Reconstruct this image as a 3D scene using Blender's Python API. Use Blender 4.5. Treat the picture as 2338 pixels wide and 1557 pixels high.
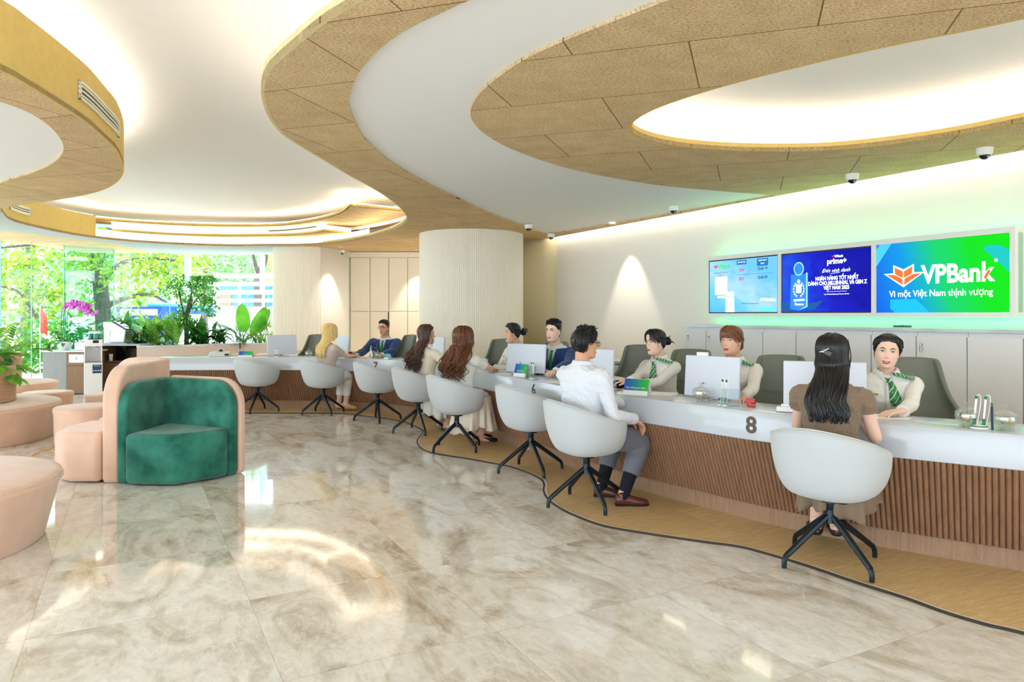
import bpy, bmesh, math, random
import numpy as np
from mathutils import Vector, Matrix, Euler, noise
random.seed(7); np.random.seed(7)
S = bpy.context.scene
for o in list(bpy.data.objects): bpy.data.objects.remove(o)
COL = S.collection
# ------------------------------------------------------------------ camera, sky, sun, exposure
FPX, HOR, CAMZ = 1625.0, 720.0, 1.42
cam_d = bpy.data.cameras.new('camera'); cam = bpy.data.objects.new('camera', cam_d); COL.objects.link(cam)
cam.location = (0, 0, CAMZ); cam.rotation_euler = (math.radians(90), 0, 0)
cam_d.sensor_width = 36; cam_d.lens = FPX * 36 / 2338
cam_d.shift_y = -(778.5 - HOR) / 2338; cam_d.clip_start = .05; cam_d.clip_end = 200
S.camera = cam
S.view_settings.view_transform = 'Standard'; S.view_settings.look = 'None'
S.view_settings.gamma = 1; S.view_settings.use_curve_mapping = False
S.view_settings.exposure = 1.30
W = bpy.data.worlds.new('sky'); S.world = W; W.use_nodes = True
wn = W.node_tree.nodes; wl = W.node_tree.links
bg = wn['Background']
tc = wn.new('ShaderNodeTexCoord'); sx = wn.new('ShaderNodeSeparateXYZ'); rm = wn.new('ShaderNodeValToRGB')
wl.new(tc.outputs['Generated'], sx.inputs[0]); wl.new(sx.outputs['Z'], rm.inputs[0])
rm.color_ramp.elements[0].position = 0.0; rm.color_ramp.elements[0].color = (.76, .88, 1.0, 1)
rm.color_ramp.elements[1].position = .6; rm.color_ramp.elements[1].color = (.72, .86, 1.0, 1)
wl.new(rm.outputs[0], bg.inputs[0]); bg.inputs[1].default_value = 2.35
sun_d = bpy.data.lights.new('sun', 'SUN'); sun_d.energy = 2.5; sun_d.angle = .02; sun_d.color = (1, .95, .85)
sun = bpy.data.objects.new('sun', sun_d); COL.objects.link(sun)
sun.rotation_euler = Vector((.35, -.75, -1.25)).to_track_quat('-Z', 'Y').to_euler()
S.cycles.max_bounces = 8; S.cycles.diffuse_bounces = 5; S.cycles.transparent_max_bounces = 24
S.cycles.caustics_reflective = False; S.cycles.caustics_refractive = False
S.cycles.sample_clamp_indirect = 6
# ------------------------------------------------------------------ helpers
def P(u, v, z):
    "a photograph pixel unprojected on the horizontal plane at height z"
    Y = (CAMZ - z) * FPX / (v - HOR)
    return ((u - 1169) / FPX * Y, Y)
def Q(u, v, Y):
    "a photograph pixel at depth Y"
    return ((u - 1169) / FPX * Y, Y, CAMZ + (HOR - v) / FPX * Y)
NW = np.array([.8823, .4706]); DW = np.array([.4706, -.8823])   # normal of / direction along the long wall
def WP(u, D):
    "plan point where the sight line of pixel column u meets the plane parallel to the wall at distance D"
    a = (u - 1169) / FPX
    Y = D / (a * NW[0] + NW[1]); return np.array([a * Y, Y])
def srgb(r, g, b):
    f = lambda c: ((c / 255 + .055) / 1.055) ** 2.4 if c > 10 else c / 255 / 12.92
    return (f(r), f(g), f(b), 1)
MATS = {}
def mat(name, col, rough=.5, metal=0, spec=.5, emit=0, var=0, vscale=20, bump=0, bscale=60, sheen=0, trans=0, coat=0, stretch=None, alpha=1, sub=0, ior=1.45, c2=None, ecol=None):
    if name in MATS: return MATS[name]
    m = bpy.data.materials.new(name); m.use_nodes = True; nt = m.node_tree; N = nt.nodes; L = nt.links
    b = N['Principled BSDF']; MATS[name] = m
    if len(col) == 3: col = srgb(*col)
    b.inputs['Base Color'].default_value = col; b.inputs['Roughness'].default_value = rough
    b.inputs['Metallic'].default_value = metal; b.inputs['Specular IOR Level'].default_value = spec
    b.inputs['Sheen Weight'].default_value = sheen; b.inputs['Transmission Weight'].default_value = trans
    b.inputs['Coat Weight'].default_value = coat; b.inputs['Alpha'].default_value = alpha; b.inputs['IOR'].default_value = ior
    if sub: b.inputs['Subsurface Weight'].default_value = sub; b.inputs['Subsurface Radius'].default_value = (.02, .008, .004); b.inputs['Subsurface Scale'].default_value = .5
    if emit:
        b.inputs['Emission Color'].default_value = ecol or col; b.inputs['Emission Strength'].default_value = emit
    if var or bump or c2:
        t = N.new('ShaderNodeTexCoord'); mp = N.new('ShaderNodeMapping'); L.new(t.outputs['Object'], mp.inputs[0])
        if stretch: mp.inputs['Scale'].default_value = stretch
        if var or c2:
            n = N.new('ShaderNodeTexNoise'); n.inputs['Scale'].default_value = vscale; n.inputs['Detail'].default_value = 5
            L.new(mp.outputs[0], n.inputs[0])
            r = N.new('ShaderNodeValToRGB'); L.new(n.outputs[0], r.inputs[0])
            a = c2 and (srgb(*c2) if len(c2) == 3 else c2) or tuple(c * (1 - var) for c in col[:3]) + (1,)
            e = col if c2 else tuple(min(1, c * (1 + var)) for c in col[:3]) + (1,)
            r.color_ramp.elements[0].color = a; r.color_ramp.elements[1].color = e
            r.color_ramp.elements[0].position = .35; r.color_ramp.elements[1].position = .65
            L.new(r.outputs[0], b.inputs['Base Color'])
        if bump:
            n2 = N.new('ShaderNodeTexNoise'); n2.inputs['Scale'].default_value = bscale; n2.inputs['Detail'].default_value = 4
            L.new(mp.outputs[0], n2.inputs[0]); bp = N.new('ShaderNodeBump'); bp.inputs['Strength'].default_value = bump
            bp.inputs['Distance'].default_value = .01
            L.new(n2.outputs[0], bp.inputs['Height']); L.new(bp.outputs[0], b.inputs['Normal'])
    return m
def rotm(rx=0, ry=0, rz=0): return np.array(Euler((rx, ry, rz)).to_matrix())
class MB:
    "collects shapes into ONE mesh"
    def __init__(s): s.v = []; s.f = []; s.n = 0
    def add(s, v, f):
        v = np.asarray(v, float).reshape(-1, 3); s.v.append(v); s.f += [tuple(i + s.n for i in q) for q in f]; s.n += len(v); return s
    def box(s, c, d, R=None, taper=1):
        x, y, z = np.array(d) / 2; t = taper
        v = np.array([(-x, -y, -z), (x, -y, -z), (x, y, -z), (-x, y, -z), (-x*t, -y*t, z), (x*t, -y*t, z), (x*t, y*t, z), (-x*t, y*t, z)])
        if R is not None: v = v @ R.T
        return s.add(v + np.array(c), [(3, 2, 1, 0), (4, 5, 6, 7), (0, 1, 5, 4), (1, 2, 6, 5), (2, 3, 7, 6), (3, 0, 4, 7)])
    def rings(s, R, cap=True, closed=False):
        R = [np.asarray(r, float) for r in R]; n = len(R[0]); f = []
        for i in range(len(R) - 1 + (1 if closed else 0)):
            a, b = i * n, ((i + 1) % len(R)) * n
            f += [(a + j, a + (j + 1) % n, b + (j + 1) % n, b + j) for j in range(n)]
        if cap and not closed: f += [tuple(range(n))[::-1], tuple(range((len(R) - 1) * n, len(R) * n))]
        return s.add(np.concatenate(R), f)
    def tube(s, pts, r, n=8, cap=True, closed=False, flat=1, up=None):
        pts = np.asarray(pts, float); m = len(pts); r = np.broadcast_to(np.asarray(r, float), (m,))
        T = np.gradient(pts, axis=0); T /= np.linalg.norm(T, axis=1)[:, None] + 1e-12
        u = np.array(up if up is not None else (0, 0, 1.)); 
        if abs(T[0] @ u) > .95: u = np.array((1., 0, 0)) if up is None else np.array((0, 1., .1))
        R = []
        for i in range(m):
            x = u - (u @ T[i]) * T[i]; x /= np.linalg.norm(x) + 1e-9; u = x; y = np.cross(T[i], x)
            a = np.arange(n) * 2 * math.pi / n
            R.append(pts[i] + r[i] * (np.cos(a)[:, None] * x * flat + np.sin(a)[:, None] * y))
        return s.rings(R, cap, closed)
    def lathe(s, prof, n=32, c=(0, 0, 0), R=None, cap=True):
        a = np.arange(n) * 2 * math.pi / n; rs = []
        for r, z in prof:
            v = np.stack([r * np.cos(a), r * np.sin(a), np.full(n, z)], 1)
            if R is not None: v = v @ R.T
            rs.append(v + np.array(c))
        return s.rings(rs, cap)
    def prism(s, poly, z0, z1):
        p = np.asarray(poly, float)[:, :2]; n = len(p)
        return s.rings([np.c_[p, np.full(n, z0)], np.c_[p, np.full(n, z1)]])
    def ball(s, c, r, n=16, m=10, R=None):
        r = np.broadcast_to(np.asarray(r, float), (3,)); rs = []
        for i in range(m + 1):
            t = math.pi * (i + (0.02 if i == 0 else -.02 if i == m else 0)) / m; a = np.arange(n) * 2 * math.pi / n
            v = np.stack([np.sin(t) * np.cos(a), np.sin(t) * np.sin(a), np.full(n, -np.cos(t))], 1) * r
            if R is not None: v = v @ R.T
            rs.append(v + np.array(c))
        return s.rings(rs)
    def sheet(s, G):
        G = np.asarray(G, float); a, b = G.shape[:2]
        return s.add(G.reshape(-1, 3), [(i*b+j, i*b+j+1, (i+1)*b+j+1, (i+1)*b+j) for i in range(a-1) for j in range(b-1)])
    def build(s, name, m, parent=None, smooth=True, bevel=0, solid=0, sub=0, angle=35, loc=None):
        me = bpy.data.meshes.new(name); me.from_pydata(np.concatenate(s.v).tolist() if s.v else [], [], s.f)
        return link(name, me, m, parent, smooth, bevel, solid, sub, angle, loc)
def link(name, me, m, parent=None, smooth=True, bevel=0, solid=0, sub=0, angle=35, loc=None):
    me.materials.clear()
    for x in (m if isinstance(m, (list, tuple)) else [m]): me.materials.append(x)
    o = bpy.data.objects.new(name, me); COL.objects.link(o)
    if smooth:
        me.polygons.foreach_set('use_smooth', [True] * len(me.polygons))
        try: me.set_sharp_from_angle(angle=math.radians(angle))
        except Exception: pass
    if loc is not None: o.location = loc
    if parent is not None: o.parent = parent
    if solid:
        d = o.modifiers.new('solid', 'SOLIDIFY'); d.thickness = solid; d.offset = 0
    if bevel:
        d = o.modifiers.new('bevel', 'BEVEL'); d.width = bevel; d.segments = 3; d.limit_method = 'ANGLE'; d.angle_limit = math.radians(40)
    if sub:
        d = o.modifiers.new('sub', 'SUBSURF'); d.levels = d.render_levels = sub
    return o
def tag(o, label=None, cat=None, group=None, kind=None):
    for k, v in (('label', label), ('category', cat), ('group', group), ('kind', kind)):
        if v: o[k] = v
    return o
def thing(name, label, cat, loc=(0, 0, 0), rz=0, group=None):
    o = bpy.data.objects.new(name, None); COL.objects.link(o); o.location = loc; o.rotation_euler = (0, 0, rz); o.empty_display_size = .1
    return tag(o, label, cat, group)
def copytree(r, loc, rz, label, group=None):
    c = r.copy(); COL.objects.link(c); c.location = loc; c.rotation_euler = (0, 0, rz); c['label'] = label
    if group: c['group'] = group
    for ch in list(r.children):
        k = ch.copy(); COL.objects.link(k); k.parent = c
        for g in list(ch.children):
            h = g.copy(); COL.objects.link(h); h.parent = k
    return c
def catmull(p, k=8, closed=False):
    p = np.asarray(p, float); n = len(p); out = []
    idx = range(n if closed else n - 1)
    for i in idx:
        if closed: a, b, c, d = p[(i-1) % n], p[i], p[(i+1) % n], p[(i+2) % n]
        else: a, b, c, d = p[max(i-1, 0)], p[i], p[i+1], p[min(i+2, n-1)]
        for j in range(k):
            t = j / k; out.append(.5 * (2*b + (c-a)*t + (2*a-5*b+4*c-d)*t*t + (3*b-a-3*c+d)*t**3))
    if not closed: out.append(p[-1])
    return np.array(out)
def resample(p, step):
    p = np.asarray(p, float); d = np.r_[0, np.cumsum(np.linalg.norm(np.diff(p, axis=0), axis=1))]
    n = max(2, int(round(d[-1] / step)) + 1); s = np.linspace(0, d[-1], n)
    return np.stack([np.interp(s, d, p[:, i]) for i in range(p.shape[1])], 1)
def offset(p, d):
    "offset an open plan curve to its left by d"
    p = np.asarray(p, float); T = np.gradient(p, axis=0); T /= np.linalg.norm(T, axis=1)[:, None]
    return p + d * np.stack([-T[:, 1], T[:, 0]], 1)
def filled(name, loops, z, thick, m, parent=None):
    "flat slab with holes: first loop outline, other loops cut out"
    cu = bpy.data.curves.new(name, 'CURVE'); cu.dimensions = '2D'; cu.fill_mode = 'BOTH'; cu.extrude = thick / 2
    for l in loops:
        sp = cu.splines.new('POLY'); sp.points.add(len(l) - 1)
        for i, q in enumerate(l): sp.points[i].co = (q[0], q[1], 0, 1)
        sp.use_cyclic_u = True
    t = bpy.data.objects.new('tmp', cu); COL.objects.link(t)
    me = bpy.data.meshes.new_from_object(t.evaluated_get(bpy.context.evaluated_depsgraph_get()))
    bpy.data.objects.remove(t); me.transform(Matrix.Translation((0, 0, z + thick / 2)))
    return link(name, me, m, parent, smooth=False)
def band(path, z0, z1, closed=False):
    path = np.asarray(path); m = MB()
    if closed: path = np.r_[path, path[:1]]
    return m.sheet(np.stack([np.c_[path, np.full(len(path), z0)], np.c_[path, np.full(len(path), z1)]], 0))
FONTC = {}
def text(s, size, m, parent, M, name='lettering', depth=.0008, align='CENTER', sx=1, shear=0, off=0):
    cu = bpy.data.curves.new('t', 'FONT'); cu.body = s; cu.size = size; cu.align_x = align; cu.align_y = 'CENTER'; cu.extrude = depth; cu.shear = shear; cu.offset = off; cu.resolution_u = 3
    t = bpy.data.objects.new('tmp', cu); COL.objects.link(t)
    me = bpy.data.meshes.new_from_object(t.evaluated_get(bpy.context.evaluated_depsgraph_get())); bpy.data.objects.remove(t)
    me.transform(Matrix.Diagonal((sx, 1, 1, 1))); me.transform(M)
    return link(name, me, m, parent, smooth=False)
def frame(origin, right, up):
    "4x4 matrix whose x axis is right, y axis is up"
    r = Vector(right).normalized(); u = Vector(up).normalized(); n = r.cross(u).normalized(); u = n.cross(r)
    M = Matrix((r, u, n)).transposed().to_4x4(); M.translation = Vector(origin); return M
# ------------------------------------------------------------------ surfaces of the room
def nodes(name):
    m = bpy.data.materials.new(name); m.use_nodes = True; MATS[name] = m
    return m, m.node_tree.nodes, m.node_tree.links, m.node_tree.nodes['Principled BSDF']
def mth(N, L, op, a, b=None):
    n = N.new('ShaderNodeMath'); n.operation = op
    for i, x in enumerate((a, b)):
        if x is None: continue
        if isinstance(x, (int, float)): n.inputs[i].default_value = x
        else: L.new(x, n.inputs[i])
    return n.outputs[0]
def ramp(N, L, src, stops):
    r = N.new('ShaderNodeValToRGB'); L.new(src, r.inputs[0]); e = r.color_ramp.elements
    while len(e) < len(stops): e.new(.5)
    for i, (p, c) in enumerate(stops): e[i].position = p; e[i].color = c if len(c) == 4 else srgb(*c)
    return r.outputs[0]
def mixc(N, L, f, a, b, mode='MIX'):
    n = N.new('ShaderNodeMix'); n.data_type = 'RGBA'; n.blend_type = mode
    for i, x in ((0, f), (6, a), (7, b)):
        if isinstance(x, (int, float, tuple)): n.inputs[i].default_value = x
        else: L.new(x, n.inputs[i])
    return n.outputs[2]
def noise_n(N, L, vec, scale, detail=6, rough=.55, dist=0):
    n = N.new('ShaderNodeTexNoise'); n.inputs['Scale'].default_value = scale; n.inputs['Detail'].default_value = detail
    n.inputs['Roughness'].default_value = rough; n.inputs['Distortion'].default_value = dist; L.new(vec, n.inputs[0]); return n.outputs[0]
def marble():
    m, N, L, b = nodes('polished_marble')
    t = N.new('ShaderNodeTexCoord'); mp = N.new('ShaderNodeMapping'); mp.vector_type = 'POINT'
    L.new(t.outputs['Object'], mp.inputs[0])
    # x along the wall, y away from it
    mp.inputs['Rotation'].default_value = (0, 0, math.atan2(.8823, .4706))
    s = N.new('ShaderNodeSeparateXYZ'); L.new(mp.outputs[0], s.inputs[0])
    X = mth(N, L, 'DIVIDE', mth(N, L, 'ADD', s.outputs[0], 3.75), .9); Y = mth(N, L, 'DIVIDE', mth(N, L, 'ADD', s.outputs[1], -.515), .93)
    fx, fy = mth(N, L, 'FLOOR', X), mth(N, L, 'FLOOR', Y)
    cb = N.new('ShaderNodeCombineXYZ'); L.new(fx, cb.inputs[0]); L.new(fy, cb.inputs[1])
    wn_ = N.new('ShaderNodeTexWhiteNoise'); L.new(cb.outputs[0], wn_.inputs[0])
    vm = N.new('ShaderNodeVectorMath'); vm.operation = 'MULTIPLY_ADD'; L.new(wn_.outputs['Color'], vm.inputs[0]); vm.inputs[1].default_value = (3, 3, 3); L.new(mp.outputs[0], vm.inputs[2])
    st = N.new('ShaderNodeMapping'); L.new(vm.outputs[0], st.inputs[0]); st.inputs['Scale'].default_value = (1, 2.0, 1); st.inputs['Rotation'].default_value = (0, 0, -1.0)
    v = st.outputs[0]
    n1 = noise_n(N, L, v, 1.05, 10, .62, 1.8); n2 = noise_n(N, L, v, 9, 8, .7, .8)
    base = ramp(N, L, n1, [(.31, (176, 163, 143)), (.42, (216, 209, 196)), (.52, (244, 243, 238)), (.68, (252, 252, 251))])
    det = ramp(N, L, n2, [(.3, (188, 178, 164)), (.62, (255, 255, 255))])
    c = mixc(N, L, .45, base, det, 'MULTIPLY')
    vn = noise_n(N, L, v, 1.9, 10, .62, 1.1)
    ve = mth(N, L, 'ABSOLUTE', mth(N, L, 'SUBTRACT', vn, .5))
    vf = ramp(N, L, ve, [(0, (1, 1, 1, 1)), (.010, (.55, .55, .55, 1)), (.032, (0, 0, 0, 1))])
    vw = mth(N, L, 'MULTIPLY', vf, mth(N, L, 'MULTIPLY', noise_n(N, L, v, 1.4, 3), 1.1))
    c = mixc(N, L, vw, c, srgb(250, 244, 232))
    vn2 = noise_n(N, L, v, 3.1, 8, .65, 2.0); ve2 = mth(N, L, 'ABSOLUTE', mth(N, L, 'SUBTRACT', vn2, .48))
    vf2 = ramp(N, L, ve2, [(0, (.22, .22, .22, 1)), (.012, (0, 0, 0, 1))])
    c = mixc(N, L, vf2, c, srgb(150, 128, 100))
    # joints, and each tile a little different
    c = mixc(N, L, mth(N, L, 'MULTIPLY', wn_.outputs[0], .28), c, srgb(196, 180, 158))
    dx = mth(N, L, 'ABSOLUTE', mth(N, L, 'SUBTRACT', mth(N, L, 'FRACT', X), .5)); dy = mth(N, L, 'ABSOLUTE', mth(N, L, 'SUBTRACT', mth(N, L, 'FRACT', Y), .5))
    j = mth(N, L, 'GREATER_THAN', mth(N, L, 'MAXIMUM', dx, dy), .4983)
    c = mixc(N, L, mth(N, L, 'MULTIPLY', j, .5), c, srgb(150, 135, 112))
    L.new(c, b.inputs['Base Color']); b.inputs['Roughness'].default_value = .06; b.inputs['Specular IOR Level'].default_value = .75
    return m
def wood_wool():
    m, N, L, b = nodes('wood_wool_panel')
    t = N.new('ShaderNodeTexCoord'); mp = N.new('ShaderNodeMapping'); L.new(t.outputs['Object'], mp.inputs[0])
    mp.inputs['Rotation'].default_value = (0, 0, math.atan2(.319, .948)); mp.inputs['Location'].default_value = (.3, .22, 0)
    br = N.new('ShaderNodeTexBrick'); L.new(mp.outputs[0], br.inputs[0]); br.inputs['Scale'].default_value = 1
    br.inputs['Brick Width'].default_value = 1.2; br.inputs['Row Height'].default_value = .78; br.inputs['Mortar Size'].default_value = .0045
    br.inputs['Mortar Smooth'].default_value = .3; br.inputs['Color1'].default_value = (1, 1, 1, 1); br.inputs['Color2'].default_value = (.9, .9, .9, 1); br.inputs['Mortar'].default_value = (.32, .26, .2, 1)
    ms = N.new('ShaderNodeMapping'); L.new(t.outputs['Object'], ms.inputs[0]); ms.inputs['Scale'].default_value = (1, 1.7, 1); ms.inputs['Rotation'].default_value = (0, 0, .33)
    n1 = noise_n(N, L, ms.outputs[0], 60, 6, .8); n2 = noise_n(N, L, t.outputs['Object'], 5, 3)
    base = ramp(N, L, n1, [(.35, (136, 110, 78)), (.45, (220, 190, 146)), (.57, (244, 220, 176)), (.68, (255, 246, 220))])
    sh = ramp(N, L, n2, [(.3, (238, 234, 228)), (.7, (255, 255, 255))])
    c = mixc(N, L, 1.0, mixc(N, L, 1.0, base, sh, 'MULTIPLY'), br.outputs[0], 'MULTIPLY')
    L.new(c, b.inputs['Base Color']); b.inputs['Roughness'].default_value = .95; b.inputs['Specular IOR Level'].default_value = .1
    bp = N.new('ShaderNodeBump'); bp.inputs['Strength'].default_value = .6; bp.inputs['Distance'].default_value = .004; L.new(n1, bp.inputs['Height']); L.new(bp.outputs[0], b.inputs['Normal'])
    return m
def wood(name, c1, c2, stretch=(1, 1, 14), scale=9, rough=.5, rot=0, spec=.35, rings=1):
    m, N, L, b = nodes(name)
    t = N.new('ShaderNodeTexCoord'); mp = N.new('ShaderNodeMapping'); L.new(t.outputs['Object'], mp.inputs[0])
    mp.inputs['Scale'].default_value = stretch; mp.inputs['Rotation'].default_value = (0, 0, rot)
    n1 = noise_n(N, L, mp.outputs[0], scale, 8, .65, .3); n2 = noise_n(N, L, mp.outputs[0], scale * 6, 4, .6)
    c = mixc(N, L, .35, ramp(N, L, n1, [(.3, c1), (.7, c2)]), ramp(N, L, n2, [(.3, c1), (.7, c2)]))
    L.new(c, b.inputs['Base Color']); b.inputs['Roughness'].default_value = rough; b.inputs['Specular IOR Level'].default_value = spec
    return m
def vinyl():
    m, N, L, b = nodes('vinyl_plank')
    t = N.new('ShaderNodeTexCoord'); mp = N.new('ShaderNodeMapping'); L.new(t.outputs['Object'], mp.inputs[0]); mp.inputs['Rotation'].default_value = (0, 0, -.45)
    br = N.new('ShaderNodeTexBrick'); L.new(mp.outputs[0], br.inputs[0]); br.inputs['Scale'].default_value = 1; br.inputs['Brick Width'].default_value = .95; br.inputs['Row Height'].default_value = .46
    br.inputs['Mortar Size'].default_value = .0; br.inputs['Color1'].default_value = (1, 1, 1, 1); br.inputs['Color2'].default_value = (.78, .77, .74, 1)
    st = N.new('ShaderNodeMapping'); L.new(mp.outputs[0], st.inputs[0]); st.inputs['Scale'].default_value = (1.2, 9, 1)
    n1 = noise_n(N, L, st.outputs[0], 5, 9, .7, .4); n2 = noise_n(N, L, st.outputs[0], 40, 4, .6)
    base = ramp(N, L, n1, [(.3, (212, 176, 120)), (.7, (250, 220, 164))]); fine = ramp(N, L, n2, [(.3, (225, 220, 214)), (.7, (255, 255, 255))])
    c = mixc(N, L, 1.0, mixc(N, L, 1.0, base, fine, 'MULTIPLY'), br.outputs[0], 'MULTIPLY')
    L.new(c, b.inputs['Base Color']); b.inputs['Roughness'].default_value = .45; return m
M_MARBLE, M_WOOL, M_VINYL = marble(), wood_wool(), vinyl()
M_SLAT = wood('slat_walnut', (126, 92, 68), (164, 126, 98), (7, 7, .35), 4, .45)
M_PLINTH = wood('plinth_veneer', (140, 108, 84), (182, 150, 120), (9, 9, .5), 7, .4)
M_CAB = wood('cabinet_veneer', (116, 82, 56), (150, 112, 80), (10, 10, .6), 6, .45)
M_CABGREY = wood('cabinet_grey_veneer', (128, 126, 124), (158, 155, 152), (10, 10, .6), 6, .45)
M_WHITE = mat('ceiling_paint', (246, 247, 248), .9, spec=.1)
M_WALL = mat('wall_paint', (244, 241, 233), .85, spec=.15)
M_FLUTE = mat('fluted_cream', (246, 240, 226), .6, spec=.3)
M_CREAM = mat('cabinet_cream', (240, 231, 212), .5, spec=.3)
M_GREYCAB = mat('cabinet_pale_grey', (228, 229, 230), .4, spec=.4)
M_GOLD = mat('ochre_plaster', (222, 190, 112), .8, spec=.2, var=.035, vscale=18, bump=.2, bscale=40)
M_GOLDP = mat('pale_plaster', (226, 210, 160), .8, spec=.2, var=.07, vscale=18)
M_SOLID = mat('white_solid_surface', (199, 206, 214), .12, spec=.6)
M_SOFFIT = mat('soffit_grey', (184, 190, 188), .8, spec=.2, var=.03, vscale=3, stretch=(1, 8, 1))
M_LED = mat('led_warm', (255, 240, 206), emit=5.0, ecol=(1, .94, .82, 1))
M_SLOTGLOW = mat('lit_slot_glow', (255, 246, 226), emit=1.9, ecol=(1, .93, .78, 1))  # slot walls lit by hidden strips, that light put in as emission
M_LEDG = mat('led_green', (120, 255, 150), emit=2.8, ecol=(.03, 1, .25, 1))
M_LEDW = mat('led_wall', (255, 250, 235), emit=4.5, ecol=(1, .95, .82, 1))
M_BLACK = mat('black_plastic', (20, 20, 22), .4); M_STEEL = mat('steel', (190, 190, 190), .25, metal=1)
M_TRIMD = mat('dark_trim', (58, 48, 38), .5); M_TRIML = mat('pale_trim', (236, 232, 222), .3, metal=.2)
def glass(name, tint=(1, 1, 1, 1), refl=.06):
    "thin window glass: mostly see-through, with a mirror share"
    m = bpy.data.materials.new(name); m.use_nodes = True; N = m.node_tree.nodes; L = m.node_tree.links; N.clear()
    o = N.new('ShaderNodeOutputMaterial'); mx = N.new('ShaderNodeMixShader'); tr = N.new('ShaderNodeBsdfTransparent'); gl = N.new('ShaderNodeBsdfGlossy')
    lw = N.new('ShaderNodeLayerWeight'); lw.inputs[0].default_value = .5; p5 = mth(N, L, 'POWER', lw.outputs['Facing'], 5.0); fz = mth(N, L, 'ADD', mth(N, L, 'MULTIPLY', p5, .8), refl * .6)
    tr.inputs[0].default_value = tint; gl.inputs['Roughness'].default_value = .01
    L.new(fz, mx.inputs[0]); L.new(tr.outputs[0], mx.inputs[1]); L.new(gl.outputs[0], mx.inputs[2]); L.new(mx.outputs[0], o.inputs[0])
    MATS[name] = m; return m
M_GLASS = glass('window_glass', (.93, .99, .98, 1)); M_GLASST = glass('tinted_glass', (.44, .80, .84, 1), .2); M_GLASSD = glass('counter_glass', (.62, .70, .70, 1))
M_CRY = glass('crystal', (.93, .97, .95, 1), .35)
M_GEDGE = mat('glass_edge', (120, 205, 190), .15, spec=.8)
# ------------------------------------------------------------------ the room
CZ = 2.80
Tpx = [(361,817),(450,816.3),(539,816),(615,816),(692,816.3),(750,817),(804,818),(897,821.5),(948,826),(1020,836),(1094,847.5),(1137,855.5),(1240,873),(1369,895.8),(1560,919.8),(1702,938),(1829,950.8),(2080,973),(2338,993)]
T = np.array([P(u, v, .79) for u, v in Tpx]); T = np.r_[T, [T[-1] + 1.0 * (T[-1] - T[-3]) / np.linalg.norm(T[-1] - T[-3])]]
T = resample(catmull(T, 8), .06)
for _ in range(25): T[1:-1] = .25 * T[:-2] + .5 * T[1:-1] + .25 * T[2:]
Epx = [(540,943.4),(665,944),(790,945),(826,950),(888,957),(928,965.5),(949,974),(962,980),(967,986),(963,994),(955.6,1003),(954,1011),(958.6,1020),(969,1028),(985,1034),(1026,1041.7),(1072,1048.6),(1120,1057.7),(1160,1065),(1198,1077),(1224,1088.6),(1240,1099),(1244,1110.5),(1242.7,1120),(1246.8,1133),(1260,1148),(1282.5,1163),(1315,1179),(1381,1202.5),(1484,1220.4),(1600,1237.5),(1690,1250),(1760,1268.3),(1847,1294.5),(1956,1331.7),(2066,1366.6),(2158,1400),(2260,1430),(2338,1448)]
E_ = np.array([(-6.2, 10.15), (-5.0, 10.3)] + [P(u, v, 0) for u, v in Epx] + [(2.75, 2.7), (3.3, 2.2)]); E_ = resample(catmull(E_, 6), .03)
XL, XR, YN, YF = -9.5, 7.5, -4.0, 17.0
fl = MB().box((-1, 6.25, -.05), (19, 24.5, .1)).build('floor', M_MARBLE, smooth=False); tag(fl, kind='structure')
vin = MB().prism(np.r_[E_, [(7, 2.0), (7, 3), (1.6, 15.5), (-6.2, 15.5)]], 0, .006)
v_ = vin.build('floor', M_VINYL, smooth=False); tag(v_, kind='structure')
for (a, b, m_, h) in ((-.012, .0, M_TRIMD, .012), (0.0, .020, M_TRIML, .010)):
    p = offset(E_, -(a + b) / 2 if 0 else (a + b) / 2)
    o = MB(); w = (b - a) / 2; l, r = offset(p, w), offset(p, -w)
    o.rings([np.array([(l[i][0], l[i][1], 0), (l[i][0], l[i][1], h), (r[i][0], r[i][1], h), (r[i][0], r[i][1], 0)]) for i in range(len(p))])
    tag(o.build('trim_1', m_, smooth=False), kind='structure')
tag(MB().box((5.2, -5.9, 1.7), (8.2, .2, 3.4)).build('wall_rear_baffle', M_WALL, smooth=False), kind='structure')  # added wall, unseen behind the camera, to cut daylight on surfaces facing it
# upper ceiling
tag(MB().box((-1, 5.5, 3.45), (19, 21, .1)).build('ceiling', M_WHITE, smooth=False), kind='structure')
def px(l, z=CZ): return [P(u, v, z) for u, v in l]
ribL = px([(812,3.6),(740,46.8),(686,90),(632,136.7),(606.8,165.5),(596,201.5),(599.6,234),(614,270),(642.7,305.8),(686,334.6),(740,367),(795,400),(839.5,424),(873.8,444.5),(908,470),(925,489),(928.5,501),(918,513),(891,526.6),(839.5,542),(771,554),(702,560),(600,561),(518,561.5),(398,557.5),(279,549.5),(179,537.6),(80,518),(24,502),(6,484)])
lft = px([(80,464),(159,452),(223,438),(259,422),(279,402),(282,378),(267,342.5),(239,314.6),(199,279),(139,239),(60,191),(0,159)])
O1 = ribL + [(-6.55, 9.15)] + lft + [(-2.95, 3.2), (-3.3, 2.2), (-4.2, 1.2), (-4.0, 0.2), (0, .2), (1.6, .9), (1.6, 1.6), (.6, 2.15), (-.25, 2.65)]
O1 = catmull(O1, 5, True); O1 = resample(np.r_[O1, O1[:1]], .06)[:-1]
w2 = px([(1063.6,3.6),(1009.6,28.8),(937.7,63),(876.5,104),(837,144),(815.4,172.7),(801,208.6),(796.7,239),(811.8,284),(840.6,327),(901.7,377.7),(991.6,428),(1081.6,471),(1140,496),(1200,519.8),(1250,537)])
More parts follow.
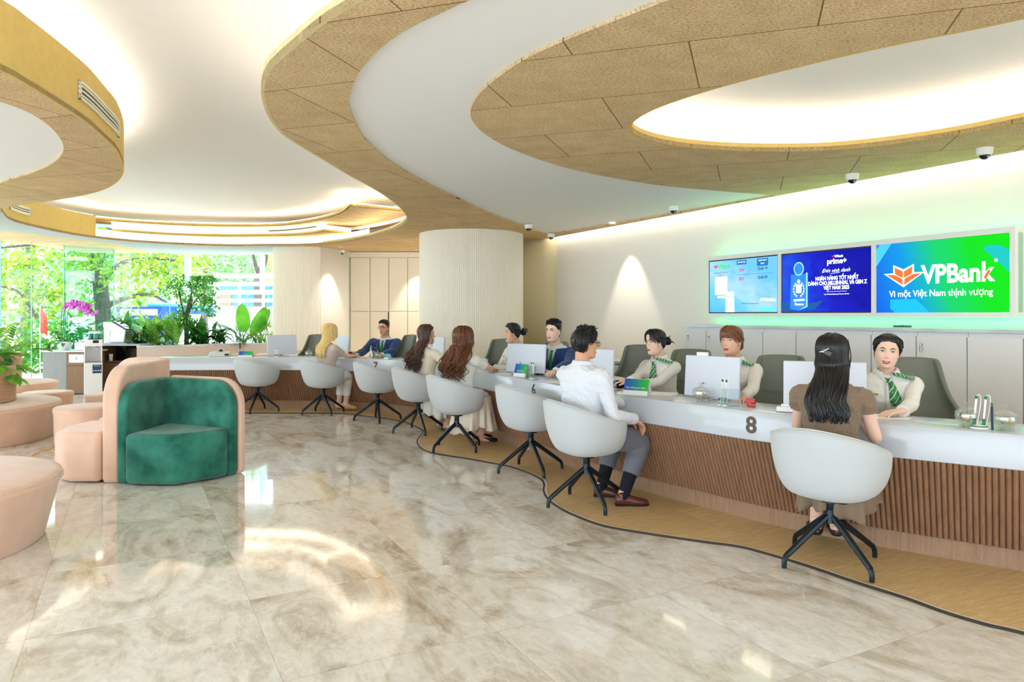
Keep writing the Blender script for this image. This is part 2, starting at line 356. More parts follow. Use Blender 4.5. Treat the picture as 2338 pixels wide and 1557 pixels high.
rgt = px([(1772.6,447.5),(1749.7,444.7),(1629.5,435),(1486.5,420.6),(1315,389),(1189,349),(1120,314.8),(1085.8,286),(1074,257.5),(1091.6,217.5),(1137,177),(1200,134.5),(1286,94.4),(1400.6,48.6),(1526.5,0)])
W2 = np.r_[catmull(w2, 4), catmull(rgt, 4), [(1.2, 2.75), (1.9, 2.35), (2.4, 1.6), (1.9, 1.5), (.9, 2.2), (.25, 2.75)]]
ov = px([(1429,292),(1435,303),(1486.5,323),(1572,337.7),(1686.8,345),(1801,346),(1915.7,343),(2087.4,323),(2201.8,306),(2338,277.6)]) + [(4.2, 4.2), (4.7, 3.3), (4.7, 2.4), (4.1, 2.0), (3.2, 2.45)] + px([(2338,45.8),(2053,100),(1772.6,166),(1629.5,203),(1549.4,229),(1498,246),(1452,269)])
OV = catmull(ov, 5, True)
lin = px([(0,223),(60,249),(107.5,279),(135,306.6),(150.5,338.5),(143,358),(107.5,382),(60,400),(0,416)]) + [(-6.2, 7.9), (-7.6, 6.5), (-7.4, 4.5), (-5.6, 3.6), (-4.1, 3.9)]
def smoothc(p, k=30):
    p = resample(np.r_[p, p[:1]], .08)[:-1]
    for _ in range(k): p = .25 * np.roll(p, 1, 0) + .5 * p + .25 * np.roll(p, -1, 0)
    return p
LIN = smoothc(catmull(lin, 5, True)); OV = smoothc(OV, 12)
def wline(D, t): return D * NW + t * DW
DC = 6.576
outer = [(-11, -3), (wline(DC, -2.3 + 12)[0], wline(DC, 9.7)[1]), tuple(wline(DC, -11.7)), (.1, 15.7), (-11, 15.7)]
outer = [(-9.4, -3), (8.3, -1.5)] + [tuple(wline(DC, 4)), tuple(wline(DC, -11.75)), (.15, 15.6), (-5.4, 15.75), (-9.4, 15.75)]
tag(filled('ceiling', [outer, O1, W2, OV, LIN], CZ, .035, M_WOOL), kind='structure')
tag(filled('ceiling', [[(W2[:, 0].min() - .1, 1.3)] + [(4.9, 1.3), (4.9, 5.0), tuple(wline(DC, -3)), tuple(wline(DC, -11.4)), (-.9, 11.0), (-1.2, 3.2)]][:0] or [np.array([(p[0], p[1]) for p in W2])], CZ + .02, .02, M_WHITE), kind='structure')
tag(filled('ceiling', [LIN], CZ + .02, .02, M_WHITE), kind='structure')
# grey soffit between the far ring and the window wall
i0 = np.argmin(np.hypot(*(O1 - np.array(P(702, 560, CZ))).T)); i1 = np.argmin(np.hypot(*(O1 - np.array(P(6, 484, CZ))).T))
far = O1[i0:i1 + 1]
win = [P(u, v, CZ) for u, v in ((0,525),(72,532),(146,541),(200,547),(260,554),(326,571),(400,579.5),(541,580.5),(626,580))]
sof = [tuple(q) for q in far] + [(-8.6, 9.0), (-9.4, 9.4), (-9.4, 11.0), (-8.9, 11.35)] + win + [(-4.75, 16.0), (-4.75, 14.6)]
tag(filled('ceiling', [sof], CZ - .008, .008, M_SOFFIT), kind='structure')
# fascias round the big opening: tall and ochre on the left ring and the far ring, low on the ribbon
j0 = np.argmin(np.hypot(*(O1 - np.array(P(215, 543, CZ))).T)); n1 = len(O1)
jend = np.argmin(np.hypot(*(O1 - np.array((-3.3, 2.2))).T)); 
tall = O1[j0:jend + 1]
def wall_of(path, z0, z1, m, th=.012, name='trim_2', parent=None):
    b = MB(); l, r = offset(path, -th), path
    b.rings([np.array([(r[i][0], r[i][1], z0), (r[i][0], r[i][1], z1), (l[i][0], l[i][1], z1), (l[i][0], l[i][1], z0)]) for i in range(len(path))])
    o = b.build(name, m, parent, smooth=True)
    if parent is None: tag(o, kind='structure')
    return o
def area(p): p = np.asarray(p); return .5 * np.sum(p[:, 0] * np.roll(p[:, 1], -1) - p[:, 1] * np.roll(p[:, 0], -1))
SG = -1 if area(O1) > 0 else 1            # side of the curve that lies outside the opening
def ledge(path, z0, z1, m, d0, d1, sg, name='trim_2'):
    a, c = offset(path, sg * d0), offset(path, sg * d1); b = MB()
    b.rings([np.array([(a[i][0], a[i][1], z0), (a[i][0], a[i][1], z1), (c[i][0], c[i][1], z1), (c[i][0], c[i][1], z0)]) for i in range(len(path))])
    return tag(b.build(name, m, smooth=True), kind='structure')
ledge(tall, CZ, 3.20, M_GOLD, 0, .02, SG)
ledge(tall, 3.17, 3.19, M_WHITE, .02, .20, SG)
ledge(tall, 3.19, 3.215, M_LED, .06, .10, SG, 'trim_3')
low = np.r_[O1[jend:], O1[:i0 - 6]]
ledge(low, CZ, 2.868, M_GOLDP, 0, .02, SG)
ledge(low, 2.84, 2.865, M_LED, .07, .11, SG, 'trim_3')
ledge(low, 3.1, 3.4, M_WHITE, .5, .52, SG)
# far ring: three shallow terraces, the lit walls between them given their own glow
ringf = O1[i0 - 34:j0 + 1]
ledge(ringf, CZ, 2.84, M_GOLD, 0, .02, SG)
ledge(ringf, 2.842, 2.965, M_SLOTGLOW, .05, .06, SG, 'trim_3')
A_ = catmull([P(u, v, 3.155) for u, v in ((215,500),(300,508),(400,513),(500,516),(600,516),(668,511),(737,499),(778,485.5),(798.5,470))], 6)
Acut = [P(915, 482, 3.155), (-1.7, 12.3), (-1.9, 13.6), (-3.4, 14.8), (-6.0, 15.2), (-8.3, 13.0), (-7.75, 11.9)]
B_ = catmull([P(u, v, 2.975) for u, v in ((257,527),(330,532.5),(400,536.5),(500,539),(600,538.6),(660,537),(702.7,533.5),(740,528))], 6)
Bcut = [P(805, 535, 2.975), (-2.9, 14.6), (-5.4, 15.2), (-8.0, 13.0), (-7.9, 12.4)]
tag(filled('ceiling', [np.r_[A_, Acut]], 3.155, .012, M_WOOL), kind='structure')
tag(filled('ceiling', [np.r_[B_, Bcut]], 2.975, .012, M_WOOL), kind='structure')
for path, cut, z in ((A_, Acut, 3.155), (B_, Bcut, 2.975)):
    full = np.r_[path, [cut[0]]]
    s_ = 1
    ledge(full, z, z + .045, M_GOLD, 0, .015, s_)
ledge(A_, 3.205, 3.225, M_LED, .06, .10, 1, 'trim_3')
ledge(np.array([A_[-1], Acut[0]]), 3.205, 3.225, M_LED, .06, .10, 1, 'trim_3')
ledge(B_, 3.025, 3.15, M_SLOTGLOW, .05, .06, 1, 'trim_3')
ledge(np.array([B_[-1], Bcut[0]]), 3.025, 3.10, M_SLOTGLOW, .05, .06, 1, 'trim_3')
# right oval
so = -1 if area(OV) > 0 else 1
OVc = np.r_[OV, OV[:1]]
ledge(OVc, CZ, 2.868, M_GOLD, 0, .02, so); ledge(OVc, 2.845, 2.866, M_LED, .09, .13, so, 'trim_3')
tag(band(offset(OVc, so * .32), 2.84, 3.4).build('ceiling', M_WHITE), kind='structure')
dome = OV + 0; tag(filled('ceiling', [offset(OVc, so * .34)[:-1]], 3.12, .02, M_WHITE), kind='structure')
# cameras, downlights
DWALL = 6.74
def wallbox(name, t0, t1, D0, D1, z0, z1, m, parent=None, **k):
    a, b, c, d = wline(D0, t0), wline(D0, t1), wline(D1, t1), wline(D1, t0)
    return MB().prism([a, b, c, d], z0, z1).build(name, m, parent, smooth=False, **k)
tcor = float(WP(1272, DWALL) @ DW)
tag(wallbox('wall_right', tcor, 4.5, DWALL, DWALL + .15, 0, 3.4, M_WALL), kind='structure')
tag(wallbox('trim_3', tcor - .6, 4, DWALL - .10, DWALL - .07, 2.845, 2.87, M_LEDW), kind='structure')
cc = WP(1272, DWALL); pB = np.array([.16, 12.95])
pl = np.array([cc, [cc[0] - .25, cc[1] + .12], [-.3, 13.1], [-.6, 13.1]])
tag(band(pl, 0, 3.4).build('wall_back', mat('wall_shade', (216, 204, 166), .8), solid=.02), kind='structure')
# big fluted column
def fluted(name, path, m, closed, depth=.012, pitch=.03, z1=CZ, lbl=None):
    p = resample(np.r_[path, path[:1]] if closed else path, pitch / 6); n = len(p); k = np.arange(n)
    d = depth * np.abs(np.sin(np.pi * k / 6)) ** .6
    q = offset(p, 0); Tn = np.gradient(p, axis=0); Tn /= np.linalg.norm(Tn, axis=1)[:, None]
    q = p + (d * 1)[:, None] * np.stack([Tn[:, 1], -Tn[:, 0]], 1)
    b = band(q, 0, z1); return b.build(name, m, smooth=True, angle=60)
a = np.linspace(0, 2 * math.pi, 200, endpoint=False)
c1 = np.c_[-.695 + .875 * np.cos(a), 12.2 + .875 * np.sin(a)]
tag(fluted('wall_column', c1, M_FLUTE, True), kind='structure')
# second column: fluted front, plain returning side
c2f = catmull([(-4.84, 15.2), (-4.85, 14.55), (-4.78, 14.3), (-4.55, 14.22), (-4.25, 14.22), (-4.0, 14.3), (-3.88, 14.42)], 10)
tag(fluted('wall_column', c2f, M_FLUTE, False), kind='structure')
c2s = catmull([(-3.88, 14.42), (-3.74, 14.62), (-3.64, 14.9), (-3.56, 15.25), (-3.53, 15.45)], 8)
tag(band(c2s, 0, CZ).build('wall_column', M_FLUTE, solid=.01), kind='structure')
# tall cupboards between the columns
YC = 15.42
tag(MB().box((-2.2, YC + .35, 1.7), (5.6, .1, 3.4)).build('wall_back', M_WALL, smooth=False), kind='structure')
tag(MB().box((-2.2, YC + .14, 2.735), (3.6, .3, .11)).build('trim_4', M_CREAM, smooth=False), kind='structure')
s_ = FPX / YC
doors = [800, 844.8, 887.7, 930.6, 973.5, 1016]
for k in range(5):
    x0, x1 = (doors[k] - 1169) / s_, (doors[k + 1] - 1169) / s_
    t = thing('wall_cupboard', 'full-height cream wall cupboard, %s' % ('first from the left between the fluted columns', 'left of the dark handle slot', 'right of the dark handle slot', 'fourth from the left between the columns', 'half hidden behind the big column')[k], 'cupboard', ((x0 + x1) / 2, YC, 0), group='tall cream cupboards between the columns')
    w = x1 - x0
    MB().box((0, .16, 1.34), (w - .002, .26, 2.68)).build('carcass', M_CREAM, t, smooth=False)
    for z0, z1 in ((.12, 1.50), (1.515, 2.665)):
        MB().box((0, .012, (z0 + z1) / 2), (w - .012, .022, z1 - z0)).build('door', M_CREAM, t, smooth=False, bevel=.003)
    if k == 1: MB().box((w / 2 - .008, -.004, .85), (.014, .012, 1.28)).build('handle', M_BLACK, t, smooth=False)
# low wall cabinets with a white top
DCB = 6.22
tw = lambda u, D: float(WP(u, D) @ DW)
ct = thing('cabinet_top', 'long white worktop slab on the low grey cabinets under the screens', 'worktop')
wallbox('slab', tw(1562, DCB) , 3.2, DCB - .02, DWALL - .005, 1.275, 1.306, M_SOLID, ct)
us = [1566, 1613, 1742.3, 1818.6, 1990, 2093, 2209, 2338]
ts = [tw(u, DCB) for u in us] + [tw(2338, DCB) + .55, tw(2338, DCB) + 1.1]
seam = ts
lab = ['first from the far end', 'second from the far end', 'third from the far end', 'fourth from the far end', 'behind the smiling clerk', 'right of the smiling clerk, key in lock', 'behind the glass candy jars', 'just outside the right edge', 'last at the right end']
for k in range(len(ts) - 1):
    t = thing('low_cabinet', 'pale grey low cabinet under the screens, ' + lab[k], 'cabinet', group='pale grey cabinets along the wall')
    wallbox('carcass', ts[k] + .002, ts[k+1] - .002, DCB + .015, DWALL - .01, .02, 1.273, M_GREYCAB, t)
    wallbox('door', ts[k] + .006, ts[k+1] - .006, DCB - .008, DCB + .014, .08, 1.235, M_GREYCAB, t)
    if k in (0, 1, 5):
        q = wline(DCB - .014, ts[k] + .05); kz = 1.16
        lk = MB().tube([(q[0] + .012 * NW[0], q[1] + .012 * NW[1], kz), (q[0] - .006 * NW[0], q[1] - .006 * NW[1], kz)], .011, 12)
        lk.box((q[0] - .012 * NW[0], q[1] - .012 * NW[1], kz), (.006, .012, .02)).box((q[0] - .014 * NW[0], q[1] - .014 * NW[1], kz - .04), (.004, .018, .045))
        lk.build('lock', M_STEEL, t)
# display frame with its three screens
DF = 6.50
t0, t1 = tw(1616, DF), tw(2317.6, DF)
fr = thing('display_frame', 'long white box frame with green backlight holding three screens on the wall', 'display frame')
z0, z1 = 1.402, 2.168
scr = [(tw(1617.5, DF), tw(1775.5, DF)), (tw(1783, DF), tw(1989, DF)), (tw(2000, DF), tw(2305, DF))]
bz0, bz1 = 1.446, 2.116
segs = [t0] + [x for s in scr for x in s] + [t1]
b = MB()
def wb(b, a0, a1, D0, D1, y0, y1):
    q = [wline(D0, a0), wline(D0, a1), wline(D1, a1), wline(D1, a0)]; b.prism(q, y0, y1)
wb(b, t0, t1, DF, DF + .13, bz1, z1); wb(b, t0, t1, DF, DF + .13, z0, bz0)
for k in range(0, 8, 2): wb(b, segs[k], segs[k + 1], DF, DF + .13, bz0, bz1)
wb(b, t0, t1, DF + .05, DF + .13, bz0, bz1)
b.build('surround', mat('frame_white', (236, 238, 234), .35), fr, smooth=False)
g = MB(); wb(g, t0 + .03, t1 - .03, DF + .14, DF + .16, z0 - .0, z0 + .02); wb(g, t0 + .03, t1 - .03, DF + .14, DF + .16, z1 - .02, z1)
wb(g, t1 - .03, t1 - .01, DF + .14, DF + .16, z0, z1); wb(g, t0 + .01, t0 + .03, DF + .14, DF + .16, z0, z1)
g.build('green_led_strip', M_LEDG, fr, smooth=False)
# ------------------------------------------------------------------ counter
ctr = thing('service_counter', 'long curved white bank counter with a walnut slatted front', 'counter')
def sweep(path, sec, name, m, parent, angle=30):
    b = MB(); offs = {}
    for o_, z in sec:
        if o_ not in offs: offs[o_] = offset(path, o_)
    b.rings([np.array([(offs[o_][i][0], offs[o_][i][1], z) for o_, z in sec]) for i in range(len(path))])
    return b.build(name, m, parent, angle=angle)
sweep(T, [(0.0,.604),(.004,.60),(.03,.60),(.03,.745),(.46,.745),(.466,.75),(.466,.784),(.46,.79),(.008,.79),(.002,.7875),(0,.783)], 'worktop', M_SOLID, ctr)
sweep(T, [(.42,.0),(.42,.745),(.44,.745),(.44,.0)], 'modesty_panel', M_CREAM, ctr)
fp = resample(T, .00375); fo0, fo1 = offset(fp, .022), offset(fp, .20); k = np.arange(len(fp))
rib = .020 * np.abs(np.sin(np.pi * k / 8)) ** .42
Tn = np.gradient(fp, axis=0); Tn /= np.linalg.norm(Tn, axis=1)[:, None]; nr = np.stack([-Tn[:, 1], Tn[:, 0]], 1)
a0, a1 = fo0 - rib[:, None] * nr, fo1 - rib[:, None] * nr
MB().sheet(np.stack([np.c_[a0, np.full(len(a0), .604)], np.c_[a1, np.full(len(a1), .128)]], 0)).build('slatted_front', M_SLAT, ctr, angle=50)
sweep(T, [(.225,0),(.225,.13),(.20,.13),(.20,.135),(.28,.135),(.28,0)], 'plinth', M_PLINTH, ctr)
e0 = T[0]; tn0 = Tn[0]; n0 = nr[0]
MB().prism([e0 + .0*n0, e0 + .44*n0, e0 + .44*n0 - .02*tn0, e0 - .02*tn0], .0, .60).build('end_panel', M_SLAT, ctr, smooth=False)
def on_counter(u, v=None, z=.79, d=None):
    "point on the worktop seen at a pixel, or at distance d behind its front edge"
    if v is not None: return np.array(P(u, v, z))
    a = (u - 1169) / FPX; q = offset(T, d); j = np.argmin(np.abs(q[:, 0] / q[:, 1] - a)); return q[j]
def ctr_dir(p): j = np.argmin(np.hypot(*(T - p).T)); return Tn_T[j], nr_T[j]
Tn_T = np.gradient(T, axis=0); Tn_T /= np.linalg.norm(Tn_T, axis=1)[:, None]; nr_T = np.stack([-Tn_T[:, 1], Tn_T[:, 0]], 1)
M_NUM = mat('number_bronze', (92, 82, 68), .5)
for s, u, zc in (('8', 1713, .695), ('7', 860, .69), ('6', 1219, .70), ('7', 1379, .70)):
    a = (u - 1169) / FPX; j = np.argmin(np.abs(T[:, 0] / T[:, 1] - a)); p = T[j]; t_, n_ = Tn_T[j], nr_T[j]
    o = p - .002 * n_
    text(s, .15, M_NUM, ctr, frame((o[0], o[1], zc), (t_[0], t_[1], 0), (0, 0, 1)), 'desk_number', .001, sx=1.05, off=.004)
# ------------------------------------------------------------------ customer chairs
M_SHELL = mat('chair_shell', (196, 202, 205), .75, spec=.3, sheen=.3, bump=.15, bscale=300)
M_SHELLIN = mat('chair_shell_edge', (206, 208, 204), .7, spec=.3)
M_LEG = mat('chair_base_metal', (34, 46, 54), .32, metal=.6, spec=.6)
def shell_mesh():
    nu, nv = 72, 22; V = []; 
    def H(p):       # rim height round the bucket, p = 0 at the front
        q = abs(p)
        if q < .55: return .462
        if q < .95: s = (q - .55) / .4; s = s*s*(3-2*s); return .462 + .178 * s
        s = (q - .95) / (math.pi - .95); s = s ** .85; return .640 + .148 * (s*s*(3-2*s))
    rows = []
    for j in range(nv + 1):
        t = j / nv; row = []
        for i in range(nu):
            p = -math.pi + 2 * math.pi * i / nu; dx, dy = math.sin(p), math.cos(p); h = H(p)
            sup = (abs(dx) ** 2.6 + abs(dy) ** 2.6) ** (-1 / 2.6)
            r0 = .198 * sup                         # seat edge
            if t < .5: s = t / .5; r = r0 * s; z = .392 + .03 * s ** 3
            else:
                s = (t - .5) / .5; lift = (h - .422)
                z = .422 + lift * (s ** 1.35); fl = .050 * min(1, max(0, lift / .2))
                r = r0 + (.035 + fl) * (1 - (1 - s) ** 2.2) 
            x, y = r * dx, r * dy * .93
            back = max(0, -dy) ; y -= .03 * back * (z - .44) / .35
            row.append((x, y, z))
        rows.append(row)
    shell_mesh.rim = rows[-1]
    return MB().rings(rows, cap=False)
def make_chair(label, group):
    t = thing('tub_chair', label, 'chair', group=group)
    b = shell_mesh(); o = b.build('shell', M_SHELL, t, angle=80); d = o.modifiers.new('solid', 'SOLIDIFY'); d.thickness = .026; d.offset = -1
    MB().tube(np.array(shell_mesh.rim) + (0, 0, .001), .0062, 6, closed=True).build('rim_piping', M_SHELLIN, t)
    bb = MB()
    for s in (-1, 1): bb.tube([(s*.02, 0, .355), (s*.10, .02, .39), (s*.155, .09 , .418)], [.014, .011, .008], 8); bb.tube([(s*.02, 0, .355), (s*.10, -.04, .365), (s*.13, -.11, .395)], [.014, .011, .008], 8)
    bb.lathe([(.0, .345), (.06, .35), (.055, .372), (0, .376)], 20)
    bb.build('seat_bracket', M_LEG, t)
    MB().lathe([(.0, .225), (.034, .23), (.030, .27), (.027, .30), (.027, .305), (.025, .306), (.026, .31), (.028, .352), (0, .355)], 20).build('column', M_LEG, t)
    for k in range(4):
        a = k * math.pi / 2 + math.pi / 4; c, s = math.cos(a), math.sin(a); pts = [(.0, .262), (.03, .258), (.27, .085), (.297, .062), (.308, .035), (.309, .0)]
        pp = catmull([(r * c, r * s, z) for r, z in pts], 3)
        rr = np.interp(np.linspace(0, 1, len(pp)), [0, .2, .6, .8, 1], [.022, .019, .0145, .0145, .0135])
        MB().tube(pp, rr, 8, up=(-s, c, 0.001)).build('leg', M_LEG, t)
    return t
grp = 'white tub chairs along the counter'
chairs = [  # centre pixel, heading, leg angle
 (588, 941, 30, 10, 'empty white tub chair nearest the green sofa, first from the left'),
 (738, 946, 44, 30, 'white tub chair under the blonde customer'),
 (862, 961, 58, 55, 'empty white tub chair just right of the blonde customer, below number 7'),
 (955, 988, 60, 30, 'white tub chair under the customer with dark brown curls'),
 (1043, 1027, 60, 45, 'white tub chair under the customer with auburn hair'),
 (1212, 1078, 60, 28, 'empty white tub chair between the auburn-haired woman and the man in a white shirt'),
 (1339, 1154, 66, 27, 'white tub chair under the man in the white shirt'),
 (1896, 1289, 46, 20, 'large nearest white tub chair under the woman in the brown dress')]
FEET = [[(562,951.2),(602.3,935.3)],[(687.9,950.6),(786.3,942.3)],[(808,963.1),(917.8,958.8)],[(894,992.4),(1011.5,984.7)],[(985.9,1036.6),(1094.9,1018.3)],[(1135.8,1083.7),(1286.1,1071.5)],[(1252,1163),(1426,1146)],[(1783.3,1299.1),(1999.3,1273.9)]]
ch0 = None; CH = []
for (u, v, hd, la, lb), ft in zip(chairs, FEET):
    x, y = P(u, v, 0); p, q = np.array(P(*ft[0], 0)), np.array(P(*ft[1], 0)); ang = math.atan2(q[1] - p[1], q[0] - p[0])
    if ch0 is None: c = ch0 = make_chair(lb, grp)
    else: c = copytree(ch0, (x, y, 0), 0, lb)
    z = .006 if not (u < 900) else .006
    c.location = (x, y, .012); c.rotation_euler = (0, 0, -math.radians(hd)); CH.append((x, y, hd))
    for ch in c.children:
        if ch.name.startswith('leg'): ch.rotation_euler = (0, 0, ang - math.pi / 4 + math.radians(hd))
# ------------------------------------------------------------------ clerks' chairs
M_LEATH = mat('grey_green_leather', (112, 118, 106), .42, spec=.45, bump=.08, bscale=200)
def make_staff_chair(label, group):
    t = thing('desk_chair', label, 'chair', group=group)
    rows = []
    for z, w, wrap, fy, by in ((.47, .25, 1.05, .16, -.20), (.55, .285, 1.1, .20, -.235), (.64, .30, 1.05, .17, -.25), (.68, .29, .95, .06, -.255), (.74, .255, .8, -.06, -.262), (.83, .215, .7, -.13, -.272), (.93, .190, .62, -.17, -.285), (1.02, .178, .55, -.20, -.30), (1.075, .168, .5, -.225, -.31), (1.095, .150, .45, -.24, -.312)):
        row = []
        for i in range(25):
            s = -1 + 2 * i / 24; x = w * math.sin(s * math.pi / 2) if abs(s) < 1 else w * s; f = abs(s) ** 2.6
            row.append((x, by + (fy - by) * f, z - (.018 * f if z > 1 else 0)))
        rows.append(row)
    MB().sheet(rows).build('backrest', M_LEATH, t, solid=.035, sub=1, angle=80)
    MB().box((0, -.0, .455), (.47, .44, .09), taper=.93).build('seat', M_LEATH, t, bevel=.03)
    MB().box((0, -.243, .80), (.36, .02, .012)).build('seam_piping', M_LEATH, t)
    MB().tube([(0, 0, .08), (0, 0, .42)], .025, 12).build('column', M_LEG, t)
    for k in range(5):
        a = k * 2 * math.pi / 5; MB().tube([(0, 0, .12), (.15 * math.cos(a), .15 * math.sin(a), .10), (.29 * math.cos(a), .29 * math.sin(a), .03)], [.022, .018, .03], 8).build('leg', M_LEG, t)
    return t
# ------------------------------------------------------------------ lounge sofa
M_PINK = mat('blush_velvet', (230, 192, 168), .85, sheen=.5, spec=.2, var=.06, vscale=5, bump=.1, bscale=40)
M_GREEN = mat('green_velvet', (60, 138, 120), .8, sheen=.25, spec=.2, vscale=5, c2=(22, 92, 76), bump=.12, bscale=30)
def panel(p0, p1, h, th, r, m, name, parent, r0=False, bev=.035):
    "upright cushion panel from p0 to p1, its top corner at p1 (and p0) rounded with radius r"
    p0, p1 = np.array(p0), np.array(p1); L_ = np.linalg.norm(p1 - p0); d = (p1 - p0) / L_; n = np.array([-d[1], d[0]])
    out = [(0, 0), (L_ - .03, 0), (L_, .03)]
    out += [(L_ - r + r * math.cos(a), h - r + r * math.sin(a)) for a in np.linspace(0, math.pi / 2, 10)]
    out += [(r - r * math.sin(a), h - r + r * math.cos(a)) for a in np.linspace(0, math.pi / 2, 10)] if r0 else [(0, h)]
    b = MB(); R = []
    for s in (-1, 1): R.append([(p0[0] + d[0]*a + n[0]*s*th/2, p0[1] + d[1]*a + n[1]*s*th/2, z) for a, z in out])
    b.rings(R); return b.build(name, m, parent, bevel=bev, angle=50)
sf = thing('lounge_sofa', 'island lounge sofa with a green velvet corner seat and tall blush back', 'sofa')
panel((-3.50, 7.15), (-3.39, 6.0), .985, .13, .30, M_PINK, 'tall_backrest', sf)
panel((-3.48, 7.12), (-4.05, 7.30), .995, .13, .25, M_PINK, 'tall_backrest', sf)
panel((-3.25, 6.68), (-3.285, 5.985), .845, .085, .24, M_GREEN, 'backrest', sf, bev=.03)
panel((-3.26, 6.66), (-2.46, 6.315), .845, .085, .24, M_GREEN, 'backrest', sf, bev=.03)
panel((-3.21, 6.735), (-2.415, 6.39), .855, .07, .24, M_PINK, 'outer_shell', sf, bev=.02)
MB().prism([(-3.20, 6.62), (-3.235, 5.93), (-3.05, 5.895), (-2.79, 5.885), (-2.52, 6.16), (-2.50, 6.30)], 0.01, .43).build('seat', M_GREEN, sf, bevel=.045, angle=60)
MB().prism([(-3.47, 5.99), (-3.75, 6.0), (-3.93, 6.12), (-4.02, 6.4), (-4.0, 6.75), (-3.53, 6.8)], 0.01, .43).build('seat', M_PINK, sf, bevel=.05, angle=60)
MB().prism([(-3.56, 6.9), (-4.0, 6.85), (-4.1, 7.2), (-3.56, 7.25)], 0.01, .43).build('seat', M_PINK, sf, bevel=.05, angle=60)
# ------------------------------------------------------------------ ottomans and planters
def ottoman(label, c, r, h=.42, taper=.88, n=64, sq=1.0):
    t = thing('ottoman', label, 'ottoman', (c[0], c[1], 0))
    b = MB(); prof = [(r*taper*.985, 0), (r*taper, .012), (r*.97, h-.085), (r*.998, h-.05), (r*.995, h-.03), (r*.975, h-.012), (r*.94, h-.002), (r*.6, h+.006), (.01, h+.006)]
    b.lathe(prof, n); b.build('cushion', M_PINK, t, angle=70)
    MB().tube([(r*.985*math.cos(a), r*.985*math.sin(a), h-.018) for a in np.linspace(0, 2*math.pi, 65)[:-1]], .004, 6, closed=True).build('piping', M_PINK, t)
    return t
ottoman('large blush velvet ottoman in the near left corner', (-3.72, 4.28), .87)
ottoman('wide blush ring ottoman round the nearer leafy planter', (-6.42, 8.05), 1.13, .42, .93)
ottoman('blush ring ottoman round the farther planter by the glass', (-7.68, 10.7), .74, .42, .93)
ottoman('small round blush pouf between the ring ottomans', (-6.34, 9.72), .31, .38, .95)
ottoman('blush pouf just left of the tall sofa back, beyond the others', (-5.16, 9.2), .32, .42, .95)
ottoman('blush pouf against the left side of the sofa', (-4.70, 7.9), .34, .42, .95)
M_POT = mat('terracotta_blush', (208, 166, 140), .7, var=.05, vscale=3, stretch=(1, 1, 12), bump=.3, bscale=8)
M_SOIL = mat('soil', (70, 52, 38), .95, var=.3, vscale=60)
def ringpot(label, c, r, z0, z1):
    t = thing('planter_pot', label, 'planter', (c[0], c[1], z0)); h = z1 - z0; pr = [(r*.97, .01)]
    for k in range(13):
        a = k / 13 * (h - .03); pr += [(r*.985, a + .006), (r, a + .016), (r*.985, a + .028)]
    pr += [(r*.985, h), (r*.93, h), (r*.9, h-.04), (.01, h-.04)]
    MB().lathe(pr, 64).build('pot', M_POT, t, angle=60); MB().lathe([(r*.9, h-.05), (r*.9, h-.03), (.01, h-.025)], 32).build('soil', M_SOIL, t)
    return t
ringpot('broad ribbed blush planter standing on the wide ring ottoman', (-6.38, 8.05), .64, .427, .84)
ringpot('ribbed blush planter on the far ring ottoman', (-7.80, 10.7), .36, .427, .86)
# yellow cord under the ring ottoman
cp = catmull([P(74, 1040, .006) + (.006,), P(95, 1033, .006) + (.02,), P(112, 1026, .006) + (.006,), P(125, 1017, .006) + (.02,), P(133, 1008, .006) + (.006,)], 6)
tag(MB().tube(cp, .006, 6).build('power_cord', mat('yellow_cord', (214, 160, 40), .5)), 'thin yellow cord on the floor at the foot of the wide ring ottoman', 'cord')
# ------------------------------------------------------------------ leaves
def leafmat(name, c, c2, tr=.5, vs=6):
    m = bpy.data.materials.new(name); m.use_nodes = True; N = m.node_tree.nodes; L = m.node_tree.links; N.clear(); MATS[name] = m
    o = N.new('ShaderNodeOutputMaterial'); t = N.new('ShaderNodeTexCoord'); n = noise_n(N, L, t.outputs['Object'], vs, 4)
    col = ramp(N, L, n, [(.35, c), (.65, c2)]); d = N.new('ShaderNodeBsdfPrincipled'); d.inputs['Roughness'].default_value = .45; L.new(col, d.inputs['Base Color'])
    tl = N.new('ShaderNodeBsdfTranslucent'); hs = N.new('ShaderNodeHueSaturation'); hs.inputs['Hue'].default_value = .485; hs.inputs['Value'].default_value = 1.25; L.new(col, hs.inputs['Color']); L.new(hs.outputs[0], tl.inputs[0])
    mx = N.new('ShaderNodeMixShader'); mx.inputs[0].default_value = tr; L.new(d.outputs[0], mx.inputs[1]); L.new(tl.outputs[0], mx.inputs[2]); L.new(mx.outputs[0], o.inputs[0]); return m
M_LEAFY = leafmat('leaf_yellow_green', (58, 124, 34), (172, 192, 56), .45, 3)
M_LEAFG = leafmat('leaf_green', (52, 132, 48), (118, 190, 70), .42)
M_LEAFD = leafmat('leaf_dark', (30, 104, 48), (84, 156, 66), .35)
M_LEAFP = leafmat('leaf_pale', (84, 136, 76), (140, 176, 112), .35)
M_LEAFV = leafmat('leaf_variegated', (70, 168, 60), (190, 226, 120), .4, 25)
M_LEAFB = leafmat('leaf_banana', (70, 160, 34), (110, 190, 50), .5, 4)
M_BARK = mat('bark', (96, 84, 76), .9, var=.3, vscale=14, bump=.5, bscale=30)
def vnorm(a): a = np.asarray(a, float); return a / (np.linalg.norm(a) + 1e-9)
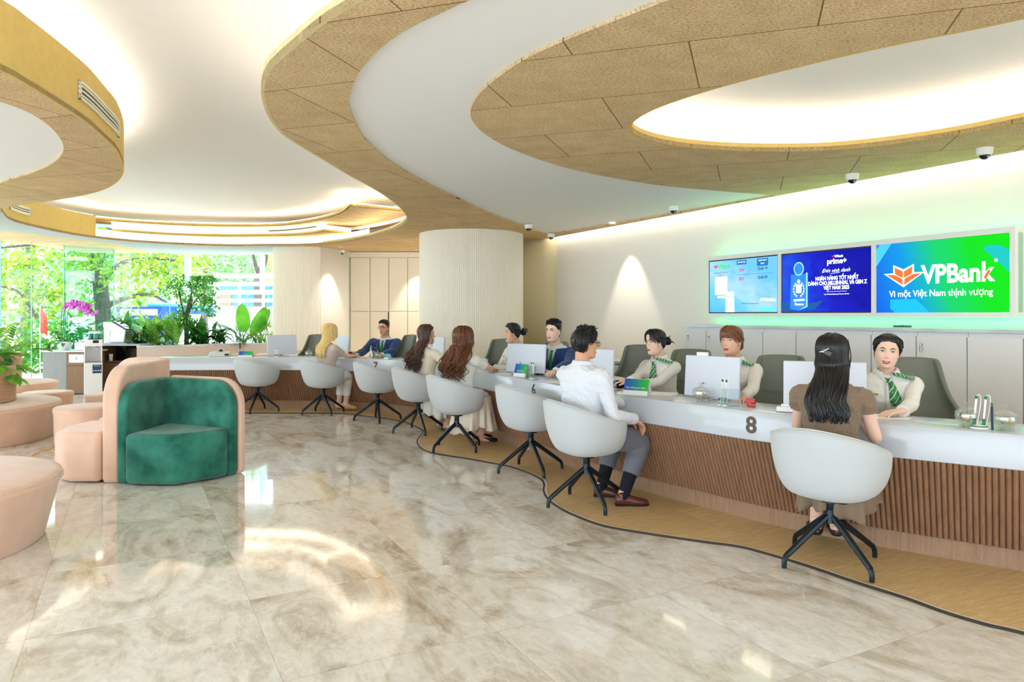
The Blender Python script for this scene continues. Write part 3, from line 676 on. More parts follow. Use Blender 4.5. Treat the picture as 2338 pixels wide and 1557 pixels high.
def leaf(b, p, d, L_, w, droop=.3, nseg=4, up=(0, 0, 1), fold=.15, shape=.75, tip=0, rnd=1):
    "one curved pointed leaf blade from p along d"
    p = np.asarray(p, float); d = vnorm(d); s = np.cross(d, up); s = vnorm(s) if np.linalg.norm(s) > .05 else np.array((1., 0, 0)); n = np.cross(s, d)
    V = []; q = p.copy(); dd = d.copy()
    for i in range(nseg + 1):
        t = i / nseg; ww = w * (math.sin(math.pi * min(1, max(.04, t ** shape)))) ** rnd / 2 if i < nseg else 0.002
        V += [q - s * ww + n * ww * fold, q, q + s * ww + n * ww * fold]
        dd = vnorm(dd - np.array((0, 0, 1.)) * droop / nseg); q = q + dd * L_ / nseg
    b.add(V, [f for i in range(nseg) for f in ((3*i, 3*i+1, 3*i+4, 3*i+3), (3*i+1, 3*i+2, 3*i+5, 3*i+4))])
def crown(b, boxes, n, L_, w, rs, droop=.5):
    for _ in range(n):
        c, r = boxes[rs.randint(len(boxes))]; u = vnorm(rs.normal(size=3)) * rs.uniform(.3, 1) ** .5
        p = np.array(c) + u * np.array(r); d = vnorm(rs.normal(size=3) * (1, 1, .5) + (0, 0, -.1)); s = rs.uniform(.7, 1.3)
        leaf(b, p, d, L_ * s, w * s, droop, 2, up=vnorm(rs.normal(size=3)))
def limb(b, pts, r0, r1): 
    pts = catmull(pts, 5); b.tube(pts, np.linspace(r0, r1, len(pts)), 8)
# ------------------------------------------------------------------ ground and street
gr = MB().box((-6, 45, -.15), (90, 70, .1)).build('floor', mat('pavement', (198, 196, 190), .8, var=.08, vscale=2), smooth=False); tag(gr, kind='structure')
tag(MB().box((-14.5, 5, -.14), (10, 34, .1)).build('floor', MATS['pavement'], smooth=False), kind='structure')
rs = np.random.RandomState(3)
def tree(name, label, base, trunk, limbs, boxes, n, L_, w, ml, rt=.22, group='trees outside the window wall'):
    t = thing(name, label, 'tree', tuple(base), group=group); B = np.array(base)
    b = MB(); limb(b, [np.array(q) - B for q in trunk], rt, rt * .7); b.build('trunk', M_BARK, t)
    if limbs:
        b = MB()
        for l in limbs: limb(b, [np.array(q) - B for q in l], rt * .38, rt * .10)
        b.build('branches', M_BARK, t)
    b = MB(); crown(b, [(np.array(c) - B, r) for c, r in boxes], n, L_, w, rs); b.build('foliage', ml, t)
Yt = 21.0
tree('shade_tree', 'big shade tree with thick trunk and yellow-green leaves outside the glass', Q(225, 812, Yt)[:2] + (-.1,),
     [Q(232, 812, Yt), Q(236, 730, Yt), Q(228, 640, Yt), Q(222, 590, Yt), Q(250, 520, Yt)],
     [[Q(228, 600, Yt), Q(200, 575, Yt-.5), Q(150, 556, Yt-1), Q(60, 560, Yt-1.4), Q(-20, 568, Yt-1.6)], [Q(150, 790, Yt-1.5), Q(130, 755, Yt-1.5), Q(100, 745, Yt-1.5), Q(72, 705, Yt-1.7), Q(40, 665, Yt-2), Q(-20, 650, Yt-2)],
      [Q(240, 700, Yt), Q(290, 680, Yt-.5), Q(340, 672, Yt-.8), Q(380, 690, Yt-1)], [Q(225, 590, Yt), Q(205, 560, Yt), Q(190, 500, Yt)], [Q(235, 640, Yt), Q(280, 600, Yt-.5), Q(360, 590, Yt-1), Q(430, 600, Yt-1)]],
     [(Q(60, 560, Yt-1.5), (1.9, 1.2, .8)), (Q(20, 640, Yt-1.7), (1.4, 1.2, .8)), (Q(130, 620, Yt-1.2), (1.5, 1.2, .9)), (Q(300, 590, Yt-.6), (1.7, 1.1, .7)), (Q(190, 545, Yt-1), (1.6, 1, .6)), (Q(330, 640, Yt-.6), (1.2, 1, .7)), (Q(400, 600, Yt-1), (1.1, .9, .5)), (Q(-80, 600, Yt-1.5), (1.5, 1.4, 1.6)), (Q(110, 690, Yt-1.4), (1.1, .9, .5)), (Q(230, 660, Yt+.6), (1.6, .8, .8))], 3300, .185, .095, M_LEAFY, .24)
tree('shade_tree', 'dense darker green tree standing behind the big shade tree', Q(60, 800, 27)[:2] + (-.1,), [Q(60, 800, 27), Q(62, 700, 27), Q(70, 560, 27)], [],
     [(Q(60, 560, 27), (3.2, 2, 1.5)), (Q(240, 660, 27), (2.6, 1.5, 1.8)), (Q(40, 680, 27), (2.4, 1.5, 1.3)), (Q(200, 560, 27), (2.6, 1.5, 1.3)), (Q(-120, 620, 27), (2.4, 1.5, 2.5))], 1700, .30, .14, M_LEAFG, .22)
tree('shade_tree', 'pale feathery tree behind the white slatted fence', Q(470, 800, 38)[:2] + (-.1,), [Q(470, 800, 38), Q(466, 690, 38), Q(470, 600, 38)], [],
     [(Q(470, 600, 38), (3.0, 2, 1.2)), (Q(400, 575, 38), (2.4, 2, 1.0)), (Q(550, 605, 38), (1.9, 2, .9)), (Q(500, 655, 38), (2.2, 1.2, .8)), (Q(330, 560, 36), (2, 1, 1))], 3000, .3, .12, M_LEAFP, .2)
tree('shade_tree', 'bare grey forked tree trunk beside the fluted column, above the fence', Q(595, 800, 26)[:2] + (-.1,), [Q(596, 812, 26), Q(594, 700, 26), Q(592, 625, 26)],
     [[Q(592, 628, 26), Q(582, 600, 26), Q(574, 560, 26)], [Q(593, 628, 26), Q(606, 600, 26), Q(612, 560, 26)]], [(Q(600, 545, 26), (1.2, 1, .5))], 260, .3, .12, M_LEAFP, .28)
for x_, y_, lb in ((-15.5, 11.0, 'leafy shade tree far off to the left of the lounge'), (-15.0, 5.0, 'leafy shade tree outside beyond the near ottoman')):
    tree('shade_tree', lb, (x_, y_, -.1), [(x_, y_, -.1), (x_ + .1, y_, 1.2), (x_, y_ + .1, 3.2)], [[(x_, y_, 1.8), (x_ + 1, y_ + .6, 2.4), (x_ + 1.8, y_ + .9, 2.7)]], [((x_, y_, 3.0), (2.0, 2.4, 1.2)), ((x_, y_ + 1.6, 1.8), (1.5, 1.6, 1.1)), ((x_ + .2, y_ - 1.6, 1.6), (1.4, 1.6, 1.1))], 1500, .24, .12, M_LEAFY, .2)
# low hedge of bushes at the street
for k, (u, v, Y, r, m_, lb) in enumerate([(110, 765, 19, .75, M_LEAFG, 'round green street bush behind the orchid'), (200, 775, 19.5, .7, M_LEAFD, 'dark street bush behind the water dispenser'), (20, 770, 19, .75, M_LEAFY, 'yellow-green street bush at the left edge'), (285, 745, 18.5, .6, M_LEAFD, 'leafy bush outside, left of the planter bed')]):
    t = thing('street_bush', lb, 'bush', Q(u, v, Y)[:2] + (-.1,), group='bushes outside the glass'); z0 = Q(u, v, Y)[2]
    b = MB(); crown(b, [((0, 0, z0 + .1 - .1), (r, r * .7, r * .8)), ((0, 0, z0 * .4), (r * .8, r * .6, r * .8))], 520, .2, .1, rs); b.build('foliage', m_, t)
    MB().tube([(0, 0, 0), (.05, 0, z0 * .5), (0, 0, z0 * .9)], .04, 8).build('stem', M_BARK, t)
# white slatted fence on a white wall
M_WF = mat('fence_white', (245, 246, 246), .6)
t = thing('slatted_fence', 'white horizontal-slat fence on a low white wall outside, left of the column', 'fence', Q(560, 790, 22)[:2] + (-.1,))
x0, x1 = Q(488, 700, 22)[0], Q(760, 700, 22)[0]; o = t.location
b = MB()
for v0, v1 in ((625, 635), (644, 653), (662, 672), (682, 690)):
    za, zb = Q(0, v0, 22)[2], Q(0, v1, 22)[2]; b.box(((x0 + x1) / 2 - o[0], 0, (za + zb) / 2 + .1), (x1 - x0, .05, za - zb))
b.build('slats', M_WF, t, smooth=False)
b = MB()
for u in (490, 545, 600): b.box((Q(u, 0, 22)[0] - o[0], .06, 1.25), (.07, .06, 2.55))
b.build('posts', M_WF, t, smooth=False)
zt = Q(0, 700, 22)[2]; MB().box(((x0 + x1) / 2 - o[0], .15, zt / 2 + .05), (x1 - x0, .1, zt + .1)).build('base_wall', M_WF, t, smooth=False)
# street buildings
def building(name, label, u0, u1, v0, Y, m_, wins, wm, group='buildings across the street'):
    xa, xb, z = Q(u0, 0, Y)[0], Q(u1, 0, Y)[0], Q(0, v0, Y)[2]
    t = thing(name, label, 'building', ((xa + xb) / 2, Y, -.1), group=group)
    MB().box((0, 2, z / 2), (xb - xa, 4, z)).build('wall', m_, t, smooth=False)
    for (a, b_, c, d) in wins:
        w = MB().box(((a + b_) / 2 * (xb - xa), -.02, (c + d) / 2 * z), ((b_ - a) * (xb - xa), .08, (d - c) * z)).build('window', wm, t, smooth=False)
M_WIN = mat('street_window', (110, 130, 150), .2, spec=.6)
building('street_building', 'pale grey street building far behind the shade trees', -260, 170, 480, 50, mat('render_pale', (226, 226, 222), .8), [(a, a + .1, .1, .25) for a in (-.4, -.2, 0, .2, .36)] + [(a, a + .1, .4, .6) for a in (-.4, -.2, 0, .2, .36)], M_WIN)
building('street_building', 'white street building behind the blue canopy', 250, 520, 540, 50, mat('render_white', (238, 236, 234), .8), [(a, a + .09, .3, .5) for a in (-.42, -.25, -.08, .1, .3)], M_WIN)
building('street_building', 'building with an ochre front seen just above the fence', 600, 760, 520, 44, mat('render_ochre', (236, 186, 92), .8), [(-.3, -.1, .3, .5), (.1, .3, .3, .5)], M_WIN)
building('street_building', 'blue-glazed low building behind the slatted fence', 500, 640, 645, 29, mat('blue_glazing', (70, 130, 190), .3), [(-.48, -.3, .5, .9), (-.1, .1, .2, .4)], mat('red_sign', (200, 120, 90), .5))
# blue canopy and painted kiosk
t = thing('street_canopy', 'bright blue street canopy on posts behind the planter bed', 'canopy', Q(440, 760, 24)[:2] + (-.1,)); o = t.location
M_BLUE = mat('canopy_blue', (70, 160, 222), .45)
q0, q1 = Q(340, 697, 24), Q(545, 705, 24)
MB().tube([(q0[0] - o[0], 0, q0[2] + .1), (q1[0] - o[0], 0, q1[2] + .1)], .09, 14).build('roller', M_BLUE, t)
MB().box(((q0[0] + q1[0]) / 2 - o[0], .3, q0[2] - .13), (q1[0] - q0[0] - .2, .5, .14)).build('valance', mat('canopy_blue_deep', (40, 120, 200), .45), t, smooth=False)
for u in (345, 540): MB().tube([(Q(u, 0, 24)[0] - o[0], .1, 0), (Q(u, 0, 24)[0] - o[0], .1, q0[2])], .03, 8).build('post', M_WF, t)
t = thing('street_kiosk', 'blue street kiosk with a plain red and orange panel', 'kiosk', Q(318, 760, 23)[:2] + (-.1,)); o = t.location
MB().box((0, .5, .9), (1.5, 1, 1.8)).build('body', mat('kiosk_blue', (40, 78, 190), .5), t, smooth=False)
MB().box((.25, -.02, 1.05), (.6, .04, .5)).build('panel', mat('kiosk_red', (222, 70, 50), .5), t, smooth=False); MB().box((-.45, -.02, 1.15), (.4, .04, .7)).build('panel', mat('kiosk_rose', (206, 110, 150), .5), t, smooth=False)
MB().box((0, -.1, .62), (1.7, .3, .06)).build('shelf', M_WF, t, smooth=False); MB().box((0, -.02, 1.62), (1.2, .03, .2)).build('sign', M_WF, t, smooth=False)
t = thing('red_banner', 'red banner flag on a pole outside the glass, left of the orchid', 'banner', Q(92, 790, 18)[:2] + (-.1,)); z1 = Q(0, 703, 18)[2]
MB().tube([(0, 0, 0), (0, 0, z1 + .2)], .015, 8).build('pole', M_STEEL, t)
MB().sheet([[(.0, 0, z1 + .1 - .62 * s) , (.06 + .05 * s, -.03, z1 + .08 - .62 * s), (.16 + .02 * s, .01, z1 - .12 - .5 * s)] for s in np.linspace(0, 1, 6)]).build('cloth', mat('banner_red', (232, 66, 40), .7), t, solid=.004)
# ------------------------------------------------------------------ window wall
wp = [np.array(q) * f_ for q, f_ in zip(win, (1.13, 1.13, 1.12, 1.11, 1.10, 1.07, 1.02, 1.01, 1.01))]; wp = [np.array((-11.2, 9.8)), np.array((-10.3, 11.6))] + wp
def wat(u):
    a = (u - 1169) / FPX; best = None
    for i in range(len(wp) - 1):
        p, q = wp[i], wp[i + 1]; f = lambda r: r[0] - a * r[1]
        if f(p) * f(q) <= 0: s = f(p) / (f(p) - f(q) + 1e-9); return p + s * (q - p)
    return wp[-1]
js = [wp[0], wat(2), wat(72), wat(146), wat(260), wat(300), wat(388), wat(564), wp[-1]]
nm = 0
for k in range(len(js) - 1):
    nm += 1; a, c = js[k], js[k + 1]; d = (c - a) / np.linalg.norm(c - a); n = np.array([-d[1], d[0]])
    b = MB().sheet([[(a[0], a[1], 0), (c[0], c[1], 0)], [(a[0], a[1], 3.4), (c[0], c[1], 3.4)]])
    w = b.build('window_%d' % nm, M_GLASST if k == 3 else M_GLASS, smooth=False); tag(w, kind='structure')
    e = MB().prism([c - .008*d - .008*n, c + .004*d - .008*n, c + .004*d + .008*n, c - .008*d + .008*n], .0, 3.4).build('window_frame', M_GEDGE, w, smooth=False)
for u, du in ((420, 2), (592, -10)):       # glass fins
    p = wat(u); b = MB().prism([p, p + (.012, 0), p + (.012 + .0, .35), p + (0, .35)], 1.9, CZ - .01).build('window_9', M_GEDGE, smooth=False); tag(b, kind='structure')
# bright neighbouring canopy edge outside
tag(MB().box((-14, 8, 3.0), (9, 24, .3)).build('ceiling', M_SOFFIT, smooth=False), kind='structure') if 0 else None
# ------------------------------------------------------------------ planter bed
pb = thing('planter_box', 'long low blush planter wall with a pale rim in front of the glass', 'planter')
pf = catmull([P(312, 789.5, .86), P(400, 788, .86), P(480, 785, .86), P(560, 783.3, .86), P(622, 783, .86)], 8)
MB().rings([np.array([(p[0], p[1], 0), (p[0], p[1], .835), (p[0], p[1] + .12, .835), (p[0], p[1] + .12, 0)]) for p in pf]).build('front_wall', mat('planter_blush', (216, 200, 192), .6), pb)
MB().rings([np.array([(p[0], p[1] - .01, .83), (p[0], p[1] - .01, .86), (p[0], p[1] + .14, .86), (p[0], p[1] + .14, .83)]) for p in pf]).build('rim', M_SOLID, pb)
MB().prism([tuple(q_ + (0, .12)) for q_ in pf[::4]] + [(-5.0, 15.6), (-7.7, 15.2), (-7.6, 13.9)], .6, .80).build('soil', M_SOIL, pb, smooth=False)
def plant(name, label, u, Y, z0=.8, group=None, cat='plant'):
    x = (u - 1169) / FPX * Y; return thing(name, label, cat, (x, Y, z0), group=group)
def rosette(t, n, L_, w, m_, tilt=(.3, 1.2), droop=.6, h=0, nseg=6, name='leaves', spread=.04, shape=.75, rs=rs, yaw=None):
    b = MB()
    for k in range(n):
        a = rs.uniform(0, 2 * math.pi) if yaw is None else yaw[k]; e = rs.uniform(*tilt); s = rs.uniform(.75, 1.15)
        leaf(b, (rs.normal() * spread, rs.normal() * spread, h + rs.uniform(0, .1)), (math.cos(a) * math.cos(e), math.sin(a) * math.cos(e), math.sin(e)), L_ * s, w * s, droop, nseg, shape=shape)
    return b.build(name, m_, t)
def stemmed(t, h, r=.012, x=0, y=0): return MB().tube([(x, y, -.05), (x * 1.1, y, h * .5), (x, y * 1.1, h)], [r * 1.3, r, r * .7], 8).build('stem', M_BARK, t)
gp = 'plants in the planter bed'
for u, Y, lb, m_, n, L_, w, tl, dr in [
    (285, 13.9, 'dark leafy plant at the left end of the planter bed', M_LEAFD, 70, .46, .11, (.1, 1.4), .9),
    (322, 14.1, 'low dark plant beside the coffee machine cabinet', M_LEAFD, 50, .36, .08, (.0, 1.2), .9),
    (350, 14.2, 'striped dracaena with long variegated leaves', M_LEAFV, 40, .60, .125, (.4, 1.45), .8),
    (395, 14.3, 'upright variegated dracaena left of the small tree', M_LEAFV, 36, .62, .12, (.6, 1.5), .5),
    (378, 13.95, 'low speckled-leaf plant at the planter front edge', M_LEAFV, 22, .34, .11, (.0, .8), 1.0),
    (455, 14.2, 'dense dark glossy bush right of the small tree', M_LEAFD, 130, .40, .11, (.1, 1.5), .8),
    (500, 14.5, 'second dark bush, left of the banana plant', M_LEAFD, 60, .30, .09, (.0, 1.3), .9),
    (548, 14.3, 'low grassy tuft under the banana plant', M_LEAFP, 70, .24, .022, (.2, 1.4), 1.0),
    (595, 14.9, 'low spiky green tuft near the column', M_LEAFG, 50, .30, .03, (.2, 1.4), .8)]:
    t = plant('foliage_plant', lb, u, Y, group=gp)
    b = MB(); 
    for k in range(n):
        a = rs.uniform(0, 6.283); e = rs.uniform(*tl); s = rs.uniform(.7, 1.15); hh = rs.uniform(0, .28 if n > 30 else .1)
        leaf(b, (rs.normal() * .07, rs.normal() * .05, hh), (math.cos(a) * math.cos(e), math.sin(a) * math.cos(e), math.sin(e)), L_ * s, w * s, dr, 6)
    b.build('leaves', m_, t); stemmed(t, .3)
t = plant('fan_palm', 'small fan palm with yellow-lit spiky leaves beside the column', 603, 14.6, group=gp)
b = MB()
for (cx, cz, r) in ((.06, .40, .20), (-.22, .22, .18), (.2, .2, .17), (-.05, .1, .16)):
    for k in range(18): a = k / 18 * 5.4 - .3; leaf(b, (cx, 0, cz), (math.cos(a), rs.normal() * .15, math.sin(a)), r * 1.1, .022, .2, 3, up=(0, 1, 0))
b.build('leaves', M_LEAFY, t)
b = MB()
for cx, cz in ((.06, .40), (-.22, .22), (.2, .2)): b.tube([(0, 0, -.05), (cx * .5, 0, cz * .6), (cx, 0, cz)], .006, 6)
b.build('stem', M_LEAFG, t)
t = plant('banana_plant', 'banana plant with broad bright upright leaves', 556, 14.5, group=gp)
b = MB()
for (dx, dy, dz, L_, w, dr, x) in ((-.05, -.05, 1, .58, .30, .05, 0), (.4, .1, .9, .60, .22, .25, .03), (-.95, -.1, .32, .72, .22, .35, -.04), (-.8, .15, .55, .66, .2, .55, -.02), (.8, .2, .2, .5, .1, .8, .05), (.3, .3, .95, .55, .2, .3, .06)):
    p = np.array((x * 4, 0, .18)); d = vnorm((dx, dy, dz)); leaf(b, p + d * .1, d, L_, w, dr, 14, up=(0, 1, .01) if dz > .8 else (0, 0, 1), shape=.78, fold=.25, rnd=.42)
b.build('leaves', M_LEAFB, t)
b = MB()
for x in (0, .03, -.04, .05): b.tube([(0, 0, -.05), (x, 0, .12), (x * 4, 0, .22)], [.03, .018, .012], 8)
b.build('stem', mat('stem_green', (110, 160, 70), .6), t)
t = plant('ficus_tree', 'small indoor tree with slender trunk and drooping glossy leaves', 425, 14.25)
s14 = FPX / 14.25; b = MB(); b.tube(catmull([(0, 0, -.1), (.01, 0, .25), (-.01, 0, .5), (.05, 0, .78), (.09, .02, .95)], 5), .045, 10, flat=1); b.tube(catmull([(.0, 0, .45), (-.08, 0, .8), (-.16, .03, 1.1)], 4), .02, 8); b.tube(catmull([(.04, 0, .7), (.2, .03, .95), (.33, 0, 1.05)], 4), .02, 8); b.tube(catmull([(.08, 0, .9), (.1, .03, 1.15), (.06, 0, 1.3)], 4), .018, 8)
b.build('trunk', M_BARK, t)
b = MB(); g = lambda u, v: ((u - 425) / s14, 0, 1.42 + (720 - v) / s14 - .8)
crown(b, [(g(430, 640), (.42, .3, .14)), (g(395, 665), (.25, .25, .16)), (g(465, 665), (.30, .25, .2)), (g(440, 690), (.32, .25, .18)), (g(410, 720), (.2, .2, .12)), (g(480, 700), (.14, .2, .2)), (g(470, 635), (.3, .2, .06)), (g(440, 740), (.25, .2, .14))], 1150, .085, .042, rs, .9)
b.build('foliage', M_LEAFG, t)
# ------------------------------------------------------------------ plants in the lounge planters
def lobed(b, p, d, L_, droop):
    "deeply cut philodendron leaf on its stalk"
    p = np.asarray(p, float); d = vnorm(d); q = p.copy(); dd = d.copy(); n = 9
    for i in range(n):
        dd = vnorm(dd - np.array((0, 0, 1)) * droop / n); q2 = q + dd * L_ / n
        if i >= 2:
            s = vnorm(np.cross(dd, (0, 0, 1))); ln = L_ * .40 * math.sin(math.pi * (i - 1.3) / (n - .3)) + .02
            for sg in (-1, 1): leaf(b, q, s * sg + dd * .9, ln, ln * .44, .3, 3)
        b.tube([q, q2], .004, 4); q = q2
    leaf(b, q, dd, L_ * .22, L_ * .07, .2, 3)
def pot_plant(label, x, y, z, n, L_, ml=M_LEAFG):
    t = thing('philodendron', label, 'plant', (x, y, z), group='leafy plants in the lounge planters'); b = MB()
    for k in range(n):
        a = rs.uniform(0, 6.283); e = rs.uniform(-.1, 1.3); r = rs.uniform(.05, .42)
        lobed(b, (r * math.cos(a), r * math.sin(a), rs.uniform(0, .12)), (math.cos(a) * math.cos(e), math.sin(a) * math.cos(e), math.sin(e)), L_ * rs.uniform(.8, 1.1), rs.uniform(.4, 1.3))
    b.build('leaves', ml, t); MB().tube([(0, 0, -.04), (.02, 0, .1), (0, .02, .2)], .03, 8).build('stem', M_BARK, t)
    return t
pot_plant('lush philodendron with deeply cut leaves in the broad planter', -6.42, 8.05, .80, 70, .56, leafmat('leaf_fresh', (84, 176, 54), (160, 222, 90), .45))
t = thing('fan_palm', 'dark palm with narrow fingers of leaf at the left edge', 'plant', (-6.75, 8.2, .8))
b = MB()
for (cx, cy, cz) in ((.45, -.3, .82), (.35, .0, .55), (-.1, -.1, .9), (-.5, 0, .6)):
    b.tube(catmull([(0, 0, 0), (cx * .4, cy * .4, cz * .7), (cx, cy, cz)], 4), .006, 6)
    for k in range(13): a = -1.5 + k / 12 * 3.0; leaf(b, (cx, cy, cz), (math.cos(a) * .9, .3 * math.sin(a * 2), math.sin(a) * .55), .36, .03, .5, 4)
b.build('leaves', leafmat('leaf_palm', (20, 60, 34), (40, 90, 44), .2), t)
pot_plant('small philodendron in the far planter by the glass', -7.80, 10.7, .82, 16, .42, M_LEAFD)
# ------------------------------------------------------------------ the three wall screens
def screenmat(name, stops, ang=0, e=1.0, wave=None):
    m, N, L, b = nodes(name); t = N.new('ShaderNodeTexCoord'); s = N.new('ShaderNodeSeparateXYZ'); L.new(t.outputs['Generated'], s.inputs[0])
    # position along the screen (generated y runs against t)
    x = mth(N, L, 'SUBTRACT', 1.0, s.outputs[1]) ; y = s.outputs[2]
    f = mth(N, L, 'ADD', mth(N, L, 'MULTIPLY', x, math.cos(ang)), mth(N, L, 'MULTIPLY', y, math.sin(ang)))
    if wave: n = noise_n(N, L, t.outputs['Generated'], wave, 3, .5, 1.5); f = mth(N, L, 'ADD', f, mth(N, L, 'MULTIPLY', mth(N, L, 'SUBTRACT', n, .5), .8))
    c = ramp(N, L, f, stops); b.inputs['Base Color'].default_value = (0, 0, 0, 1); b.inputs['Roughness'].default_value = .35; b.inputs['Specular IOR Level'].default_value = .08
    L.new(c, b.inputs['Emission Color']); b.inputs['Emission Strength'].default_value = e; return m
EM = .5
def em(name, c, e=EM): return mat(name, c, .4, emit=e, spec=.1)
S_W, S_R, S_O, S_G, S_N, S_B = em('glow_white', (255, 255, 255)), em('glow_red', (200, 30, 60)), em('glow_orange', (246, 92, 40)), em('glow_green', (40, 190, 90)), em('glow_navy', (20, 60, 90)), em('glow_blue', (70, 150, 235))
class Scr:
    def __init__(s, name, label, ta, tb, m, group='screens in the white frame', bez=True):
        s.ta, s.tb, s.w, s.h = ta, tb, tb - ta, bz1 - bz0
        c = wline(DF, (ta + tb) / 2); s.t = thing(name, label, 'screen', (c[0], c[1], bz0), group=group); s.o = c
        MBw = lambda a0, a1, D0, D1, y0, y1: MB().prism([wline(D0, a0) - c, wline(D0, a1) - c, wline(D1, a1) - c, wline(D1, a0) - c], y0, y1)
        k = .014 if bez else .002
        if bez: MBw(ta, tb, DF + .012, DF + .045, 0, s.h).build('bezel', M_BLACK, s.t, smooth=False)
        MBw(ta + k, tb - k, DF + .008, DF + (.04 if not bez else .0119), k, s.h - k).build('display', m, s.t, smooth=False)
        s.n = 0
    def M(s, x, y, z=.0):
        p = wline(DF + .0055 - z, s.ta + x * s.w) - s.o; return frame((p[0], p[1], y * s.h), (DW[0], DW[1], 0), (0, 0, 1))
    def txt(s, st, x, y, size, m, sx=1, off=0, align='CENTER', shear=0, name='lettering'): return text(st, size * s.h, m, s.t, s.M(x, y), name, .0004, align, sx, shear, off * s.h)
    def poly(s, pts, m, z=0, name='graphic'):
        b = MB(); P3 = []
        for e in (0, .0008):
            P3.append([])
            for x, y in pts: p = wline(DF + .0065 - z - e, s.ta + x * s.w) - s.o; P3[-1].append((p[0], p[1], y * s.h))
        b.rings(P3); return b.build(name, m, s.t, smooth=False)
    def logo(s, x, y, k, outl=True):
        a = k * s.h / s.w
        L1 = [(-.98, .6), (-.5, .57), (-.06, .34), (-.03, .02)]; L2 = [(-.5, .98), (-.03, .74), (-.03, .38), (-.46, .6)]
        if outl: s.poly([(x + a*px_, y + k*py_) for px_, py_ in [(0, -.1), (-1.12, .65), (-.57, .66), (-.57, 1.1), (0, .84), (.57, 1.1), (.57, .66), (1.12, .65)]], S_W, .0005, 'logo_outline')
        for sg in (-1, 1):
            for q in (L1, L2): s.poly([(x + sg*a*px_, y + k*py_) for px_, py_ in (q if sg > 0 else q)], S_O if outl else S_R, .002, 'logo')
s3 = Scr('wall_screen', 'largest blue-to-green wall screen with the orange flower logo, rightmost', *scr[2], screenmat('screen_gradient', [(.0, (10, 90, 225)), (.35, (10, 150, 220)), (.6, (20, 200, 110)), (.85, (10, 215, 30)), (1, (10, 220, 20))], .15, EM), bez=False)
s3.poly([(0, .68), (0, .93), (.03, 1), (.13, 1)], em('glow_cyan', (60, 160, 240)), -.001); s3.poly([(.82, .83), (1, .50), (1, .78), (.93, .86), (.85, .87)], em('glow_teal', (20, 150, 150)), -.001)
s3.poly([(.12, .19), (.33, .19), (.44, 0), (.16, 0), (.12, .06)], em('glow_azure', (20, 150, 235)), -.001)
fx3 = lambda u: (tw(u, DF) - s3.ta) / s3.w
s3.logo(fx3(2062), .39, .27); xa, xb = fx3(2104), fx3(2266); s3.txt('VPBank', (xa + xb) / 2, .515, .35, S_W, .86, .011)
s3.poly([(xb - .045, .43), (xb - .012, .54), (xb - .03, .55), (xb - .062, .45)], S_O, .002, 'logo'); s3.txt('®', xb + .02, .66, .06, S_W)
s3.txt('Vì một Việt Nam thịnh vượng', (fx3(2033) + fx3(2262)) / 2, .265, .128, S_W, .90, .001)
s2 = Scr('wall_screen', 'middle deep-blue wall screen with a glass trophy picture and white words', *scr[1], screenmat('screen_blue', [(.0, (30, 90, 225)), (.3, (24, 60, 210)), (.55, (14, 24, 190)), (1, (8, 10, 160))], .2, EM, 2.5))
tr_ = em('glow_glass', (110, 180, 245)); td = em('glow_glass_deep', (40, 110, 220))
s2.poly([(.0, .03), (.0, .2), (.2, .12), (.5, .2), (.4, .06)], em('glow_road', (20, 70, 130)), -.001)
s2.poly([(.11, .07), (.21, .04), (.32, .10), (.32, .66), (.28, .64), (.12, .64)], td, 0, 'trophy'); s2.poly([(.21, .04), (.32, .10), (.32, .66), (.30, .66), (.30, .12)], tr_, .0006, 'trophy')
s2.poly([(.215 + .062 * math.cos(a), .73 + .115 * math.sin(a)) for a in np.linspace(0, 6.283, 25)[:-1]], tr_, .001, 'trophy'); s2.poly([(.215 + .048 * math.cos(a), .73 + .09 * math.sin(a)) for a in np.linspace(0, 6.283, 25)[:-1]], td, .002, 'trophy')
s2.poly([(.215 + .018 * math.cos(a), .52 + .035 * math.sin(a)) for a in np.linspace(0, 6.283, 13)[:-1]], S_W, .002, 'trophy_mark'); s2.poly([(.185, .33), (.245, .33), (.25, .47), (.18, .47)], S_W, .002, 'trophy_mark')
for sg in (-1, 1):
    for k in range(6): a = -1.1 + k * .4; cx, cy = .215 + sg * .062 * math.cos(a), .39 + .12 * math.sin(a); s2.poly([(cx - .01, cy), (cx, cy + .02), (cx + .01, cy), (cx, cy - .02)], S_W, .002, 'laurel')
s2.poly([(.155, .19), (.285, .20), (.285, .235), (.155, .225)], S_W, .002, 'trophy_mark'); s2.txt('Finance', .22, .145, .06, S_W, 1, .001)
s2.logo(.605, .875, .03, False); s2.txt('VPBank', .665, .885, .05, S_W, 1, .002); s2.txt('prime+', .645, .81, .12, S_W, 1, .004)
s2.txt('Đơn vinh danh', .63, .665, .085, S_W, 1, .0, shear=.5); s2.poly([(.57, .615), (.68, .63), (.68, .634), (.57, .619)], S_W)
s2.txt('NGÂN HÀNG TỐT NHẤT', .64, .545, .082, S_W, .82, .003); s2.txt('DÀNH CHO MILLENNIAL VÀ GEN Z', .64, .47, .082, S_W, .80, .003); s2.txt('VIỆT NAM 2025', .64, .395, .082, S_W, .82, .003)
s2.poly([(.53, .335), (.75, .335), (.75, .339), (.53, .339)], S_W); s2.txt('Top 40 Retail Banking & Finance Market', .64, .295, .028, S_W)
s1 = Scr('wall_screen', 'leftmost pale blue wall screen with queue numbers', *scr[0], screenmat('screen_pale', [(.0, (70, 180, 240)), (.4, (120, 205, 245)), (.62, (170, 215, 245)), (1, (110, 195, 240))], .9, EM, 2.2))
s1.logo(.115, .84, .07, False); s1.txt('VPBank', .24, .868, .10, S_G, 1, .003); s1.txt('Thương vụ số: 1A 19 13', .19, .755, .035, S_N); s1.txt('Số đợi: 4', .18, .705, .033, S_N)
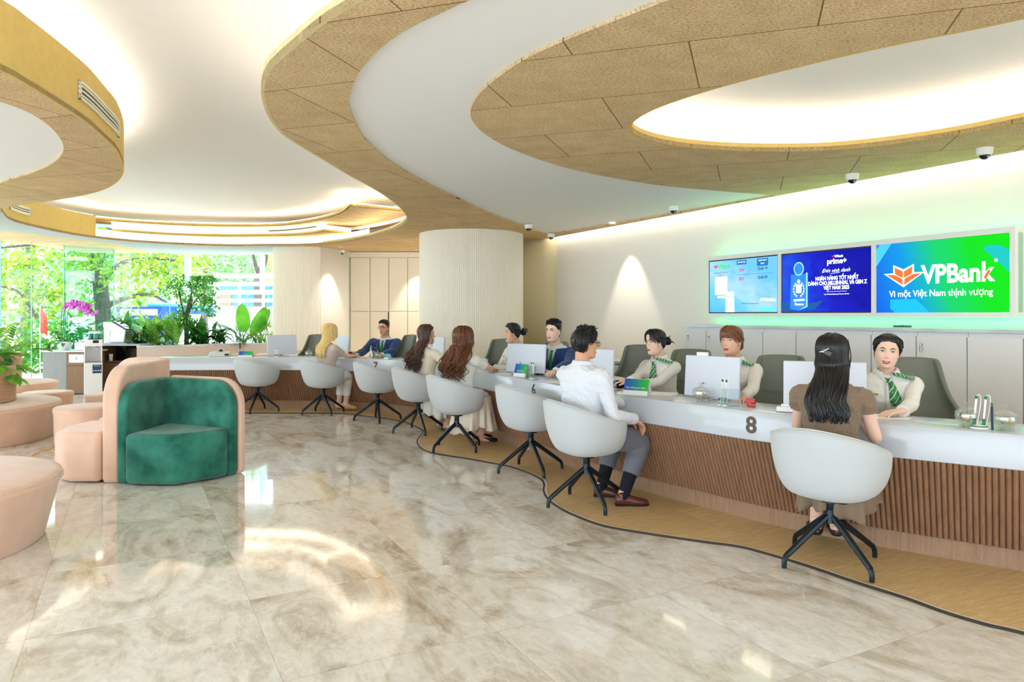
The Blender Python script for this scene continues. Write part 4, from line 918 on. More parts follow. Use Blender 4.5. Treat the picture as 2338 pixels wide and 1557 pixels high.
s1.poly([(.10, .345), (.29, .345), (.29, .685), (.10, .685)], em('glow_card', (206, 232, 248)), 0, 'card'); s1.poly([(.14, .285), (.26, .285), (.26, .325), (.14, .325)], em('glow_yellow', (230, 220, 150)), .0005, 'card')
s1.poly([(.43, .88), (.57, .88), (.57, .96), (.43, .96)], em('glow_button', (24, 96, 150)), 0, 'button'); s1.poly([(.72, .83), (.87, .83), (.87, .96), (.72, .96)], em('glow_button', (24, 96, 150)), 0, 'button')
s1.txt('SỐ THỨ TỰ', .50, .92, .035, S_W); s1.txt('QUẦY GIAO', .795, .925, .032, S_W); s1.txt('DỊCH', .795, .87, .032, S_W)
for y, a, c in ((.775, '1014', 'Quầy 14'), (.62, '2021', 'Quầy 04')): s1.txt(a, .50, y, .075, S_R, .85, .002); s1.txt('▸▸', .64, y - .01, .04, S_R); s1.txt(c, .795, y + .01, .075, S_N, .8, .001)
s1.poly([(.43, .695), (.93, .695), (.93, .699), (.43, .699)], S_N)
s1.poly([(.26, .02), (.40, .02), (.39, .40), (.27, .40)], em('glow_pale_card', (190, 220, 245)), 0, 'card'); s1.txt('1A9 LẦN', .33, .3, .05, em('glow_mint', (130, 210, 200)))
s1.txt('Số đợi sẵn sàng đang quầy: 9', .62, .175, .035, S_N); s1.poly([(.74, .05), (.97, .02), (.97, .10), (.76, .12)], em('glow_aqua', (90, 215, 235)), 0, 'card'); s1.poly([(.76, .22), (.97, .2), (.97, .25), (.77, .27)], em('glow_ice', (190, 240, 250)), 0, 'card')
t = thing('remote_control', 'small dark green remote lying on the cabinet top below the screens', 'remote'); q = WP(2060, 6.32)
t.location = (q[0], q[1], 1.306); MB().box((0, 0, .012), (.16, .04, .018), rotm(0, 0, -1.08)).build('body', mat('remote_green', (24, 120, 70), .4), t, bevel=.004); MB().box((0, 0, .022), (.03, .012, .003), rotm(0, 0, -1.08)).build('button', M_BLACK, t)
# ------------------------------------------------------------------ ceiling domes, vents, downlights
M_CAMW = mat('camera_white', (240, 240, 240), .35); M_DOME = mat('camera_dome', (14, 16, 18), .08, spec=.8)
cam0 = None
for k, (u, v, lb) in enumerate([(2248, 338, 'nearest one at the right edge above the largest screen'), (1946, 397, 'second nearest, above the middle screen'), (1538, 474, 'over the bare wall left of the screens'), (1207, 513, 'on the timber ribbon just right of the big column'), (1258, 534, 'at the wall corner, just right of the one on the ribbon'), (683, 563, 'in front of the left fluted column top'), (780, 571, 'between the left column and the cupboards')]):
    x, y = P(u, v, CZ); L_ = 'white dome security camera, ' + lb
    if cam0 is None:
        cam0 = c = thing('security_camera', L_, 'camera', group='dome cameras on the ceiling')
        MB().lathe([(.01, 0), (.062, 0), (.062, -.012), (.058, -.045), (.046, -.06), (.01, -.06)], 28).build('housing', M_CAMW, c)
        MB().ball((0, 0, -.055), (.043, .043, .042), 20, 12).build('lens_dome', M_DOME, c)
        MB().tube([(0, -.038, -.075), (0, -.046, -.083)], .010, 12).build('lens', M_STEEL, c)
    else: c = copytree(cam0, (0, 0, 0), 0, L_)
    c.location = (x, y, CZ - (.0 if k not in (2,) else -.018))
x, y = P(823, 519, 3.15); c = copytree(cam0, (x, y, 3.155), 0, 'white dome security camera, hanging inside the lit crescent terrace'); 
M_VENT = mat('vent_white', (238, 232, 206), .4)
def vent(label, path, z0, z1, name='ceiling_vent'):
    p = resample(np.array(path), .04); c = p[len(p) // 2]; t = thing(name, label, 'vent', (c[0], c[1], z0), group='air grilles in the ceiling fascias'); h = z1 - z0; q = p - c
    i = offset(q, -SG * .004); o = offset(q, -SG * .016)
    def bar(a, b_, A, B, m, nm): 
        b = MB(); b.rings([np.array([(A[k][0], A[k][1], a), (A[k][0], A[k][1], b_), (B[k][0], B[k][1], b_), (B[k][0], B[k][1], a)]) for k in range(len(q))]); return b
    bar(.012, h - .012, offset(q, -SG * .001), i, M_BLACK, 'x').build('grille_slot', M_BLACK, t, smooth=False)
    b = bar(0, .018, q, o, None, ''); e = bar(h - .018, h, q, o, None, ''); b.add(np.concatenate(e.v), e.f)
    for k in range(1, 4): e = bar(h * k / 4 - .007, h * k / 4 + .007, i, o, None, ''); b.add(np.concatenate(e.v), e.f)
    for a in (0, -1):
        n_ = -2 if a else 1; w = q[n_] - q[a]; w = w / np.linalg.norm(w) * .03; e = [q[a], q[a] + w, (o[a] + w), o[a]]; b.prism(e, 0, h)
    b.build('louvres', M_VENT, t, smooth=False)
def onO1(u0, v0, u1, v1):
    a = np.argmin(np.hypot(*(O1 - np.array(P(u0, v0, CZ))).T)); b = np.argmin(np.hypot(*(O1 - np.array(P(u1, v1, CZ))).T)); return O1[min(a, b):max(a, b) + 1]
vent('air grille curving along the big ochre ceiling fascia at upper left', onO1(182, 266, 272, 347), 2.92, 3.05)
vent('air grille on the far ochre fascia at the left edge', onO1(20, 500, 66, 515), 2.95, 3.07)
vp = [P(u, v, 3.03) for u, v in ((390, 534), (440, 536), (490, 537.5), (532, 538))]; vent('slim air grille in the lower lit band of the far ceiling ring', [q - np.array((0, .02)) for q in map(np.array, vp)][::1], 2.90, 2.95)
vp = [P(u, v, 3.19) for u, v in ((612, 514), (650, 512), (690, 508), (722, 503))]; vent('slim air grille in the upper lit band of the far ceiling ring', [q for q in map(np.array, vp)], 3.05, 3.10)
def downlight(x, y, e, aim=None, blend=.4, ang=55, label='', z=CZ, vis=True):
    t = thing('downlight', label, 'ceiling light', (x, y, z), group='recessed downlights')
    MB().lathe([(.03, -.002), (.045, -.004), (.045, .0), (.03, .0)], 24).build('trim_ring', M_CAMW, t)
    MB().lathe([(.001, -.001), (.03, -.001), (.03, .0), (.001, .0)], 20).build('diffuser', mat('lamp_glow', (255, 240, 210), emit=6, ecol=(1, .9, .7, 1)), t)
    d = bpy.data.lights.new('downlight_lamp', 'SPOT'); d.energy = e; d.spot_size = math.radians(ang); d.spot_blend = blend; d.shadow_soft_size = .025; d.color = (1, .9, .74)
    o = bpy.data.objects.new('downlight_lamp', d); COL.objects.link(o); o.parent = t; o.location = (0, 0, -.02)
    if aim: o.rotation_euler = Vector(aim).to_track_quat('-Z', 'Y').to_euler()
downlight(-2.03, 15.05, 44, (0, .12, -1), .5, 60, 'recessed downlight washing the cream cupboards')
downlight(-3.45, 14.35, 28, (-.10, .1, -1), .5, 60, 'recessed downlight beside the left fluted column')
q = wline(6.4, float(WP(1400, 6.4) @ DW)); downlight(q[0], q[1], 32, (NW[0] * .14, NW[1] * .14, -1), .5, 60, 'recessed downlight washing the bare stretch of the long wall')
# ------------------------------------------------------------------ on the counter
M_MON = mat('monitor_white', (212, 218, 230), .3, spec=.5); M_GLOSSW = mat('gloss_white', (242, 242, 244), .2)
def cpos(u, d): p = on_counter(u, d=d); t_, n_ = ctr_dir(p); return p, math.atan2(t_[1], t_[0])
def item(name, label, cat, u, d, dyaw=0, group=None, z=.79):
    p, a = cpos(u, d); return thing(name, label, cat, (p[0], p[1], z), a + dyaw, group)   # local x along the counter, local y towards the clerks
mg = 'white monitors on the counter'
def monitor(label, u, d, dyaw, w=.50, h=.34, zb=.022, tilt=-.08, cam_=False, base=True):
    t = item('computer_monitor', label, 'monitor', u, d, dyaw, mg)
    R = rotm(tilt, 0, 0)
    MB().box((0, 0, zb + h / 2), (w, .022, h), R).build('casing', M_MON, t, bevel=.006)
    MB().box((0, .0135, zb + h / 2 + .002), (w - .03, .003, h - .04), R).build('screen', mat('screen_off', (26, 30, 38), .15), t, smooth=False)
    b = MB().box((0, .03, .004), (.2, .15, .008)); b.box((0, .045, .10), (.06, .012, .19)); b.build('stand', M_STEEL, t, bevel=.002)
    text('● ▪', .018, M_TRIMD, t, frame((-.06, -.0165, zb + .10), (1, 0, 0), (0, 0, 1)) , 'port_label')
    text('▪▪▪▪▪▪', .014, M_TRIMD, t, frame((-.02, -.0175, zb + .05), (1, 0, 0), (0, 0, 1)), 'port_label')
    if cam_: MB().box((-.08, 0.0, zb + h + .012), (.09, .03, .03)).build('webcam', M_GLOSSW, t, bevel=.005)
    return t
monitor('white monitor back near the left end of the counter, by the desk tent', 643, .36, .70, .46, .305)
monitor('white monitor seen beside the blonde customer, turned away', 786, .38, -.75, .50, .305)
monitor('white monitor mostly hidden behind the customer with dark brown curls', 982, .40, .25, .50, .305)
monitor('white monitor in front of the clerk with a hair bun and clerk in navy suit', 1204, .27, .42, .52, .305)
monitor('white monitor mostly hidden behind the man in the white shirt', 1358, .30, .2, .50, .305)
monitor('white monitor with a webcam on top, in front of the fringed clerk', 1632, .30, .10, .46, .305, cam_=True)
monitor('white monitor partly behind the long-haired woman in the brown dress', 1876, .33, .35, .50, .305)
# folded desk signs
def grad(name, stops):
    m, N, L, b = nodes(name); t = N.new('ShaderNodeTexCoord'); s = N.new('ShaderNodeSeparateXYZ'); L.new(t.outputs['Generated'], s.inputs[0]); L.new(ramp(N, L, s.outputs[0], stops), b.inputs['Base Color']); b.inputs['Roughness'].default_value = .35; return m
M_SIGN = grad('sign_gradient', [(.1, (20, 84, 190)), (.5, (14, 140, 150)), (.8, (20, 180, 70)), (1, (60, 190, 60))])
M_TEAL = mat('teal_card', (60, 196, 184), .4)
def tent(label, u, d, dyaw, w, h, txt='', m=M_SIGN):
    t = item('desk_sign', label, 'desk sign', u, d, dyaw, 'folded signs on the counter')
    e = .045
    MB().add([(-w/2, -e, 0), (w/2, -e, 0), (w/2, 0, h), (-w/2, 0, h), (w/2, e, 0), (-w/2, e, 0)], [(0, 1, 2, 3), (3, 2, 4, 5)]).build('card', M_GLOSSW, t, smooth=False, solid=.002)
    f0 = .28; y0, y1 = -e * (1 - f0) - .0018, -.0018
    MB().add([(-w/2, y0, h*f0), (w/2, y0, h*f0), (w/2, y1, h*.99), (-w/2, y1, h*.99)], [(0, 1, 2, 3)]).build('printed_face', m, t, smooth=False, solid=.0008)
    if txt: text(txt, h * .17, M_GLOSSW, t, frame((-.02 * w, -e * .55 - .0035, h * .45), (1, 0, 0), (0, e, h)), 'lettering', .0003)
tent('blue and green folded sign on the left part of the counter', 563, .2, 0, .21, .085, 'Tạm dừng')
tent('blue and green folded sign in front of the monitor between bun clerk and suited clerk', 1194, .13, .35, .17, .13, 'Tạm dừng')
tent('largest blue and green folded sign in front of the clerk with glasses', 1452, .14, .33, .21, .125, 'Tạm dừng giao dịch')
tent('small teal folded sign in front of the clerk with black glasses', 888, .12, .1, .08, .075, '', M_TEAL)
# candy jars
M_CANY, M_CANG, M_CANO = mat('candy_yellow', (240, 190, 40), .4), mat('candy_green', (60, 170, 90), .4), mat('candy_orange', (240, 140, 60), .4)
def jar(label, u, d, s=1, mats=(M_CANY, M_CANO), v=None):
    t = item('candy_jar', label, 'jar', u, d, 0, 'glass candy jars on the counter')
    pr = [(.030, .004), (.036, .0), (.030, .012), (.040, .02), (.056, .04), (.060, .062), (.056, .078), (.050, .078), (.052, .06), (.048, .042), (.035, .026), (.002, .022)]
    b = MB().lathe([(r * s, z * s) for r, z in pr], 32, cap=False)
    for k in range(4): a = k * math.pi / 2 + .4; b.ball((.036 * s * math.cos(a), .036 * s * math.sin(a), .006 * s), .008 * s, 8, 6)
    b.build('bowl', M_CRY, t)
    MB().lathe([(.058 * s, .080 * s), (.060 * s, .084 * s), (.045 * s, .098 * s), (.02 * s, .108 * s), (.008 * s, .112 * s), (.006 * s, .116 * s), (.013 * s, .122 * s), (.016 * s, .130 * s), (.012 * s, .139 * s), (.001, .142 * s)], 32).build('lid', M_CRY, t)
    r2 = np.random.RandomState(u)
    for m_ in mats:
        b = MB()
        for k in range(9): a = r2.uniform(0, 6.28); r = r2.uniform(.0, .032) * s; b.ball((r * math.cos(a), r * math.sin(a), (.036 + .03 * r2.rand()) * s), (.012 * s, .008 * s, .007 * s), 8, 6, rotm(0, r2.uniform(0, 3), r2.uniform(0, 3)))
        b.build('candies', m_, t)
jar('cut-glass candy jar with yellow sweets, left of the pen stand', 2209, .15)
jar('cut-glass candy jar with yellow and green sweets, right of the pen stand', 2300, .13, 1, (M_CANY, M_CANG))
jar('cut-glass candy jar with yellow sweets before the webcam monitor', 1593, .17, 1.0, (M_CANY,))
jar('small glass candy jar beside the first monitor on the far counter', 701, .14, .9, (M_CANO,))
jar('small glass candy jar in front of the clerk with black glasses', 861, .12, .9, (M_CANO,))
# pen stands
M_PG = mat('pen_green', (10, 120, 60), .35)
def pens(label, u, d, dyaw=0, s=1, n=2):
    t = item('pen_stand', label, 'pen stand', u, d, dyaw, 'green and white pen stands')
    MB().lathe([(.001, 0), (.045 * s, 0), (.047 * s, .006 * s), (.03 * s, .02 * s), (.001, .024 * s)], 28, R=np.diag([1, .75, 1])).build('base', M_GLOSSW, t)
    MB().lathe([(.036 * s, .0155 * s), (.04 * s, .014 * s), (.042 * s, .011 * s), (.038 * s, .0165 * s)], 28, R=np.diag([1, .75, 1]), cap=False).build('base_ring', M_PG, t)
    for k in range(n):
        x = (-.022 + .044 * k) * s if n > 1 else 0
        p = MB().tube([(x, 0, .055 * s), (x + .008 * s, 0, .165 * s)], .006 * s, 12).build('pen', M_GLOSSW, t)
        MB().tube([(x - .002 * s, 0, .012 * s), (x, 0, .035 * s), (x, 0, .056 * s)], [.009 * s, .007 * s, .0065 * s], 12).build('pen_socket', M_PG, t)
        MB().tube([(x + .008 * s, 0, .165 * s), (x + .0095 * s, 0, .182 * s)], .0068 * s, 12).build('pen_cap', M_PG, t)
        MB().tube(catmull([(x + .0095 * s, 0, .182 * s), (x + .022 * s, 0, .188 * s), (x + .030 * s, 0, .165 * s), (x + .024 * s, 0, .10 * s), (x + .016 * s, 0, .05 * s), (x + .012 * s, 0, .018 * s)], 4), .0022 * s, 6).build('coil_cord', M_GLOSSW, t)
pens('two white and green pens upright in a stand between the candy jars', 2247, .12)
pens('two white and green pens upright before the webcam monitor', 1645, .12, -.3)
pens('pen stand before the monitor beside the suited clerk', 1214, .08, 0, .9)
pens('small pen stand at the foot of the first monitor', 630, .1, 0, .75)
pens('pen stand holding a fat white pen before the clerk with black glasses', 843, .1, 0, 1, 1)
t = item('card_stand', 'thin dark upright card edge beside the pen stand at right', 'card', 2264, .10, 1.3); MB().box((0, 0, .065), (.004, .012, .13), rotm(0, -.06, 0)).build('card', mat('card_navy', (26, 50, 70), .4), t, smooth=False); MB().box((-.004, 0, .14), (.004, .012, .02)).build('card_tip', M_PG, t, smooth=False)
def plate(label, u, d, dyaw, w, h):
    t = item('acrylic_stand', label, 'acrylic stand', u, d, dyaw, 'smoked acrylic stands'); k = .86
    MB().add([(-w/2, 0, 0), (w/2, 0, 0), (w/2*k, .012, h), (-w/2*k, .012, h)], [(0, 1, 2, 3)]).build('upright', M_GLASSD, t, smooth=False)
    MB().add([(-w/2, 0, .001), (w/2, 0, .001), (w/2, .07, .001), (-w/2, .07, .001)], [(0, 1, 2, 3)]).build('foot', M_GLASSD, t, smooth=False)
    MB().tube([(-w/2, 0, .001), (-w/2*k, .012, h)], .0018, 6).build('edge', M_GEDGE, t)
plate('smoked acrylic stand before the webcam monitor', 1668, .11, .5, .13, .12); plate('smoked acrylic stand beside the suited clerk\'s monitor', 1212, .06, .4, .15, .13)
plate('smoked acrylic stand half behind the man in the white shirt', 1383, .12, .5, .18, .11); plate('smoked acrylic stand near the left end monitor', 684, .14, .2, .10, .10); plate('smoked acrylic stand before the clerk with black glasses', 850, .16, .2, .12, .11)
t = item('stapler', 'bright red stapler on the counter right of the webcam monitor', 'stapler', 1711, .19, .5)
MB().box((0, 0, .008), (.06, .035, .014)).box((-.004, 0, .045), (.055, .03, .03), rotm(0, .12, 0)).box((-.022, 0, .028), (.014, .03, .03)).build('body', mat('stapler_red', (214, 30, 24), .3), t, bevel=.004); MB().box((.012, -.001, .027), (.03, .028, .010)).build('jaw', M_BLACK, t)
t = item('card_reader', 'white card reader box on the counter beside the brown dress', 'card reader', 1801, .16, .35)
MB().box((0, 0, .018), (.14, .10, .035)).build('body', M_GLOSSW, t, bevel=.008); MB().box((0, 0, .0015), (.142, .102, .003)).build('rubber_base', M_BLACK, t); MB().box((.0, .03, .04), (.09, .02, .012)).build('slot', M_GLOSSW, t, bevel=.002)
for u, d, dy, lb, sz in [(1500, .30, .5, 'white paper sheets under the hands of the clerk with glasses', (.30, .21)), (1270, .14, .3, 'white paper and pen in front of the suited clerk', (.28, .20)), (2000, .30, .5, 'white paper sheets under the smiling clerk\'s hand', (.27, .2)), (1150, .1, .4, 'pale brochure lying in front of the clerk with the bun', (.24, .17)), (925, .12, .1, 'crumpled white papers on the counter right of the clerk in black glasses', (.22, .12)), (820, .3, 0, 'stack of white papers left of the clerk in black glasses', (.3, .2))]:
    t = item('paper_sheets', lb, 'paper', u, d, dy, 'papers on the counter')
    b = MB()
    for k in range(3): b.box((.006 * k, .004 * k, .0012 + .0015 * k), (sz[0], sz[1], .0012), rotm(0, 0, .08 * k))
    b.build('sheets', mat('paper', (244, 244, 242), .6), t, smooth=False)
t = item('bank_note_counter', 'pale grey cash counting machine at the left end of the counter', 'cash counter', 505, .30, .2)
MB().box((0, 0, .035), (.30, .22, .07), taper=.9).build('body', mat('machine_grey', (214, 214, 208), .5), t, bevel=.012); MB().box((.02, -.01, .09), (.09, .06, .06)).build('display_head', mat('machine_grey', (214, 214, 208), .5), t, bevel=.006); MB().box((.02, -.042, .092), (.055, .004, .035)).build('display', M_TRIMD, t); MB().box((.11, -.06, .03), (.06, .1, .03)).build('tray', M_BLACK, t, bevel=.004)
t = item('document_tray', 'beige document tray with files beside the first monitor', 'document tray', 606, .34, .1); MB().box((0, 0, .012), (.34, .24, .022)).build('tray', mat('tray_beige', (214, 196, 160), .6), t, bevel=.003); MB().box((.02, 0, .032), (.28, .2, .016), rotm(0, -.05, 0)).build('folder', mat('folder_cream', (232, 224, 204), .6), t, bevel=.002)
t = item('document_tray', 'small pale tray left of the blue and green sign on the far counter', 'document tray', 540, .36, .0); MB().box((0, 0, .018), (.2, .18, .034)).build('tray', mat('tray_beige', (214, 196, 160), .6), t, bevel=.004)
t = item('red_box', 'small red desk box behind the blonde customer\'s arm', 'box', 803, .36, 0); MB().box((0, 0, .04), (.07, .05, .07)).build('body', mat('stapler_red', (214, 30, 24), .3), t, bevel=.004); MB().box((0, 0, .008), (.08, .06, .014)).build('base', mat('box_blue', (40, 90, 130), .4), t, bevel=.002)
t = item('desk_calendar', 'small white desk calendar beside the red box', 'calendar', 812, .38, .3); MB().add([(-.04, -.03, 0), (.04, -.03, 0), (.04, 0, .08), (-.04, 0, .08), (.04, .03, 0), (-.04, .03, 0)], [(0, 1, 2, 3), (3, 2, 4, 5)]).build('pages', mat('paper', (244, 244, 242), .6), t, smooth=False, solid=.003); MB().box((0, -.018, .045), (.05, .002, .03), rotm(-.36, 0, 0)).build('printed_month', mat('print_grey', (120, 130, 150), .6), t, smooth=False)
t = item('keypad_terminal', 'white keypad terminal with a dark screen left of the bun clerk', 'terminal', 1102, .36, .4); MB().box((0, 0, .05), (.09, .06, .10), rotm(-.3, 0, 0)).build('body', M_GLOSSW, t, bevel=.008); MB().box((0, -.042, .066), (.06, .004, .04), rotm(-.3, 0, 0)).build('display', M_BLACK, t); MB().box((.01, -.045, .066), (.02, .002, .02), rotm(-.3, 0, 0)).build('indicator', mat('stapler_red', (214, 30, 24), .3), t)
t = item('mouse', 'dark computer mouse on the counter near the bun clerk', 'mouse', 935, .38, .3); MB().ball((0, 0, .016), (.032, .055, .02), 16, 10).build('body', M_BLACK, t); MB().box((0, .02, .034), (.005, .015, .005)).build('wheel', M_STEEL, t)
# ------------------------------------------------------------------ behind the counter
def behind(name, label, cat, u, v, z, Y=None, group=None, rz=0):
    x = (u - 1169) / FPX * Y; return thing(name, label, cat, (x, Y, 0), rz, group)
wallrz = math.atan2(DW[1], DW[0])
t = thing('pedestal_cabinet', 'low off-white pedestal cabinet behind the counter left of the clerk with glasses', 'cabinet', tuple(Q(1400, 700, 8.3)[:2]) + (0,), wallrz + .9)
MB().box((0, 0, .44), (.62, .42, .84)).build('carcass', M_CREAM, t, bevel=.004); MB().box((0, 0, .885), (.66, .46, .03)).build('top', M_SOLID, t, bevel=.004); MB().box((0, -.216, .44), (.58, .012, .78)).build('door', M_CREAM, t, bevel=.003); MB().box((.24, -.226, .6), (.012, .014, .1)).build('handle', M_STEEL, t)
t = thing('file_tray', 'dark open file tray with papers behind the man in the white shirt', 'document tray', (0, 0, 0)); p, a = cpos(1398, .36); t.location = (p[0], p[1], .79); t.rotation_euler = (0, 0, a)
MB().box((0, 0, .004), (.2, .14, .008)).box((0, 0, .065), (.2, .14, .006)).box((-.098, 0, .034), (.004, .14, .066)).box((.098, 0, .034), (.004, .14, .066)).build('tray', M_BLACK, t, smooth=False); MB().box((0, 0, .078), (.18, .13, .018), rotm(0, .05, 0)).build('papers', mat('folder_cream', (232, 224, 204), .6), t, smooth=False)
SC = [  # pixel u, depth, heading (deg from +Y, clockwise), label
 (708, 11.85, 195, 'empty grey-green desk chair near the left fluted column'),
 (905, 11.72, 232, 'grey-green desk chair of the clerk with black glasses'),
 (1131, 9.45, 205, 'empty grey-green desk chair in front of the big column'),
 (1240, 8.45, 225, 'grey-green desk chair just behind the suited clerk beside the monitor'),
 (1450, 7.55, 205, 'empty grey-green desk chair behind the pedestal cabinet'),
 (1566, 6.55, 206, 'grey-green desk chair behind the clerk with round glasses'),
 (1776, 5.55, 206, 'empty grey-green desk chair between the fringed clerk and long-haired woman'),
 (2098, 5.20, 200, 'grey-green desk chair of the smiling clerk')]
s0 = None
for u, Y, h, lb in SC:
    x = (u - 1169) / FPX * Y
    if s0 is None: s0 = c = make_staff_chair(lb, 'grey-green high-back desk chairs'); c.location = (x, Y, .006); c.rotation_euler = (0, 0, -math.radians(h))
    else: c = copytree(s0, (x, Y, .006), -math.radians(h), lb)
# ------------------------------------------------------------------ refreshment corner
t = thing('bin_cabinet', 'cabinet with grey side, brown bin drawer and white top, under the orchid', 'cabinet', (-8.0, 12.78, 0))
MB().box((-.215, .27, .385), (.43, .54, .75)).build('side_panel', M_CABGREY, t, bevel=.003); MB().box((.19, .27, .385), (.37, .54, .75)).build('carcass', M_CAB, t, bevel=.003)
MB().box((.19, -.008, .265), (.355, .016, .48)).build('door', M_CAB, t, bevel=.002); d = MB().box((.19, -.008, .64), (.355, .016, .23)).build('bin_drawer', M_CAB, t, bevel=.002)
MB().box((.19, -.018, .645), (.27, .008, .15)).build('bin_flap', M_STEEL, d, bevel=.004); MB().lathe([(.001, 0), (.032, 0), (.032, .003), (.001, .003)], 24, R=rotm(math.pi/2, 0, 0), c=(.19, -.022, .645)).build('bin_badge', M_GLOSSW, d); text('♻', .045, M_BLACK, d, frame((.19, -.0265, .645), (1, 0, 0), (0, 0, 1)), 'bin_symbol')
MB().box((-.02, .27, .775), (.88, .58, .03)).build('top', M_SOLID, t, bevel=.004)
t = thing('drinks_cabinet', 'brown cabinet with an open dark shelf holding the kettle, white top', 'cabinet', (-7.35, 13.35, 0))
b = MB().box((-.36, .25, .43), (.03, .5, .84)).box((.36, .25, .43), (.03, .5, .84)).box((0, .25, .02), (.72, .5, .03)).box((0, .25, .55), (.70, .48, .02)).box((0, .49, .43), (.72, .02, .84)); b.build('carcass', M_CAB, t, smooth=False)
MB().box((0, -.004, .28), (.68, .018, .5)).build('door', M_CAB, t, bevel=.002); MB().box((0, .47, .7), (.69, .01, .28)).build('back_panel', M_BLACK, t, smooth=False); MB().box((0, .25, .865), (.78, .56, .03)).build('top', M_SOLID, t, bevel=.004)
def dev(name, label, cat, x, y, z, rz=0): return thing(name, label, cat, (x, y, z), rz)
t = dev('electric_kettle', 'black kettle on the open shelf of the brown cabinet', 'kettle', -7.19, 13.52, .56)
MB().lathe([(.001, 0), (.062, 0), (.064, .02), (.055, .14), (.045, .18), (.03, .195), (.001, .20)], 28).build('jug', M_BLACK, t); MB().tube(catmull([(.045, 0, .18), (.10, 0, .17), (.105, 0, .09), (.06, 0, .04)], 5), .009, 8).build('handle', M_BLACK, t); MB().tube([(-.045, 0, .15), (-.075, 0, .175)], [.02, .01], 10).build('spout', M_BLACK, t)
t = dev('cup_sleeve', 'short white paper cup stack on the open shelf', 'cups', -7.58, 13.45, .56)
MB().lathe([(.001, 0), (.03, 0), (.036, .02), (.032, .022), (.037, .05), (.033, .052), (.038, .13), (.001, .13)], 24).build('cups', M_GLOSSW, t)
t = dev('coffee_machine', 'steel coffee machine with a slanted black glass top', 'coffee machine', -7.48, 13.52, .88)
side = [(-.16, 0), (.14, 0), (.16, .33), (.15, .36), (-.06, .43), (-.16, .43)]; b = MB(); R = []
for y in (-.12, .14): R.append([(x, y, z) for x, z in [(.18, .02), (.20, .27), (-.05, .42), (-.22, .42), (-.22, .30), (-.08, .24), (-.10, .02)]])
b.rings(R).build('body', M_STEEL, t, bevel=.012); MB().box((.08, .01, .355), (.30, .24, .02), rotm(0, .54, 0)).build('glass_top', mat('black_glass', (10, 10, 14), .05, spec=.8), t, bevel=.006)
MB().box((-.15, .01, .20), (.14, .24, .40)).build('water_tank', M_GLOSSW, t, bevel=.02); MB().box((.0, .01, .01), (.46, .28, .02)).build('base', M_STEEL, t, bevel=.004); text('coffee', .02, M_TRIMD, t, frame((.12, -.122, .22), (1, 0, 0), (0, 0, 1)), 'badge')
t = dev('water_dispenser', 'white floor-standing water dispenser with a tap recess and blue label', 'water dispenser', -7.48, 12.72, 0, .5)
b = MB().box((0, 0, .29), (.28, .3, .58)); b.box((0, .06, .74), (.27, .18, .34)).box((0, 0, .93), (.28, .3, .12)).box((-.128, 0, .74), (.018, .28, .32)).box((.128, 0, .74), (.018, .28, .32)); b.build('body', M_GLOSSW, t, bevel=.012)
MB().box((0, -.035, .735), (.235, .01, .27)).build('tap_recess', mat('recess_grey', (184, 186, 190), .25, metal=.4), t, smooth=False); MB().box((0, -.09, .585), (.22, .12, .015)).build('drip_tray', M_STEEL, t, bevel=.003)
for x, m_ in ((-.06, mat('stapler_red', (214, 30, 24), .3)), (.06, mat('tap_blue', (60, 90, 200), .3))):
    a = MB().tube([(x, -.04, .85), (x, -.09, .85), (x, -.10, .80)], .012, 10).build('tap', M_STEEL, t); MB().ball((x, -.095, .868), .014, 12, 8).build('tap_button', m_, a)
MB().box((.04, -.152, .955), (.09, .004, .05)).build('display', M_BLACK, t); p = MB().box((.06, -.152, .47), (.14, .003, .15)).build('label_panel', mat('label_navy', (28, 66, 110), .4), t, smooth=False)
text('BÌNH ĐUN', .02, M_GLOSSW, p, frame((.06, -.1545, .52), (1, 0, 0), (0, 0, 1)), 'lettering'); text('● ● ● ●', .03, M_GLOSSW, p, frame((.06, -.1545, .44), (1, 0, 0), (0, 0, 1)), 'lettering')
t = dev('tea_box', 'white countertop appliance with a yellow sticker beside the orchid', 'appliance', -7.78, 13.02, .79)
MB().box((0, 0, .07), (.30, .26, .14)).build('body', M_GLOSSW, t, bevel=.012); MB().box((.08, -.132, .09), (.04, .003, .03)).build('sticker', mat('sticker_yellow', (250, 200, 40), .4), t)
t = dev('jar_rack', 'brass-knobbed rack of glass tea jars on the white appliance and dispenser', 'jar rack', -7.50, 12.80, .992)
MB().lathe([(.001, 0), (.12, 0), (.12, .012), (.001, .014)], 28).build('base', M_BLACK, t); MB().tube([(0, 0, 0), (0, 0, .25)], .006, 8).build('rod', mat('brass', (200, 160, 80), .3, metal=.8), t); MB().ball((0, 0, .26), .014, 12, 8).build('knob', mat('brass', (200, 160, 80), .3, metal=.8), t)
for k in range(5):
    a = k * 6.283 / 5 + .3; x, y = .078 * math.cos(a), .078 * math.sin(a); j = MB().lathe([(.001, .012), (.034, .012), (.036, .09), (.03, .10), (.001, .10)], 18, c=(x, y, 0)).build('jar', mat('tea_green', (60, 150, 130), .15, spec=.8), t); MB().lathe([(.001, .10), (.034, .10), (.034, .135), (.02, .15), (.001, .152)], 18, c=(x, y, 0)).build('lid', M_CRY, j)
